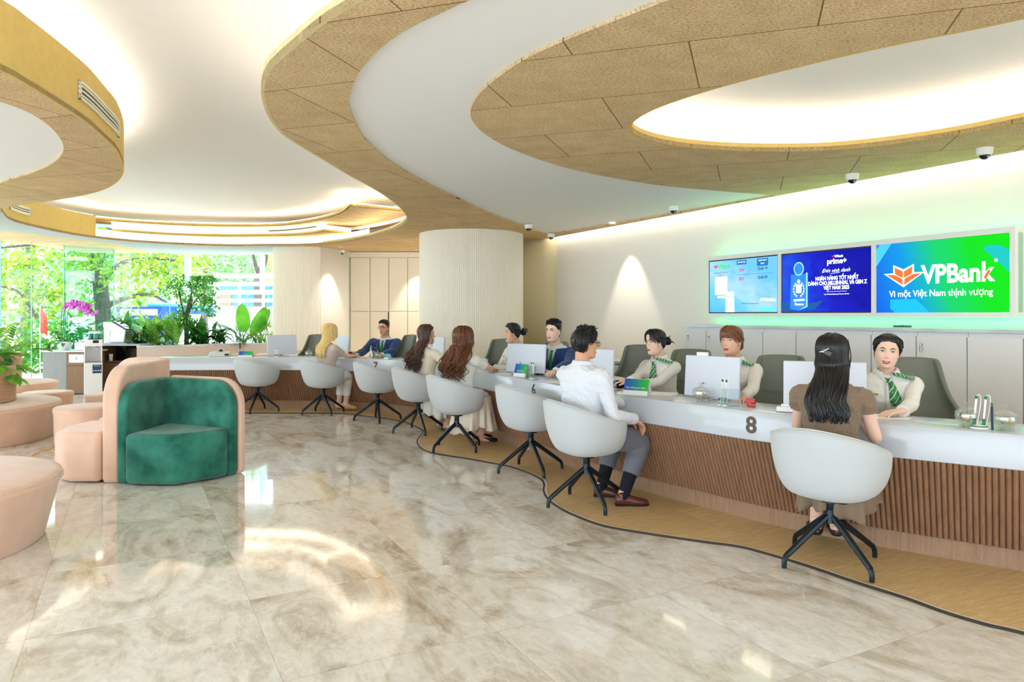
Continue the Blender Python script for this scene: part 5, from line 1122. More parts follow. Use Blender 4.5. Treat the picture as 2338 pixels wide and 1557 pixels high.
# orchid
t = thing('orchid_pot', 'purple moth orchid in a white bowl on the bin cabinet', 'plant', (-8.16, 12.98, .79))
MB().lathe([(.001, 0), (.07, 0), (.09, .02), (.13, .11), (.14, .15), (.13, .155), (.12, .13), (.001, .13)], 36).build('bowl', M_GLOSSW, t)
b = MB()
for k in range(16): a = k * 2.4; leaf(b, (0, 0, .13), (math.cos(a), math.sin(a), rs.uniform(.3, 1)), rs.uniform(.2, .32), .075, 1.1, 6)
b.build('leaves', M_LEAFD, t)
b = MB(); stems = []
for k, (dx, dy) in enumerate(((.0, 0), (.06, .02), (-.05, .02))): pts = catmull([(dx * .3, dy, .1), (dx - .02, dy, .45), (dx, dy, .72), (dx + .14, dy, .86), (dx + .34, dy - .02, .80), (dx + .5, dy - .03, .66)], 6); b.tube(pts, .005, 6); stems.append(pts)
b.build('stems', mat('stem_dark', (50, 70, 50), .6), t)
b = MB(); c_ = MB()
for pts in stems:
    for k in range(14, len(pts), 1):
        p = pts[k] + rs.normal(size=3) * (.025, .02, .03); a0_ = rs.uniform(0, 1.2); f = vnorm((rs.normal() * .5, -1, rs.normal() * .4))
        s_ = vnorm(np.cross(f, (0, 0, 1))); u_ = np.cross(s_, f)
        for j in range(5): a = a0_ + j * 1.2566; d = s_ * math.cos(a) + u_ * math.sin(a) + f * .25; leaf(b, p, d, .052, .050, .1, 3, up=f, shape=.6)
        c_.ball(p + f * .012, .009, 6, 5)
b.build('petals', mat('orchid_purple', (232, 120, 226), .6, c2=(204, 62, 196), vscale=30), t); c_.build('blossom_centres', mat('orchid_white', (250, 210, 240), .6), t)
b = MB()
for k in range(2):
    for j in range(9): leaf(b, (-.08 + .16 * k, .02, .16 + j * .035), (rs.choice([-1, 1]), rs.normal() * .3, .5), .07, .03, .5, 3)
b.build('side_sprigs', M_LEAFD, t)
# ------------------------------------------------------------------ people
def skin(name, c):
    m = mat(name, c, .5, spec=.35, sub=.12, bump=.05, bscale=120); return m
SK1, SK2, SK3 = skin('skin_fair', (244, 204, 182)), skin('skin_warm', (232, 184, 156)), skin('skin_tan', (220, 168, 136))
def hairmat(name, c, c2):
    m, N, L, b = nodes(name); t = N.new('ShaderNodeTexCoord'); mp = N.new('ShaderNodeMapping'); L.new(t.outputs['Object'], mp.inputs[0]); mp.inputs['Scale'].default_value = (60, 60, 3)
    n = noise_n(N, L, mp.outputs[0], 2.2, 4, .6); L.new(ramp(N, L, n, [(.36, c), (.66, c2)]), b.inputs['Base Color']); b.inputs['Roughness'].default_value = .36; b.inputs['Specular IOR Level'].default_value = .5
    bp = N.new('ShaderNodeBump'); bp.inputs['Strength'].default_value = .5; bp.inputs['Distance'].default_value = .003; L.new(n, bp.inputs['Height']); L.new(bp.outputs[0], b.inputs['Normal']); return m
H_BLACK, H_BROWN, H_AUB, H_BLOND, H_CHEST = hairmat('hair_black', (9, 9, 11), (26, 23, 27)), hairmat('hair_dark_brown', (52, 30, 22), (98, 62, 46)), hairmat('hair_auburn', (66, 32, 18), (134, 76, 40)), hairmat('hair_blonde', (216, 176, 96), (250, 226, 160)), hairmat('hair_chestnut', (84, 46, 24), (150, 92, 52))
M_EYEW, M_IRIS, M_BROW, M_LIPR, M_LIPP, M_TEETH = mat('eye_white', (240, 236, 232), .3), mat('iris_dark', (26, 16, 12), .15, spec=.8), mat('brow', (40, 28, 24), .8), mat('lip_red', (198, 38, 44), .4), mat('lip_pink', (196, 104, 96), .5), mat('teeth', (250, 248, 242), .3)
HH = np.array([-.122, -.117, -.105, -.088, -.065, -.04, -.015, .01, .035, .06, .08, .097, .108, .113])
HF = np.array([.052, .070, .0815, .0845, .0840, .0835, .083, .085, .088, .085, .074, .055, .032, .004])
HB = np.array([-.005, -.010, -.025, -.040, -.058, -.075, -.088, -.095, -.098, -.095, -.083, -.062, -.036, -.004])
HW = .955 * np.array([.020, .034, .049, .0595, .0675, .0725, .0755, .0775, .0785, .0755, .066, .050, .030, .003])
BUMPS = [(0, -.004, .007, .007, .018), (0, -.020, .008, .007, .016), (0, -.033, .0185, .0085, .0105), (-.0105, -.037, .006, .006, .006), (.0105, -.037, .006, .006, .006), (-.030, .0, -.009, .015, .0095), (.030, .0, -.009, .015, .0095), (-.03, .020, .003, .018, .007), (.03, .020, .003, .018, .007),
         (-.038, -.036, .006, .018, .018), (.038, -.036, .006, .018, .018), (0, -.061, .0055, .020, .0055), (0, -.074, .006, .016, .006), (0, -.0675, -.003, .022, .003), (0, -.085, -.003, .02, .006), (0, -.101, .007, .018, .011)]
def prof(h): return np.interp(h, HH, HF), np.interp(h, HH, HB), np.interp(h, HH, HW)
def scalp(phi, h, off=0):
    f, b, w = prof(h); c = math.cos(phi); x, y = w * math.sin(phi), (f if c > 0 else -b) * c
    nx, ny, nz = math.sin(phi), c, max(0, (h - .02)) / .09 * 1.1; l = math.sqrt(nx*nx + ny*ny + nz*nz)
    return np.array([x + off * nx / l, y + off * ny / l, h + off * nz / l])
def face_y(x, h):
    f, b, w = prof(h); s = min(.999, abs(x) / w); y = f * math.sqrt(1 - s * s)
    for bx, bh, A, sx, sh in BUMPS: y += A * math.exp(-((x - bx) / sx) ** 2 - ((h - bh) / sh) ** 2)
    return y
def head_verts():
    hs = np.linspace(-.122, .113, 64); n = 80; R = []
    hs = np.r_[hs[:-6], np.interp(np.linspace(0, 1, 10), [0, 1], [hs[-6], .113])]
    for h in hs:
        f, b, w = prof(h); a = np.arange(n) * 2 * math.pi / n; a = a + .35 * np.sin(2 * a) * 0; x = w * np.sin(a); c = np.cos(a); y = np.where(c > 0, f * c, -b * c)
        fr = np.clip(c * 2.5, 0, 1)
        for bx, bh, A, sx, sh in BUMPS: y = y + fr * A * np.exp(-((x - bx) / sx) ** 2 - ((h - bh) / sh) ** 2)
        R.append(np.stack([x, y, np.full(n, h)], 1))
    return R
HEADR = head_verts()
def remesh(parts_mb, name, vox, m, parent, smooth=3, disp=None, wr=None):
    me = bpy.data.meshes.new(name); me.from_pydata(np.concatenate(parts_mb.v).tolist(), [], parts_mb.f)
    o = bpy.data.objects.new('tmp', me); COL.objects.link(o)
    r = o.modifiers.new('r', 'REMESH'); r.mode = 'VOXEL'; r.voxel_size = vox; r.use_smooth_shade = True
    if smooth: s = o.modifiers.new('s', 'SMOOTH'); s.factor = .5; s.iterations = smooth
    e = bpy.data.meshes.new_from_object(o.evaluated_get(bpy.context.evaluated_depsgraph_get())); bpy.data.objects.remove(o); bpy.data.meshes.remove(me)
    if wr:
        V = np.empty(len(e.vertices) * 3); e.vertices.foreach_get('co', V); V = V.reshape(-1, 3); Nn = np.empty(len(V) * 3); e.vertices.foreach_get('normal', Nn); Nn = Nn.reshape(-1, 3)
        d = wr(V); V = V + Nn * d[:, None]; e.vertices.foreach_set('co', V.ravel()); e.update()
    return link(name, e, m, parent, angle=180)
def folds(amp, seed=0, f=1.0, dirn=(0, .3, 1)):
    q = np.random.RandomState(seed); K = [(vnorm(q.normal(size=3) * (1, 1, 1) + np.array(dirn) * 1.2) * q.uniform(28, 75) * f, q.uniform(0, 6.3), q.uniform(.4, 1)) for _ in range(7)]
    def fn(V):
        W = V + .012 * np.sin(V[:, [1, 2, 0]] * 31 + seed)
        s = sum(a * (1 - np.abs(np.sin(W @ k + p))) ** 2.2 for k, p, a in K) / 3.0
        return amp * (s - .6)
    return fn
def ik(S, Wt, a, b, pole):
    S, Wt = np.array(S), np.array(Wt); v = Wt - S; L_ = np.linalg.norm(v); 
    if L_ > (a + b) * .985: Wt = S + v / L_ * (a + b) * .985; v = Wt - S; L_ = np.linalg.norm(v)
    u = v / L_; x = (a*a - b*b + L_*L_) / (2 * L_); h = math.sqrt(max(0, a*a - x*x)); p = np.array(pole, float); p -= (p @ u) * u; p = vnorm(p)
    return S + u * x + p * h, Wt
def hand(b, wr, d, n, side, curl=.35, k=1, spread=.06):
    d = vnorm(d); n = np.array(n, float); n -= (n @ d) * d; n = vnorm(n); s = np.cross(n, d) * (1 if side < 0 else -1)   # s points to the thumb
    wr = np.array(wr, float)
    def ell(c, rw, rt, dd=d, nn=n): 
        a = np.arange(14) * 2 * math.pi / 14; ss = np.cross(nn, dd); return c + np.cos(a)[:, None] * ss * rw + np.sin(a)[:, None] * nn * rt
    b.rings([ell(wr - d*.03*k, .024*k, .019*k), ell(wr, .025*k, .017*k), ell(wr + d*.03*k, .034*k, .016*k), ell(wr + d*.06*k, .040*k, .0145*k), ell(wr + d*.085*k + n*.002, .040*k, .012*k), ell(wr + d*.092*k + n*.003, .034*k, .007*k)])
    for i, (o, ln, r) in enumerate(((.030, .070, .0084), (.0103, .078, .0087), (-.0103, .072, .0084), (-.030, .056, .0074))):
        p = wr + d*.080*k + s*o*k; dd = vnorm(d + s * spread * (1.5 - i) * .9); cc = curl * (1 + .12 * i); pts = [p - dd*.01*k]; q = p.copy(); ax = dd.copy()
        pts.append(q.copy())
        for j, f in enumerate((.45, .30, .25)):
            ang = cc * (1.0, 1.1, .8)[j]; ax = vnorm(ax * math.cos(ang) + n * math.sin(ang) - (0 if j else 0)); q = q + ax * ln * f * k; pts.append(q.copy())
        b.tube(pts, [r*k, r*1.05*k, r*1.02*k, r*.95*k, r*.72*k], 8)
        b.ball(pts[-1], r * .74 * k, 8, 6)
    t0 = wr + d*.018*k + s*.022*k; t1 = t0 + vnorm(d*.75 + s*.75 + n*.25)*.042*k; t2 = t1 + vnorm(d*.95 + s*.35 + n*.35)*.030*k; t3 = t2 + vnorm(d + s*.1 + n*.4)*.024*k
    b.tube([t0, t1, t2, t3], [.0145*k, .0115*k, .0105*k, .0075*k], 10); b.ball(t3, .0078*k, 8, 6)
FEM = dict(sh=.162, tors=[(.440,.150,.120,-.01),(.47,.172,.135,-.01),(.54,.178,.130,-.01),(.60,.160,.118,-.005),(.67,.134,.098,0),(.73,.126,.092,.005),(.80,.138,.104,.012),(.855,.152,.118,.018),(.90,.158,.108,.010),(.940,.158,.088,0),(.968,.138,.076,-.006),(.992,.098,.064,-.012),(1.015,.064,.055,-.014)], arm=.262, fore=.232, ar=(.041,.039,.035,.034,.029,.023), neck=.0475)
MAL = dict(sh=.188, tors=[(.440,.155,.125,-.01),(.47,.172,.135,-.01),(.54,.175,.130,-.01),(.60,.168,.122,-.005),(.67,.160,.115,0),(.73,.160,.114,.005),(.80,.170,.120,.010),(.855,.182,.125,.010),(.90,.190,.120,.004),(.945,.190,.102,-.004),(.975,.165,.085,-.010),(.998,.112,.072,-.014),(1.018,.072,.062,-.016)], arm=.285, fore=.250, ar=(.050,.047,.041,.041,.034,.027), neck=.053)
def person(label, head, top, hd, sex='f', lean=8, fyaw=0, fpitch=0, ftilt=0, R=None, L_=None, rdir=None, ldir=None, rpole=None, lpole=None, knees=.0, feet=None, shank=None,
           skinm=SK1, vox=.0045, top_m=None, sleeve='long', bottom=None, bottom_m=None, shoes=None, shoe_m=None, hair=None, hair_m=H_BLACK, hairf=None, lips=M_LIPP, smile=0, glasses=None, outfit=None, group='people seated at the counter', seed=1, curl=.3, fold=.005, badge=None, legsep=.10, hairarg=None, face=True, dressed=True, handn=(0, 0, -1)):
    B = FEM if sex == 'f' else MAL; k = (top + .0) / 1.311 if sex == 'f' else top / 1.318
    k = 1 + (k - 1) * 1.0; H = math.radians(hd); fw = np.array([math.sin(H), math.cos(H)]); le = math.radians(lean)
    headc0 = np.array([0, .016, 1.165 if sex == 'f' else 1.170]); piv = np.array([0, -.01, .50])
    Rl = rotm(-le, 0, 0); up_ = lambda p: (np.asarray(p, float) - piv) @ Rl.T + piv
    hs = .965 if sex == 'f' else .945; hc = up_(headc0); zt = (hc[2] + .113 * hs) ; k = top / zt
    px_, py_ = np.array(head) - fw * hc[1] * k
    if 'customer' in group or 'seated' in group:
        x_, y_, _h = min(CH, key=lambda c: (c[0] - px_) ** 2 + (c[1] - py_) ** 2); px_, py_ = px_ + .5 * (x_ - px_), py_ + .5 * (y_ - py_)
    t = thing('person', label, 'person', (px_, py_, 0), -H, group); iH = rotm(0, 0, H)
    loc = lambda w: ((np.array([w[0] - px_, w[1] - py_, w[2]]) @ iH.T) / k)      # world -> local (unscaled)
    locd = lambda w: np.array(w, float) @ iH.T
    seat_sh = (0, 0, (.445 / k - .445)) if True else 0
    sz = lambda b: [b.v.__setitem__(i, v * k) for i, v in enumerate(b.v)]
    def ell(c, rx, ry, n=28, Rm=None):
        a = np.arange(n) * 2 * math.pi / n; sg = np.sign(np.cos(a)), np.sign(np.sin(a)); e = .85
        v = np.stack([rx * sg[0] * np.abs(np.cos(a)) ** e, ry * sg[1] * np.abs(np.sin(a)) ** e, np.zeros(n)], 1); 
        if Rm is not None: v = v @ Rm.T
        return v + c
    def torso(b, inf=0, z0=0, z1=9, shx=0, neck=True, cutz=None):
        rs_ = []
        for i, (z, w, d, y) in enumerate(B['tors']):
            if z < z0 or z > z1: continue
            f = 1 if z > .66 else max(0, (z - .5) / .16); Rm = rotm(-le * f, 0, 0)
            c = up_((0, y, z)) if f >= 1 else np.array((0, y, z)) * (1 - f) + up_((0, y, z)) * f
            rs_.append(ell(c, w + inf + shx * (z > .9), d + inf, Rm=Rm))
        b.rings(rs_)
    S_ = {1: up_((B['sh'], -.012, .935)), -1: up_((-B['sh'], -.012, .935))}
    tg = {1: R, -1: L_}; pole = {1: rpole, -1: lpole}; W_, E_l = {}, {}
    for s in (1, -1):
        g = tg[s]; g = loc(g) if g is not None else np.array((s * .16, .36, .62))
        e, w = ik(S_[s], g, B['arm'], B['fore'], pole[s] if pole[s] is not None else (s * .6, -.35, -1)); E_l[s], W_[s] = e, w
    def arm(b, s, inf=0, upto=2.0, cuff=0, top_inf=0):
        S, E, Wv = S_[s], E_l[s], W_[s]; r = np.array(B['ar']) + inf
        inn = np.array((S[0] * .55, S[1], S[2] - .0)); 
        P_ = [inn, S, S + (E - S) * .35, S + (E - S) * .7, E, E + (Wv - E) * .3, E + (Wv - E) * .65, Wv]; Rr = [r[0] * .9, r[0] + .004 + top_inf, r[1] + top_inf, r[2], r[2] * .97, r[3], r[4], r[5]]
        n = {2.0: 8, .35: 3, .7: 4}.get(upto, 8)
        if n < 8: P_ = P_[:n]; Rr = Rr[:n]; Rr[-1] += cuff
        pts = catmull(P_, 5); rr = np.interp(np.linspace(0, 1, len(pts)), np.linspace(0, 1, len(P_)), Rr); b.tube(pts, rr, 16, up=(0, 1, .1))
    # legs
    hipz = .535; KN, AN = {}, {}
    for s in (1, -1):
        hip = np.array((s * .088, .0, hipz))
        if feet: an = loc(feet[0 if s > 0 else 1]); an[2] = max(an[2], .07)
        else: an = np.array((s * legsep, .40, .085))
        kn, an = ik(hip, an, .415, .405, (s * knees, .6, 1)); KN[s], AN[s] = kn, an
    def leg(b, s, inf=0, upto=1.0, start=0):
        hip = np.array((s * .085, -.02, hipz - .005)); r = np.array([.082, .074, .062, .054, .052, .040, .034]) * (1.0 if sex == 'f' else 1.05) + inf; K, A = KN[s], AN[s]
        P_ = [hip, hip + (K - hip) * .5, K - (K - hip) * .08, K + (A - K) * .06, K + (A - K) * .35, K + (A - K) * .75, A]
        if upto < 1: P_[-1] = K + (A - K) * upto; P_[-2] = K + (A - K) * upto * .7; r[-1], r[-2] = r[-1] + .006 + .012 * (1 - upto), r[-2] + .006
        pts = catmull(P_, 5); b.tube(pts, np.interp(np.linspace(0, 1, len(pts)), np.linspace(0, 1, 7), r), 16, up=(1, 0, .1))
    fdir = {}
    def foot(b, s, inf=0, heel=0, L2=.235):
        A = AN[s]; d = fdir[s]; lat = np.array((d[1], -d[0], 0)); 
        def rg(al, z, w, h): a = np.arange(14) * 2 * math.pi / 14; return A * (1, 1, 0) + d * al + np.cos(a)[:, None] * lat * (w + inf) + np.array([(0, 0, z + max(-h, q) ) for q in np.sin(a) * (h + inf)])
        z = A[2] - .075
        b.rings([rg(-.058, .045 + z + heel, .018, .026), rg(-.045, .042 + z + heel, .031, .036), rg(-.01, .042 + z + heel * .85, .034, .040), rg(.04, .036 + z + heel * .55, .036, .034), rg(.09, .027 + z + heel * .15, .042, .026), rg(.135, .022 + z, .042, .021), rg(.165, .018 + z, .032, .017), rg(.18, .016 + z, .014, .012)])
        b.tube([A + (0, 0, .03), A * (1, 1, 0) + d * -.012 + (0, 0, z + .05 + heel * .9)], [.035 + inf * .5, .036 + inf * .5], 14)
    for s in (1, -1): fd = (AN[s] - KN[s]) * (1, 1, 0) ; fdir[s] = vnorm(locd(tuple(shank[0 if s > 0 else 1]) + (0,))) if shank else np.array((0, 1., 0))
    # head frame: yaw (to own left positive = counter-clockwise), pitch, tilt
    Rh = rotm(0, 0, math.radians(fyaw)) @ rotm(math.radians(-fpitch), 0, 0) @ rotm(0, math.radians(ftilt), 0) @ np.eye(3)
    hl = lambda p: (np.asarray(p, float) * hs @ Rh.T + hc)
    # ---- body
    b = MB(); torso(b)
    nb = up_((0, -.020, .985)); b.tube([nb, up_((0, -.018, 1.03)), hl((0, -.022, -.075)), hl((0, -.02, -.03))], [B['neck'] * 1.25, B['neck'], B['neck'], B['neck'] * .9], 18)
    for s in (1, -1):
        arm(b, s); leg(b, s); foot(b, s)
        d = vnorm(W_[s] - E_l[s]); dd = (rdir if s > 0 else ldir); d = vnorm(locd(dd)) if dd is not None else vnorm(d * (1, 1, .15)); hand(b, W_[s], d, handn, s, curl)
    sz(b); body = remesh(b, 'body', vox, skinm, t, 2)
    hb = MB(); hb.rings([hl(r) for r in HEADR])
    for s in (1, -1):
        er = rotm(0, 0, s * -.35) @ rotm(.12, 0, 0); hb.ball(hl((s * .0705, -.006, -.014)), (.0065, .0165, .031), 16, 12, Rh @ er); hb.ball(hl((s * .068, .004, -.030)), (.007, .010, .012), 10, 8, Rh)
        rim = [hl(np.array((s * .0745, -.006, -.012)) + er @ np.array((s * .002, .0155 * math.cos(a), .029 * math.sin(a)))) for a in np.linspace(-1.2, 3.6, 16)]; hb.tube(rim, .0028, 6)
    sz(hb); hv = np.concatenate(hb.v); bm = bmesh.new(); bm.from_mesh(body.data); me2 = bpy.data.meshes.new('h'); me2.from_pydata(hv.tolist(), [], hb.f); bm.from_mesh(me2); bm.to_mesh(body.data); bm.free(); bpy.data.meshes.remove(me2)
    body.data.polygons.foreach_set('use_smooth', [True] * len(body.data.polygons))
    # ---- face
    if face:
        for s in (1, -1):
            ex, ey = s * .0305, face_y(s * .0305, 0) ; e = MB().ball(hl((ex, ey - .0046, .0)), (.0156, .0082, .0072 - .0012 * smile), 18, 12, Rh @ rotm(0, -s * .10, -s * .28)); sz(e); eo = e.build('eye', M_EYEW, t)
            i = MB().ball(hl((ex - s * .001, ey + .0012, .0)), (.0062, .0030, .0060 - .0008 * smile), 14, 10, Rh); sz(i); i.build('iris', M_IRIS, eo)
            l = MB().tube([hl((ex + s * a, face_y(ex + s * a, .006) + .0022 - abs(a) * .02, .0060 - .0022 * smile * 0 - 22 * a * a + (.0012 if a > 0 else 0))) for a in np.linspace(-.0145, .0165, 9)], [.0004, .0012, .0015, .0017, .0018, .0018, .0018, .0014, .0005], 6); sz(l); l.build('eyelashes', M_IRIS, eo)
            w = MB().tube([hl((s * x, face_y(s * x, h) + .0008, h)) for x, h in ((.014, .0185), (.021, .0225), (.030, .0250), (.039, .0245), (.048, .0195))], [.0016, .0030, .0030, .0026, .0008] if sex == 'f' else [.0026, .0042, .0044, .0036, .001], 6); sz(w); w.build('eyebrow', M_BROW, t)
        sm = smile; mw = .0215 + .004 * sm; cv = .006 * sm; f_ = lambda x, h: face_y(x, h)
        mo = MB(); xs = np.linspace(-mw, mw, 13)
        mo.tube([hl((x, f_(x, -.0655) + .0006, -.0655 + .0022 * math.exp(-((abs(x) - .006) / .006) ** 2) + cv * (x / mw) ** 2)) for x in xs], [.0005] + [.0030] * 11 + [.0005], 8)
        mo.tube([hl((x, f_(x, -.0725) + .0008 - .001 * sm, -.0718 - .0035 * sm * (1 - (x / mw) ** 2) + cv * 1.1 * (x / mw) ** 2)) for x in xs * .96], [.0005, .0022] + [.0040] * 9 + [.0022, .0005], 8)
        sz(mo); mo = mo.build('lips', lips, t)
        if sm > .6:
            te = MB().tube([hl((x, f_(x, -.068) + .0012, -.0692 - .001 * (1 - (x / mw) ** 2) + cv * (x / mw) ** 2)) for x in xs * .8], [.0005, .0018] + [.0032] * 9 + [.0018, .0005], 8); sz(te); te.build('teeth', M_TEETH, mo)
    if glasses:
        g = MB(); fy0 = face_y(0, .0) + .012
        for s in (1, -1):
            cx = s * .0325; g.tube([hl((cx + .0225 * math.copysign(abs(math.cos(a)) ** .85, math.cos(a)), fy0 - .006 - .30 * (abs(cx + .0225 * math.cos(a)) ** 1.6) , -.003 + .0185 * math.copysign(abs(math.sin(a)) ** .85, math.sin(a)))) for a in np.linspace(0, 6.283, 25)[:-1]], .0021 if glasses[0] == 'thick' else .0010, 6, closed=True)
            g.tube([hl((s * .054, fy0 - .014, .006)), hl((s * .070, .05, .006)), hl((s * .0775, .0, .004)), hl((s * .077, -.014, -.006))], .0018 if glasses[0] == 'thick' else .0009, 6)
        g.tube([hl((-.011, fy0 - .004, .003)), hl((0, fy0 - .001, .006)), hl((.011, fy0 - .004, .003))], .0018 if glasses[0] == 'thick' else .0009, 6)
        sz(g); g.build('spectacles', glasses[1], t)
    # ---- clothes
    wr = folds(fold, seed)
    if bottom == 'trousers':
        b = MB(); torso(b, .006, 0, .62)
        up = 1.0
        for s in (1, -1): leg(b, s, .014 if sex == 'f' else .021, hairarg.get('trouser', .8) if hairarg else .8)
        sz(b); remesh(b, 'trousers', .006, bottom_m, t, 3, wr=folds(.005, seed + 5, .8))
    if bottom == 'skirt':
        sk = hairarg or {}; b = MB(); torso(b, .007, 0, .68)
        for s in (1, -1): leg(b, s, .010, .2)
        K = (KN[1] + KN[-1]) / 2; b.ball((0, K[1] * .45, hipz), (.15, K[1] * .55, .085), 20, 12)
        sz(b); remesh(b, 'skirt', .007, bottom_m, t, 4, wr=folds(.004, seed + 5, .7))
        hem = sk.get('hem', .25); n = 120; a = np.arange(n) * 2 * math.pi / n; R_ = []
        c0 = np.array((0, K[1] * sk.get('cy', .55), 0)); rx0, ry0 = .185, K[1] * sk.get('ry', .62)
        q = np.random.RandomState(seed)
        ph = q.uniform(0, 6.3, 4)
        for j, f in enumerate(np.linspace(0, 1, 12)):
            z = (hipz + .0) * (1 - f) + hem * f; am = sk.get('ruf', .03) * f; fl = 1 + sk.get('flare', .12) * f
            rr = 1 + am * 6 * (.5 * np.sin(7 * a + ph[0] + f) + .35 * np.sin(12 * a + ph[1] + 2 * f) + .25 * np.sin(19 * a + ph[2]))
            R_.append(np.stack([c0[0] + rx0 * fl * rr * np.cos(a), c0[1] + ry0 * fl * rr * np.sin(a) , z + .03 * f * np.sin(3 * a + ph[3]) + .012 * f * np.sin(11 * a)], 1))
        b = MB().rings(R_, cap=False); sz(b); b.build('skirt_drape', bottom_m, t, angle=180, solid=.004)
    if sleeve != 'none' and top_m is not None and outfit != 'suit':
        b = MB(); torso(b, .011 if fold < .006 else .016, (.47 if outfit != 'tucked' else .55))
        for s in (1, -1):
            if sleeve == 'long': arm(b, s, .011)
            elif sleeve == 'short': arm(b, s, .015, .7, .006, .002)
            else: arm(b, s, .008, .35, .010, .002)
        b.tube([up_((0, -.016, .985)), up_((0, -.014, 1.012))], [.085, .060], 20)
        sz(b); remesh(b, 'blouse' if sex == 'f' else 'shirt', .005, top_m, t, 3, wr=wr)
        if sleeve == 'long':
            for s in (1, -1):
                d = vnorm(W_[s] - E_l[s]); b = MB().tube([W_[s] - d * .055, W_[s] - d * .05, W_[s] - d * .002, W_[s] + d * .002], [B['ar'][5] + .010, B['ar'][5] + .0155, B['ar'][5] + .0150, B['ar'][5] + .006], 20); sz(b); b.build('cuff', top_m, t)
    def collar(m, open_=.35, h=.036, r=.060, fl=.024):
        b = MB(); rows = []
        for (dz, dr) in ((-.004, 0), (h * .62, -.004), (h, 0), (h * .82, .010), (.0, fl)):
            row = []
            for a in np.linspace(open_, 2 * math.pi - open_, 40):
                f = abs(a - math.pi) / math.pi; pt = .020 * max(0, (f - .72) / .28) ** 1.5 if dr > .0101 else 0
                row.append(up_(((r + dr + pt * .5) * math.sin(a), (r + dr + pt * .8) * math.cos(a) * .95 - .010, 1.008 + dz - .026 * f ** 3 - pt * 1.9)))
            rows.append(row)
        b.sheet(rows); sz(b); return b.build('collar', m, t, solid=.003, angle=180)
    ty = lambda z, x=0, e=0: (lambda w, d, y: y + (d + .014 + e) * math.sqrt(max(0, 1 - (x / (w + .02)) ** 2)))(*[np.interp(z, [q[0] for q in B['tors']], [q[i] for q in B['tors']]) for i in (1, 2, 3)])
    fr = lambda x, z, e=0: up_((x, ty(z, x, e), z))
    if outfit == 'suit':
        b = MB(); torso(b, .008, .6); b.tube([up_((0, -.016, .985)), up_((0, -.014, 1.012))], [.085, .062], 20); sz(b); remesh(b, 'shirt', .006, M_SHIRT, t, 3)
        b = MB(); torso(b, .022, .5, 1.0, .004)
        for s in (1, -1): arm(b, s, .017, 2.0, 0, .004); b.ball(S_[s] + (0, 0, .0), .060, 14, 10)
        sz(b); j = remesh(b, 'suit_jacket', .005, top_m, t, 3, wr=wr)
        bm = bmesh.new(); bm.from_mesh(j.data); iRl = Rl; dl = []
        for f in bm.faces:
            c = (np.array(f.calc_center_median()) / k - piv) @ Rl + piv
            if c[1] > .03 and c[2] > .70 and abs(c[0]) < .002 + (c[2] - .70) * .15: dl.append(f)
            elif math.hypot(c[0], c[1] + .010) < .078 and c[2] > .978: dl.append(f)
        bmesh.ops.delete(bm, geom=dl, context='FACES'); bm.to_mesh(j.data); bm.free()
        for s in (1, -1):
            b = MB(); rows = []
            for f in np.linspace(0, 1, 12):
                z = .70 + f * .285; xi = .002 + (z - .70) * .15; w = .012 + .034 * math.sin(math.pi * min(1, f * .9) ** 1.0) + (.012 if .72 < f < .86 else 0)
                rows.append([fr(s * xi, z, .012), fr(s * (xi + w * .5), z - .004, .017), fr(s * (xi + w), z - .008, .014)])
            b.sheet(rows); sz(b); b.build('lapel', top_m, t, solid=.003, angle=180)
            d = vnorm(W_[s] - E_l[s]); b = MB().tube([W_[s] - d * .02, W_[s] + d * .010], [B['ar'][5] + .011, B['ar'][5] + .010], 18); sz(b); b.build('cuff', M_SHIRT, t)
        collar(M_SHIRT, .24, .034, .064, .013)
        b = MB(); rows = []
        for z, w in ((.985, .016), (.962, .011), (.95, .014), (.86, .023), (.76, .030), (.715, .026), (.70, .006)): rows.append([fr(-w, z, .006), fr(0, z, .014 if z < .96 else .020), fr(w, z, .006)])
        b.sheet(rows); sz(b); b.build('necktie', M_TIE, t, solid=.004)
        b = MB().rings([[fr(.065 + x, .868 + z, .020 + e) for x, z in ((0, 0), (.058, .006), (.058, .020), (0, .014))] for e in (0, .004)]); sz(b); b.build('name_badge', M_GOLDB, t, smooth=False)
    if outfit == 'clerk':
        collar(top_m, .34, .036, .060)
        b = MB(); b.sheet([[fr(-.014, z, .004), fr(0, z, .0055), fr(.014, z, .004)] for z in np.linspace(.98, .60, 16)]); sz(b); b.build('placket', top_m, t, solid=.002)
        # neckerchief: knot, tail on the chest, and a fold over her left shoulder
        b = MB(); b.sheet([[fr(-.022 + .01 * q_, 1.0 - .008 * q_, .012) , fr(0, .995 - .008 * q_, .018), fr(.02 - .008 * q_, 1.0 - .008 * q_, .012)] for q_ in range(4)]); sz(b); b.build('scarf_knot', M_TIE, t, solid=.004)
        b = MB(); rows = []
        for f in np.linspace(0, 1, 12):
            z = .985 - .155 * f; x = -.014 - .026 * f - .010 * math.sin(f * 3); w = .014 + .020 * min(1, f * 1.6); z_ = z + 0
            if f > .9: w *= .55
            rows.append([fr(x - w, z_ - .008, .010), fr(x, z_, .018 + .004 * math.sin(9 * f)), fr(x + w, z_ + .004, .011)])
        b.sheet(rows); sz(b); b.build('scarf_tail', M_SCARF, t, solid=.003)
        b = MB(); rows = []
        for f in np.linspace(0, 1, 22):
            a = f * 2.6; x = -.030 - .125 * math.sin(min(a, 1.57)) ** .9; yy = .066 - .155 * f; z = 1.00 - .040 * math.sin(min(a, 1.57)) - (.075 * max(0, f - .62) / .38); w = .020 + .022 * math.sin(f * 3.1)
            c = up_((x, yy, z + .022)); rows.append([c + (-.2 * w, w, -.006), c + (0, 0, .008 + .004 * math.sin(12 * f)), c + (.2 * w, -w, -.004)])
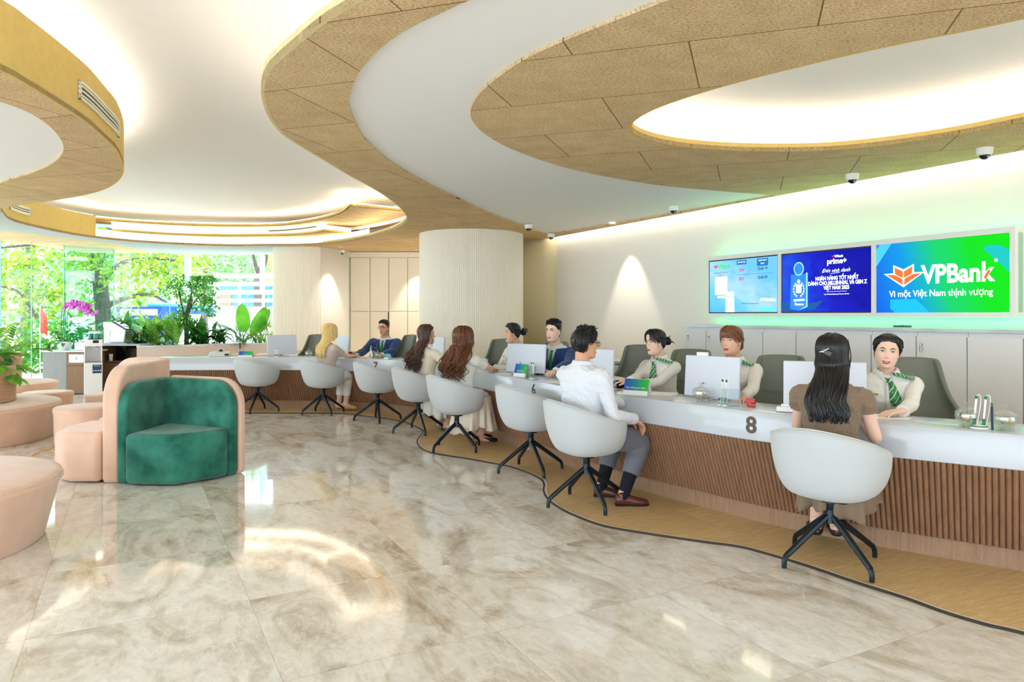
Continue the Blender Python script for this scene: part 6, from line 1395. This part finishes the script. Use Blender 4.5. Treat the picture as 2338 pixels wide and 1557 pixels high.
        b.sheet(rows); sz(b); b.build('scarf_fold', M_SCARF, t, solid=.004)
        b = MB().rings([[fr(.058 + x, .895 + z, .006 + e) for x, z in ((0, 0), (.045, -.003), (.045, .008), (0, .011))] for e in (0, .004)]); sz(b); bd = b.build('name_badge', M_GOLDB, t, smooth=False)
        b = MB().ball(fr(.106, .902, .009), (.008, .004, .009), 8, 6); sz(b); b.build('badge_flower', mat('badge_red', (220, 40, 40), .4), bd)
    if outfit == 'shirt': collar(top_m, .5, .040, .066)
    if shoes:
        for s in (1, -1):
            b = MB(); foot(b, s, .006, .05 if shoes == 'heels' else 0); sz(b)
            if shoes == 'heels':
                A = AN[s]; d = fdir[s]; b2 = MB().tube([A * (1, 1, 0) - d * .045 + (0, 0, .055), A * (1, 1, 0) - d * .052 + (0, 0, .002)], [.012, .005], 8); sz(b2); b.add(np.concatenate(b2.v), b2.f)
            sh = remesh(b, 'shoe', .0035, shoe_m, t, 2); z = (AN[s][2] - .075) * k
            bm = bmesh.new(); bm.from_mesh(sh.data); lim = {'heels': .050, 'flats': .048, 'brogue': .085}[shoes] * k + z; A = AN[s] * k; d = fdir[s]
            dl = [f for f in bm.faces if f.calc_center_median().z > lim + (.02 if shoes == 'heels' and (np.array(f.calc_center_median()) - A) @ d < -.02 else 0) or (shoes != 'brogue' and f.calc_center_median().z > z + .034 * k and -.035 < (np.array(f.calc_center_median()) - A) @ d < .075 and abs((np.array(f.calc_center_median()) - A) @ np.array((d[1], -d[0], 0))) < .024)]
            bmesh.ops.delete(bm, geom=dl, context='FACES'); bm.to_mesh(sh.data); bm.free()
            if shoes == 'brogue':
                b = MB(); lat = np.array((d[1], -d[0], 0)); o_ = [(-.062, .0), (-.055, .028), (-.02, .036), (.03, .036), (.09, .047), (.14, .045), (.175, .028), (.19, 0)]; o_ = o_ + [(a, -c) for a, c in o_[-2:0:-1]]
                P_ = [AN[s] * (1, 1, 0) + d * a + lat * c for a, c in catmull(o_, 3, True)]; b.prism(P_, 0, .016); sz(b); b.build('sole', M_BLACK, sh, smooth=False)
                b = MB(); leg(b, s, .004); torso_ = 0; K, A_ = KN[s], AN[s]; b = MB().tube([K + (A_ - K) * .45, K + (A_ - K) * .75, A_ + (0, 0, .0), A_ + (0, 0, -.03)], [.056, .048, .042, .041], 18); sz(b); b.build('sock', mat('sock_navy', (16, 20, 32), .9), t)
                for q_ in range(3):
                    c = AN[s] * (1, 1, 0) + d * (.035 + .018 * q_) + (0, 0, .083 - .010 * q_); b = MB().tube([c - lat * .022 - (0, 0, .006), c + (0, 0, .004), c + lat * .022 - (0, 0, .006)], .0022, 6); sz(b); b.build('shoelace', M_LACE, sh)
    # ---- hair
    q = np.random.RandomState(seed + 11)
    def cap(line, off, name='hair_cap', nph=72, ex=0):
        rows = []
        for j, f in enumerate(np.linspace(0, 1, 16)):
            row = []
            for i in range(nph):
                ph = 2 * math.pi * i / nph; l = line(ph if ph < math.pi else ph - 2 * math.pi); h = l + (.1125 - l) * f ** .8; o = off(ph, h) * (1 - (1 - min(1, f * 4)) ** 2) - .002 * (f == 0)
                row.append(hl(scalp(ph, h, o + .0006 * math.sin(37 * ph + 5 * f))))
            rows.append(row)
        b = MB().rings(rows, cap=False); n_ = len(rows[0]); b.add(rows[-1], [tuple(range(n_))]); return b
    def lock(b, pts, r0, r1, fl=.55, n=7, upv=(0, 1, 0)):
        p = catmull(pts, 4); m_ = len(p); x = np.linspace(0, 1, m_); b.tube(p, r0 + (r1 - r0) * x ** 1.5 - r0 * .35 * np.exp(-(x / .08) ** 2), n, flat=fl, up=upv)
    fem_line = lambda p: float(np.interp(abs(p), [0, .6, 1.05, 1.35, 1.6, 2.0, 3.15], [.070, .060, .030, .0, -.02, -.045, -.085]))
    if hair == 'long':
        A_ = dict(zend=.86, n=130, wave=.012, freq=2.2, spread=.13, curl=0, part=0, side=.1, front=False, thick=.020, r=.012, clip=False); A_.update(hairarg or {})
        b = cap(fem_line, lambda p, h: A_['thick'] * (.55 + .45 * (h > .05)))
        for i in range(A_['n']):
            s = 1 if i % 2 else -1; f = (i // 2 + .5) / (A_['n'] / 2); ph0 = s * (A_.get('minph', .75) + f * (3.1 - A_.get('minph', .75)) + q.normal() * .04); lay = q.uniform(0, 1)
            th = A_['thick'] * (.8 + .55 * lay); st = scalp(s * (.35 + f * 1.5), .111 - .01 * abs(f - .5), th * .75) * (.35, 1, 1) ; st = np.array((s * .006 * (1 + 3 * f), .05 - .12 * f, .113 + th * .7 - .012 * abs(.45 - f)))
            pts = [hl(st), hl(scalp(ph0, .085, th * 1.05)), hl(scalp(ph0, .04, th * 1.1)), hl(scalp(ph0, -.02, th * 1.15 + .002)), hl(scalp(ph0, -.065, th * 1.4 + .014))]
            if abs(ph0) < 1.25: pts[-1] = hl(scalp(ph0 + s * .25, -.07, th * 1.3 + .012))
            ze = A_['zend'] + q.uniform(-.02, .07) * (1 if not A_['curl'] else 1.2); xe = s * A_['spread'] * (1.05 - f * .98) * q.uniform(.75, 1.1) + A_.get('xo', 0) * .5; zz = [1.06, 1.01, .96]; c0 = hc[2] - .115
            front = A_['front'] and abs(ph0) < 1.35 and (A_['front'] != s * -1 if isinstance(A_['front'], int) and not isinstance(A_['front'], bool) else True)
            nseg = max(3, int((1.04 - ze) / .035)); w0 = A_['wave'] * q.uniform(.6, 1.4); phs = q.uniform(0, 6.3); fq = A_['freq'] * q.uniform(.85, 1.15)
            ls = np.array([(pts[-1][0], pts[-1][1], pts[-1][2])])[0]
            for j in range(1, nseg + 1):
                u = j / nseg; z = 1.04 * (1 - u) + ze * u
                back = -float(np.interp(z, [q_[0] for q_ in B['tors']], [q_[2] - q_[3] for q_ in B['tors']])) * (1 if z < 1.0 else .9) - .018 - .016 * lay
                yb = back if not front else float(ty(min(z, .99))) + .016
                xx = xe * (1 - A_.get('taper', .25) * u); fl_ = up_((xx + A_.get('xo', 0), yb, z)); mixf = min(1, u * 2.2)
                base = np.array(pts[4]) * (1 - mixf) + fl_ * mixf; base[2] = fl_[2] * mixf + (pts[4][2] * (1 - mixf) + (fl_[2] - pts[4][2]) * 0)
                am = w0 * min(1, u * 1.6); ag = phs * (1 if A_['curl'] else .25) + fq * 6.283 * u * (1.04 - ze) / .22
                base = base + np.array((am * math.sin(ag), (am * .8 * math.cos(ag) - am * .8 if A_['curl'] else -abs(am) * .35 * (1 + math.sin(ag))), 0)); pts.append(base)
            lock(b, pts, A_['r'] * q.uniform(.75, 1.1), .0022, .6)
        for _ in range(A_.get('wisps', 6)):
            s = q.choice([-1, 1]); ph0 = s * q.uniform(1.0, 1.4); b.tube(catmull([hl(scalp(ph0, .07, .02)), hl(scalp(ph0, .0, .026)), hl(scalp(ph0 - s * .1, -.06, .030)), hl(scalp(ph0 - s * .25, -.12, .034)) , hl(scalp(ph0 - s * .1, -.118, .040)) - (0, 0, .03)], 4), .0012, 4)
        sz(b); hb_ = b.build('hair', hair_m, t, angle=180)
        if A_['clip']:
            c = MB().box(hl(scalp(math.pi * .985, .012, .046)), (.055, .012, .024), Rh @ rotm(0, .45, 0)); sz(c); c.build('hair_clip', mat('clip_brown', (74, 66, 54), .35), hb_, bevel=.002)
            c = MB().ball(hl(scalp(math.pi * 1.03, .016, .055)), (.010, .006, .008), 8, 6); c.tube([hl(scalp(math.pi * 1.08, .012, .052)), hl(scalp(math.pi * .95, .028, .056))], .003, 6); sz(c); c.build('clip_jewel', M_STEEL, hb_)
    if hair == 'bun':
        A_ = dict(bz=-.01, by=.045, br=.034, fringe=False, wisps=3, part=.02); A_.update(hairarg or {})
        b = cap(fem_line, lambda p, h: .008)
        bp_ = scalp(math.pi, A_['bz'], A_['by'] * .55)
        for i in range(200):
            s = 1 if i % 2 else -1; f = (i // 2) / 100; ph0 = s * (.12 + f * 2.9); l = fem_line(ph0) + .004; 
            st = hl(scalp(ph0 * (.55 if f < .25 else .9), max(l, .072 if f < .25 else l), .002)); m1 = scalp(ph0 * .5 + s * math.pi * .5 * (.7 if f < .4 else 1), l * .5 + bp_[2] * .5 + (.05 * (1 - f)), .009 + .003 * q.rand()); m0 = scalp(ph0 * .75 + s * math.pi * .25 * .6, l * .75 + bp_[2] * .25 + .05 * (1 - f) , .009 + .003 * q.rand())
            m0[2] = min(m0[2], .114); lock(b, [st, hl(m0), hl(m1), hl(bp_ * (1, .97, 1))], .0046, .0036, .6, 5)
        c = hl(bp_ + (0, -.006, 0)); b.ball(c, A_['br'], 16, 12)
        for i in range(16):
            a = q.uniform(0, 6.28); tilt_ = q.uniform(-.8, .8); cs = [c + Rh @ (A_['br'] * 1.06 * np.array((math.cos(a + w_), math.sin(tilt_) * .7 * math.cos(2 * w_), math.sin(a + w_)))) for w_ in np.linspace(0, 3.3, 8)]; b.tube(cs, [.002] + [.0075] * 6 + [.002], 6)
        for i in range(A_['wisps']): d_ = vnorm(q.normal(size=3) * (.7, .6, .8) + (0, -1, 0)); b.tube([c + Rh @ (d_ * A_['br']), c + Rh @ (d_ * .05), c + Rh @ (d_ * .065 + np.array((0, 0, -.012)))], [.004, .003, .001], 5)
        if A_['fringe']:
            for i in range(34):
                x = -1 + 2 * i / 33; ph0 = x * 1.0; st = scalp(ph0 * .4, .108, .012); l_ = A_['fringe'] if A_['fringe'] is not True else 1; zz = (.020 + .004 * q.rand() - .045 * abs(x) ** 3 ) if l_ == 1 else (.045 - .06 * abs(x))
                if l_ == 2 and abs(x) < .45: continue
                lock(b, [hl(st), hl(scalp(ph0 * .8, .085, .014)), hl(scalp(ph0, .055, .014)), hl(scalp(ph0 * 1.05, zz, .010 + .004 * q.rand()))], .0065, .0015, .45, 5)
        for s in (1, -1):
            lock(b, [hl(scalp(s * .5, .08, .012)), hl(scalp(s * 1.0, .04, .012)), hl(scalp(s * 1.22, -.01, .009)), hl(scalp(s * 1.25, -.06, .010))], .0045, .0008, .5, 5)
        sz(b); b.build('hair', hair_m, t, angle=180)
    if hair == 'short':
        A_ = dict(style='crop'); A_.update(hairarg or {}); crop = A_['style'] == 'crop'
        line = lambda p: float(np.interp(abs(p), [0, .7, 1.0, 1.3, 1.5, 1.8, 2.2, 3.15], [.072, .062, .045, .012, .0, -.03 if crop else -.035, -.055, -.065 if crop else -.09]))
        b = cap(line, lambda p, h: (.003 + .014 * max(0, min(1, (h - .035) / .05))) if crop else .014)
        nn = 150 if A_['style'] != 'layer' else 260
        for i in range(nn):
            if crop:
                ph0 = q.uniform(-3.14, 3.14); h = q.uniform(.072, .113); p = scalp(ph0, h, .012); d_ = vnorm(np.array((q.normal() * .3, A_.get('fwd', .5) + q.normal() * .25, .9))); l_ = q.uniform(.020, .034) * A_.get('len', 1)
                pts = [hl(p - .004 * d_), hl(p + d_ * l_ * .55 + (0, .003, 0)), hl(p + d_ * l_ + np.array((0, .012, -.004)))]; b.tube(pts, [.0055, .0045, .0008], 5, flat=.6)
            elif i < 70:
                ph0 = q.uniform(-3.14, 3.14); p = scalp(ph0, q.uniform(.09, .113), .012); d_ = vnorm((q.normal() * .5, .7 + q.normal() * .5, .55)); b.tube([hl(p), hl(p + d_ * .02 + (0, 0, .008)), hl(p + d_ * .034 + (0, 0, -.002))], [.007, .006, .001], 5, flat=.6)
            else:
                ph0 = q.uniform(-3.14, 3.14); 
                if abs(ph0) < .9: continue
                l_ = line(ph0) + q.uniform(-.012, .03); h0 = q.uniform(max(l_, .04), .108); h1 = l_ * .5 + h0 * .5
                lock(b, [hl(scalp(ph0 * .93, h0, .014)), hl(scalp(ph0, h1, .020 + .005 * q.rand())), hl(scalp(ph0 * 1.02, l_, .015)), hl(scalp(ph0 * 1.03, l_ - .018, .010))], .0085, .0012, .5, 5)
        sz(b); b.build('hair', hair_m, t, angle=180)
        if crop:
            b = MB(); rows = []
            for h in np.linspace(-.065, .05, 10): rows.append([hl(scalp(ph, h, .0016 if line(ph) < h + .012 or True else 0)) for ph in np.linspace(1.62, 2 * math.pi - 1.62, 40)])
            b.sheet(rows); sz(b); b.build('clipped_sides', mat('hair_clipped', (92, 78, 68), .8), t, angle=180)
    return t, dict(k=k, hc=hc, W=W_, KN=KN, AN=AN)
def cloth(name, c, rough=.75, sheen=.2, bump=.12, bs=220): return mat(name, c, rough, spec=.25, sheen=sheen, bump=bump, bscale=bs)
M_SHIRT, M_CLERK = cloth('shirt_white', (226, 230, 238)), cloth('blouse_white', (234, 232, 228), .6)
M_SUIT, M_TIE, M_GOLDB = cloth('suit_navy', (36, 66, 124), .7), cloth('tie_green', (20, 140, 70), .5), mat('badge_gold', (206, 176, 60), .35, metal=.4)
M_LACE = mat('lace_brown', (150, 116, 90), .7)
def scarfmat():
    m, N, L, b = nodes('scarf_green_print'); t = N.new('ShaderNodeTexCoord'); w = N.new('ShaderNodeTexWave'); w.inputs['Scale'].default_value = 16; w.inputs['Distortion'].default_value = .6; w.bands_direction = 'DIAGONAL'; L.new(t.outputs['Object'], w.inputs[0])
    v = N.new('ShaderNodeTexVoronoi'); v.inputs['Scale'].default_value = 130; L.new(t.outputs['Object'], v.inputs[0])
    f = mth(N, L, 'GREATER_THAN', w.outputs[1], .93); g_ = mth(N, L, 'MULTIPLY', mth(N, L, 'LESS_THAN', v.outputs[0], .22), mth(N, L, 'LESS_THAN', w.outputs[1], .42))
    L.new(mixc(N, L, mth(N, L, 'MAXIMUM', f, g_), srgb(20, 134, 76), srgb(226, 240, 220)), b.inputs['Base Color']); b.inputs['Roughness'].default_value = .5; return m
M_SCARF = scarfmat()
def HX(u, Y): return ((u - 1169) / FPX * Y, Y)
def CT(u, d, z=.812): p = on_counter(u, d=d); return (p[0], p[1], z)
SEL = globals().get('SELECT')
gc, gk = 'bank clerks behind the counter', 'customers at the counter'
BLK = cloth('trousers_black', (26, 26, 30))
# clerks
person('woman clerk smiling, white blouse and green scarf, behind number 8 at right', HX(2026, 4.78), 1.296, 203, lean=11, fyaw=-4, fpitch=4, ftilt=-6, R=CT(1968, .33), L_=CT(2052, .30, .815), ldir=(-1, -.12, -.08), rdir=(-.5, -1, -.05), lpole=(-.45, -.2, -1), rpole=(.5, -.2, -1),
       skinm=SK1, vox=.0034, top_m=M_CLERK, outfit='clerk', bottom='trousers', bottom_m=BLK, hair='bun', hair_m=H_BLACK, lips=M_LIPR, smile=1, group=gc, seed=3, hairarg=dict(by=.03, bz=-.03))
person('woman clerk with auburn fringe smiling sideways behind the webcam monitor', HX(1671, 5.72), 1.335, 218, lean=6, fyaw=-12, fpitch=0, R=CT(1610, .42), L_=CT(1690, .42), skinm=SK2, vox=.004, top_m=M_CLERK, outfit='clerk', bottom='trousers', bottom_m=BLK, hair='bun', hair_m=H_CHEST, lips=mat('lip_rose', (190, 60, 60), .4), smile=.6, group=gc, seed=4, hairarg=dict(fringe=True, bz=-.05, br=.026, wisps=1))
person('woman clerk in thin round glasses with low black bun, white blouse', HX(1497, 6.42), 1.296, 232, lean=9, fyaw=-14, fpitch=4, R=CT(1418, .24), L_=CT(1450, .40), rdir=(-1, .1, -.05), skinm=SK1, vox=.004, top_m=M_CLERK, outfit='clerk', bottom='trousers', bottom_m=BLK, hair='bun', hair_m=H_BLACK, lips=M_LIPR, group=gc, seed=5, glasses=('thin', mat('spectacle_gold', (170, 140, 90), .3, metal=.7)), hairarg=dict(fringe=2, bz=-.005, by=.06, br=.03))
person('young man clerk in navy suit with spiky black hair, behind the middle monitor', HX(1264, 7.82), 1.362, 206, 'm', lean=8, fyaw=-12, R=CT(1246, .42), L_=CT(1256, .30), lpole=(-1, .1, -.7), skinm=SK1, vox=.0042, top_m=M_SUIT, outfit='suit', bottom='trousers', bottom_m=M_SUIT, hair='short', smile=.4, group=gc, seed=6, hairarg=dict(fwd=.15), fold=.006)
person('woman clerk with a messy black bun, leaning to the auburn-haired customer', HX(1170, 8.62), 1.328, 236, lean=9, fyaw=-18, fpitch=3, R=CT(1104, .36), L_=CT(1120, .28), skinm=SK2, vox=.0045, top_m=M_CLERK, outfit='clerk', bottom='trousers', bottom_m=BLK, hair='bun', hair_m=H_BLACK, lips=mat('lip_dark', (150, 40, 40), .4), smile=.3, group=gc, seed=7, hairarg=dict(bz=.0, by=.075, br=.034, wisps=9))
person('man clerk in navy suit and thick black glasses before the cupboards', HX(877, 11.2), 1.340, 190, 'm', lean=5, fyaw=-14, R=CT(812, .30), L_=CT(872, .36), rpole=(.6, -.2, -.8), skinm=SK3, vox=.005, top_m=M_SUIT, outfit='suit', bottom='trousers', bottom_m=M_SUIT, hair='short', group=gc, seed=8, glasses=('thick', mat('spectacle_black', (30, 20, 18), .3)), hairarg=dict(fwd=-.2, len=.6), fold=.006)
# customers
MBR = cloth('dress_brown', (134, 114, 94), .8); x8 = CH[7]
person('woman in a brown cap-sleeve dress with long straight black hair and a clip', HX(1899, 4.16), 1.312, 33, lean=4, fyaw=-5, R=CT(1955, .08), L_=CT(1872, .10), rpole=(.45, -.3, -1), lpole=(-.45, -.2, -1), rdir=(-.4, .9, 0), skinm=SK1, vox=.0036, top_m=MBR, sleeve='cap', bottom='skirt', bottom_m=MBR,
       hair='long', hair_m=H_BLACK, group=gk, seed=9, shoes='flats', shoe_m=mat('shoe_dark', (38, 34, 34), .4), fold=.011, feet=((1.985, 4.36, .15), (1.90, 4.45, .13)), shank=((.35, .9), (.3, .9)), hairarg=dict(zend=.80, n=260, wave=.012, freq=1.1, spread=.088, thick=.007, r=.0075, clip=True, taper=-.1, hem=.27, ruf=.035, flare=.10, cy=.5, ry=.55, wisps=8))
person('man in a white shirt, grey trousers and glasses, seated facing away', HX(1329, 5.40), 1.322, 50, 'm', lean=1, fyaw=-20, fpitch=3, R=(.915, 5.33, .645), L_=(1.0, 5.66, .66), rpole=(.3, -1, -.5), lpole=(-.3, -1, -.5), rdir=(.7, .3, -.6), skinm=SK3, vox=.0038, top_m=M_SHIRT, outfit='shirt', sleeve='long', bottom='trousers', bottom_m=cloth('trousers_grey', (112, 116, 126), .8, bump=.3, bs=300),
       hair='short', hair_m=H_BLACK, group=gk, seed=10, glasses=('thick', mat('spectacle_black', (30, 20, 18), .3)), shoes='brogue', shoe_m=mat('leather_oxblood', (92, 46, 38), .3, spec=.6), feet=((.83, 5.30, .085), (.70, 5.56, .085)), shank=((1, .08), (.95, -.1)), hairarg=dict(style='layer', trouser=.62), fold=.010, curl=.5)
MCR, MOFF = cloth('cloth_cream', (236, 224, 204), .8), cloth('cloth_offwhite', (238, 236, 230), .8)
person('woman with long wavy auburn hair, white top and cream skirt, holding a phone', HX(1062, 7.52), 1.292, 32, lean=5, fyaw=0, R=CT(1124, .07, .825), L_=CT(1108, .20), rpole=(1, -.1, -.35), lpole=(-.5, -.3, -.8), skinm=SK2, vox=.0045, top_m=MOFF, sleeve='short', bottom='skirt', bottom_m=MCR, hair='long', hair_m=H_AUB, group=gk, seed=12, shoes='heels', shoe_m=mat('shoe_black', (22, 20, 24), .3),
       feet=(P(1098, 1016, 0) + (.11,), P(1086, 1008, 0) + (.11,)), shank=((.95, .1), (.95, .1)), hairarg=dict(zend=.74, n=150, wave=.026, freq=1.8, spread=.19, curl=1, thick=.020, r=.0100, hem=.19, ruf=.04, flare=.15, cy=.62, ry=.52))
person('woman with long dark brown curls in a white short-sleeved dress', HX(984, 8.62), 1.300, 36, lean=5, fyaw=-46, R=CT(1044, .05, .82), L_=CT(1040, .22), rpole=(1, -.2, -.5), skinm=SK2, vox=.005, top_m=MCR, sleeve='short', bottom='skirt', bottom_m=MOFF, hair='long', hair_m=H_BROWN, group=gk, seed=13, shoes='flats', shoe_m=mat('shoe_silver', (196, 200, 204), .25, metal=.7),
       feet=(P(1020, 984, 0) + (.09,), P(1008, 980, 0) + (.09,)), shank=((.8, -.2), (.8, -.2)), hairarg=dict(zend=.73, n=140, wave=.028, freq=2.4, spread=.14, curl=1, thick=.014, minph=1.25, xo=-.03, r=.0095, hem=.19, ruf=.02, flare=.05, cy=.6, ry=.5))
person('blonde woman in a pale mauve blouse and white trousers', HX(757, 10.22), 1.288, 38, lean=6, fyaw=-4, R=CT(806, .10, .82), L_=CT(770, .20), rpole=(.7, -.5, -.6), skinm=SK1, vox=.005, top_m=cloth('blouse_mauve', (206, 190, 182), .8), sleeve='short', bottom='trousers', bottom_m=MOFF, hair='long', hair_m=H_BLOND, group=gk, seed=14, shoes='heels', shoe_m=mat('shoe_tan', (214, 164, 110), .4),
       feet=(P(790, 939, 0) + (.12,), P(774, 938, 0) + (.12,)), shank=((.8, -.35), (.8, -.35)), hairarg=dict(zend=.80, n=130, wave=.007, freq=1.2, spread=.125, thick=.018, trouser=.72), fold=.006)
t = thing('smartphone', 'dark smartphone held by the auburn-haired customer at the counter edge', 'phone', CT(1119, .14, .84)); MB().box((0, 0, 0), (.07, .14, .008), rotm(.5, 0, -.6)).build('casing', M_BLACK, t, bevel=.003); MB().box((0, 0.002, .005), (.064, .13, .001), rotm(.5, 0, -.6)).build('screen', mat('black_glass', (10, 10, 14), .05), t, smooth=False)
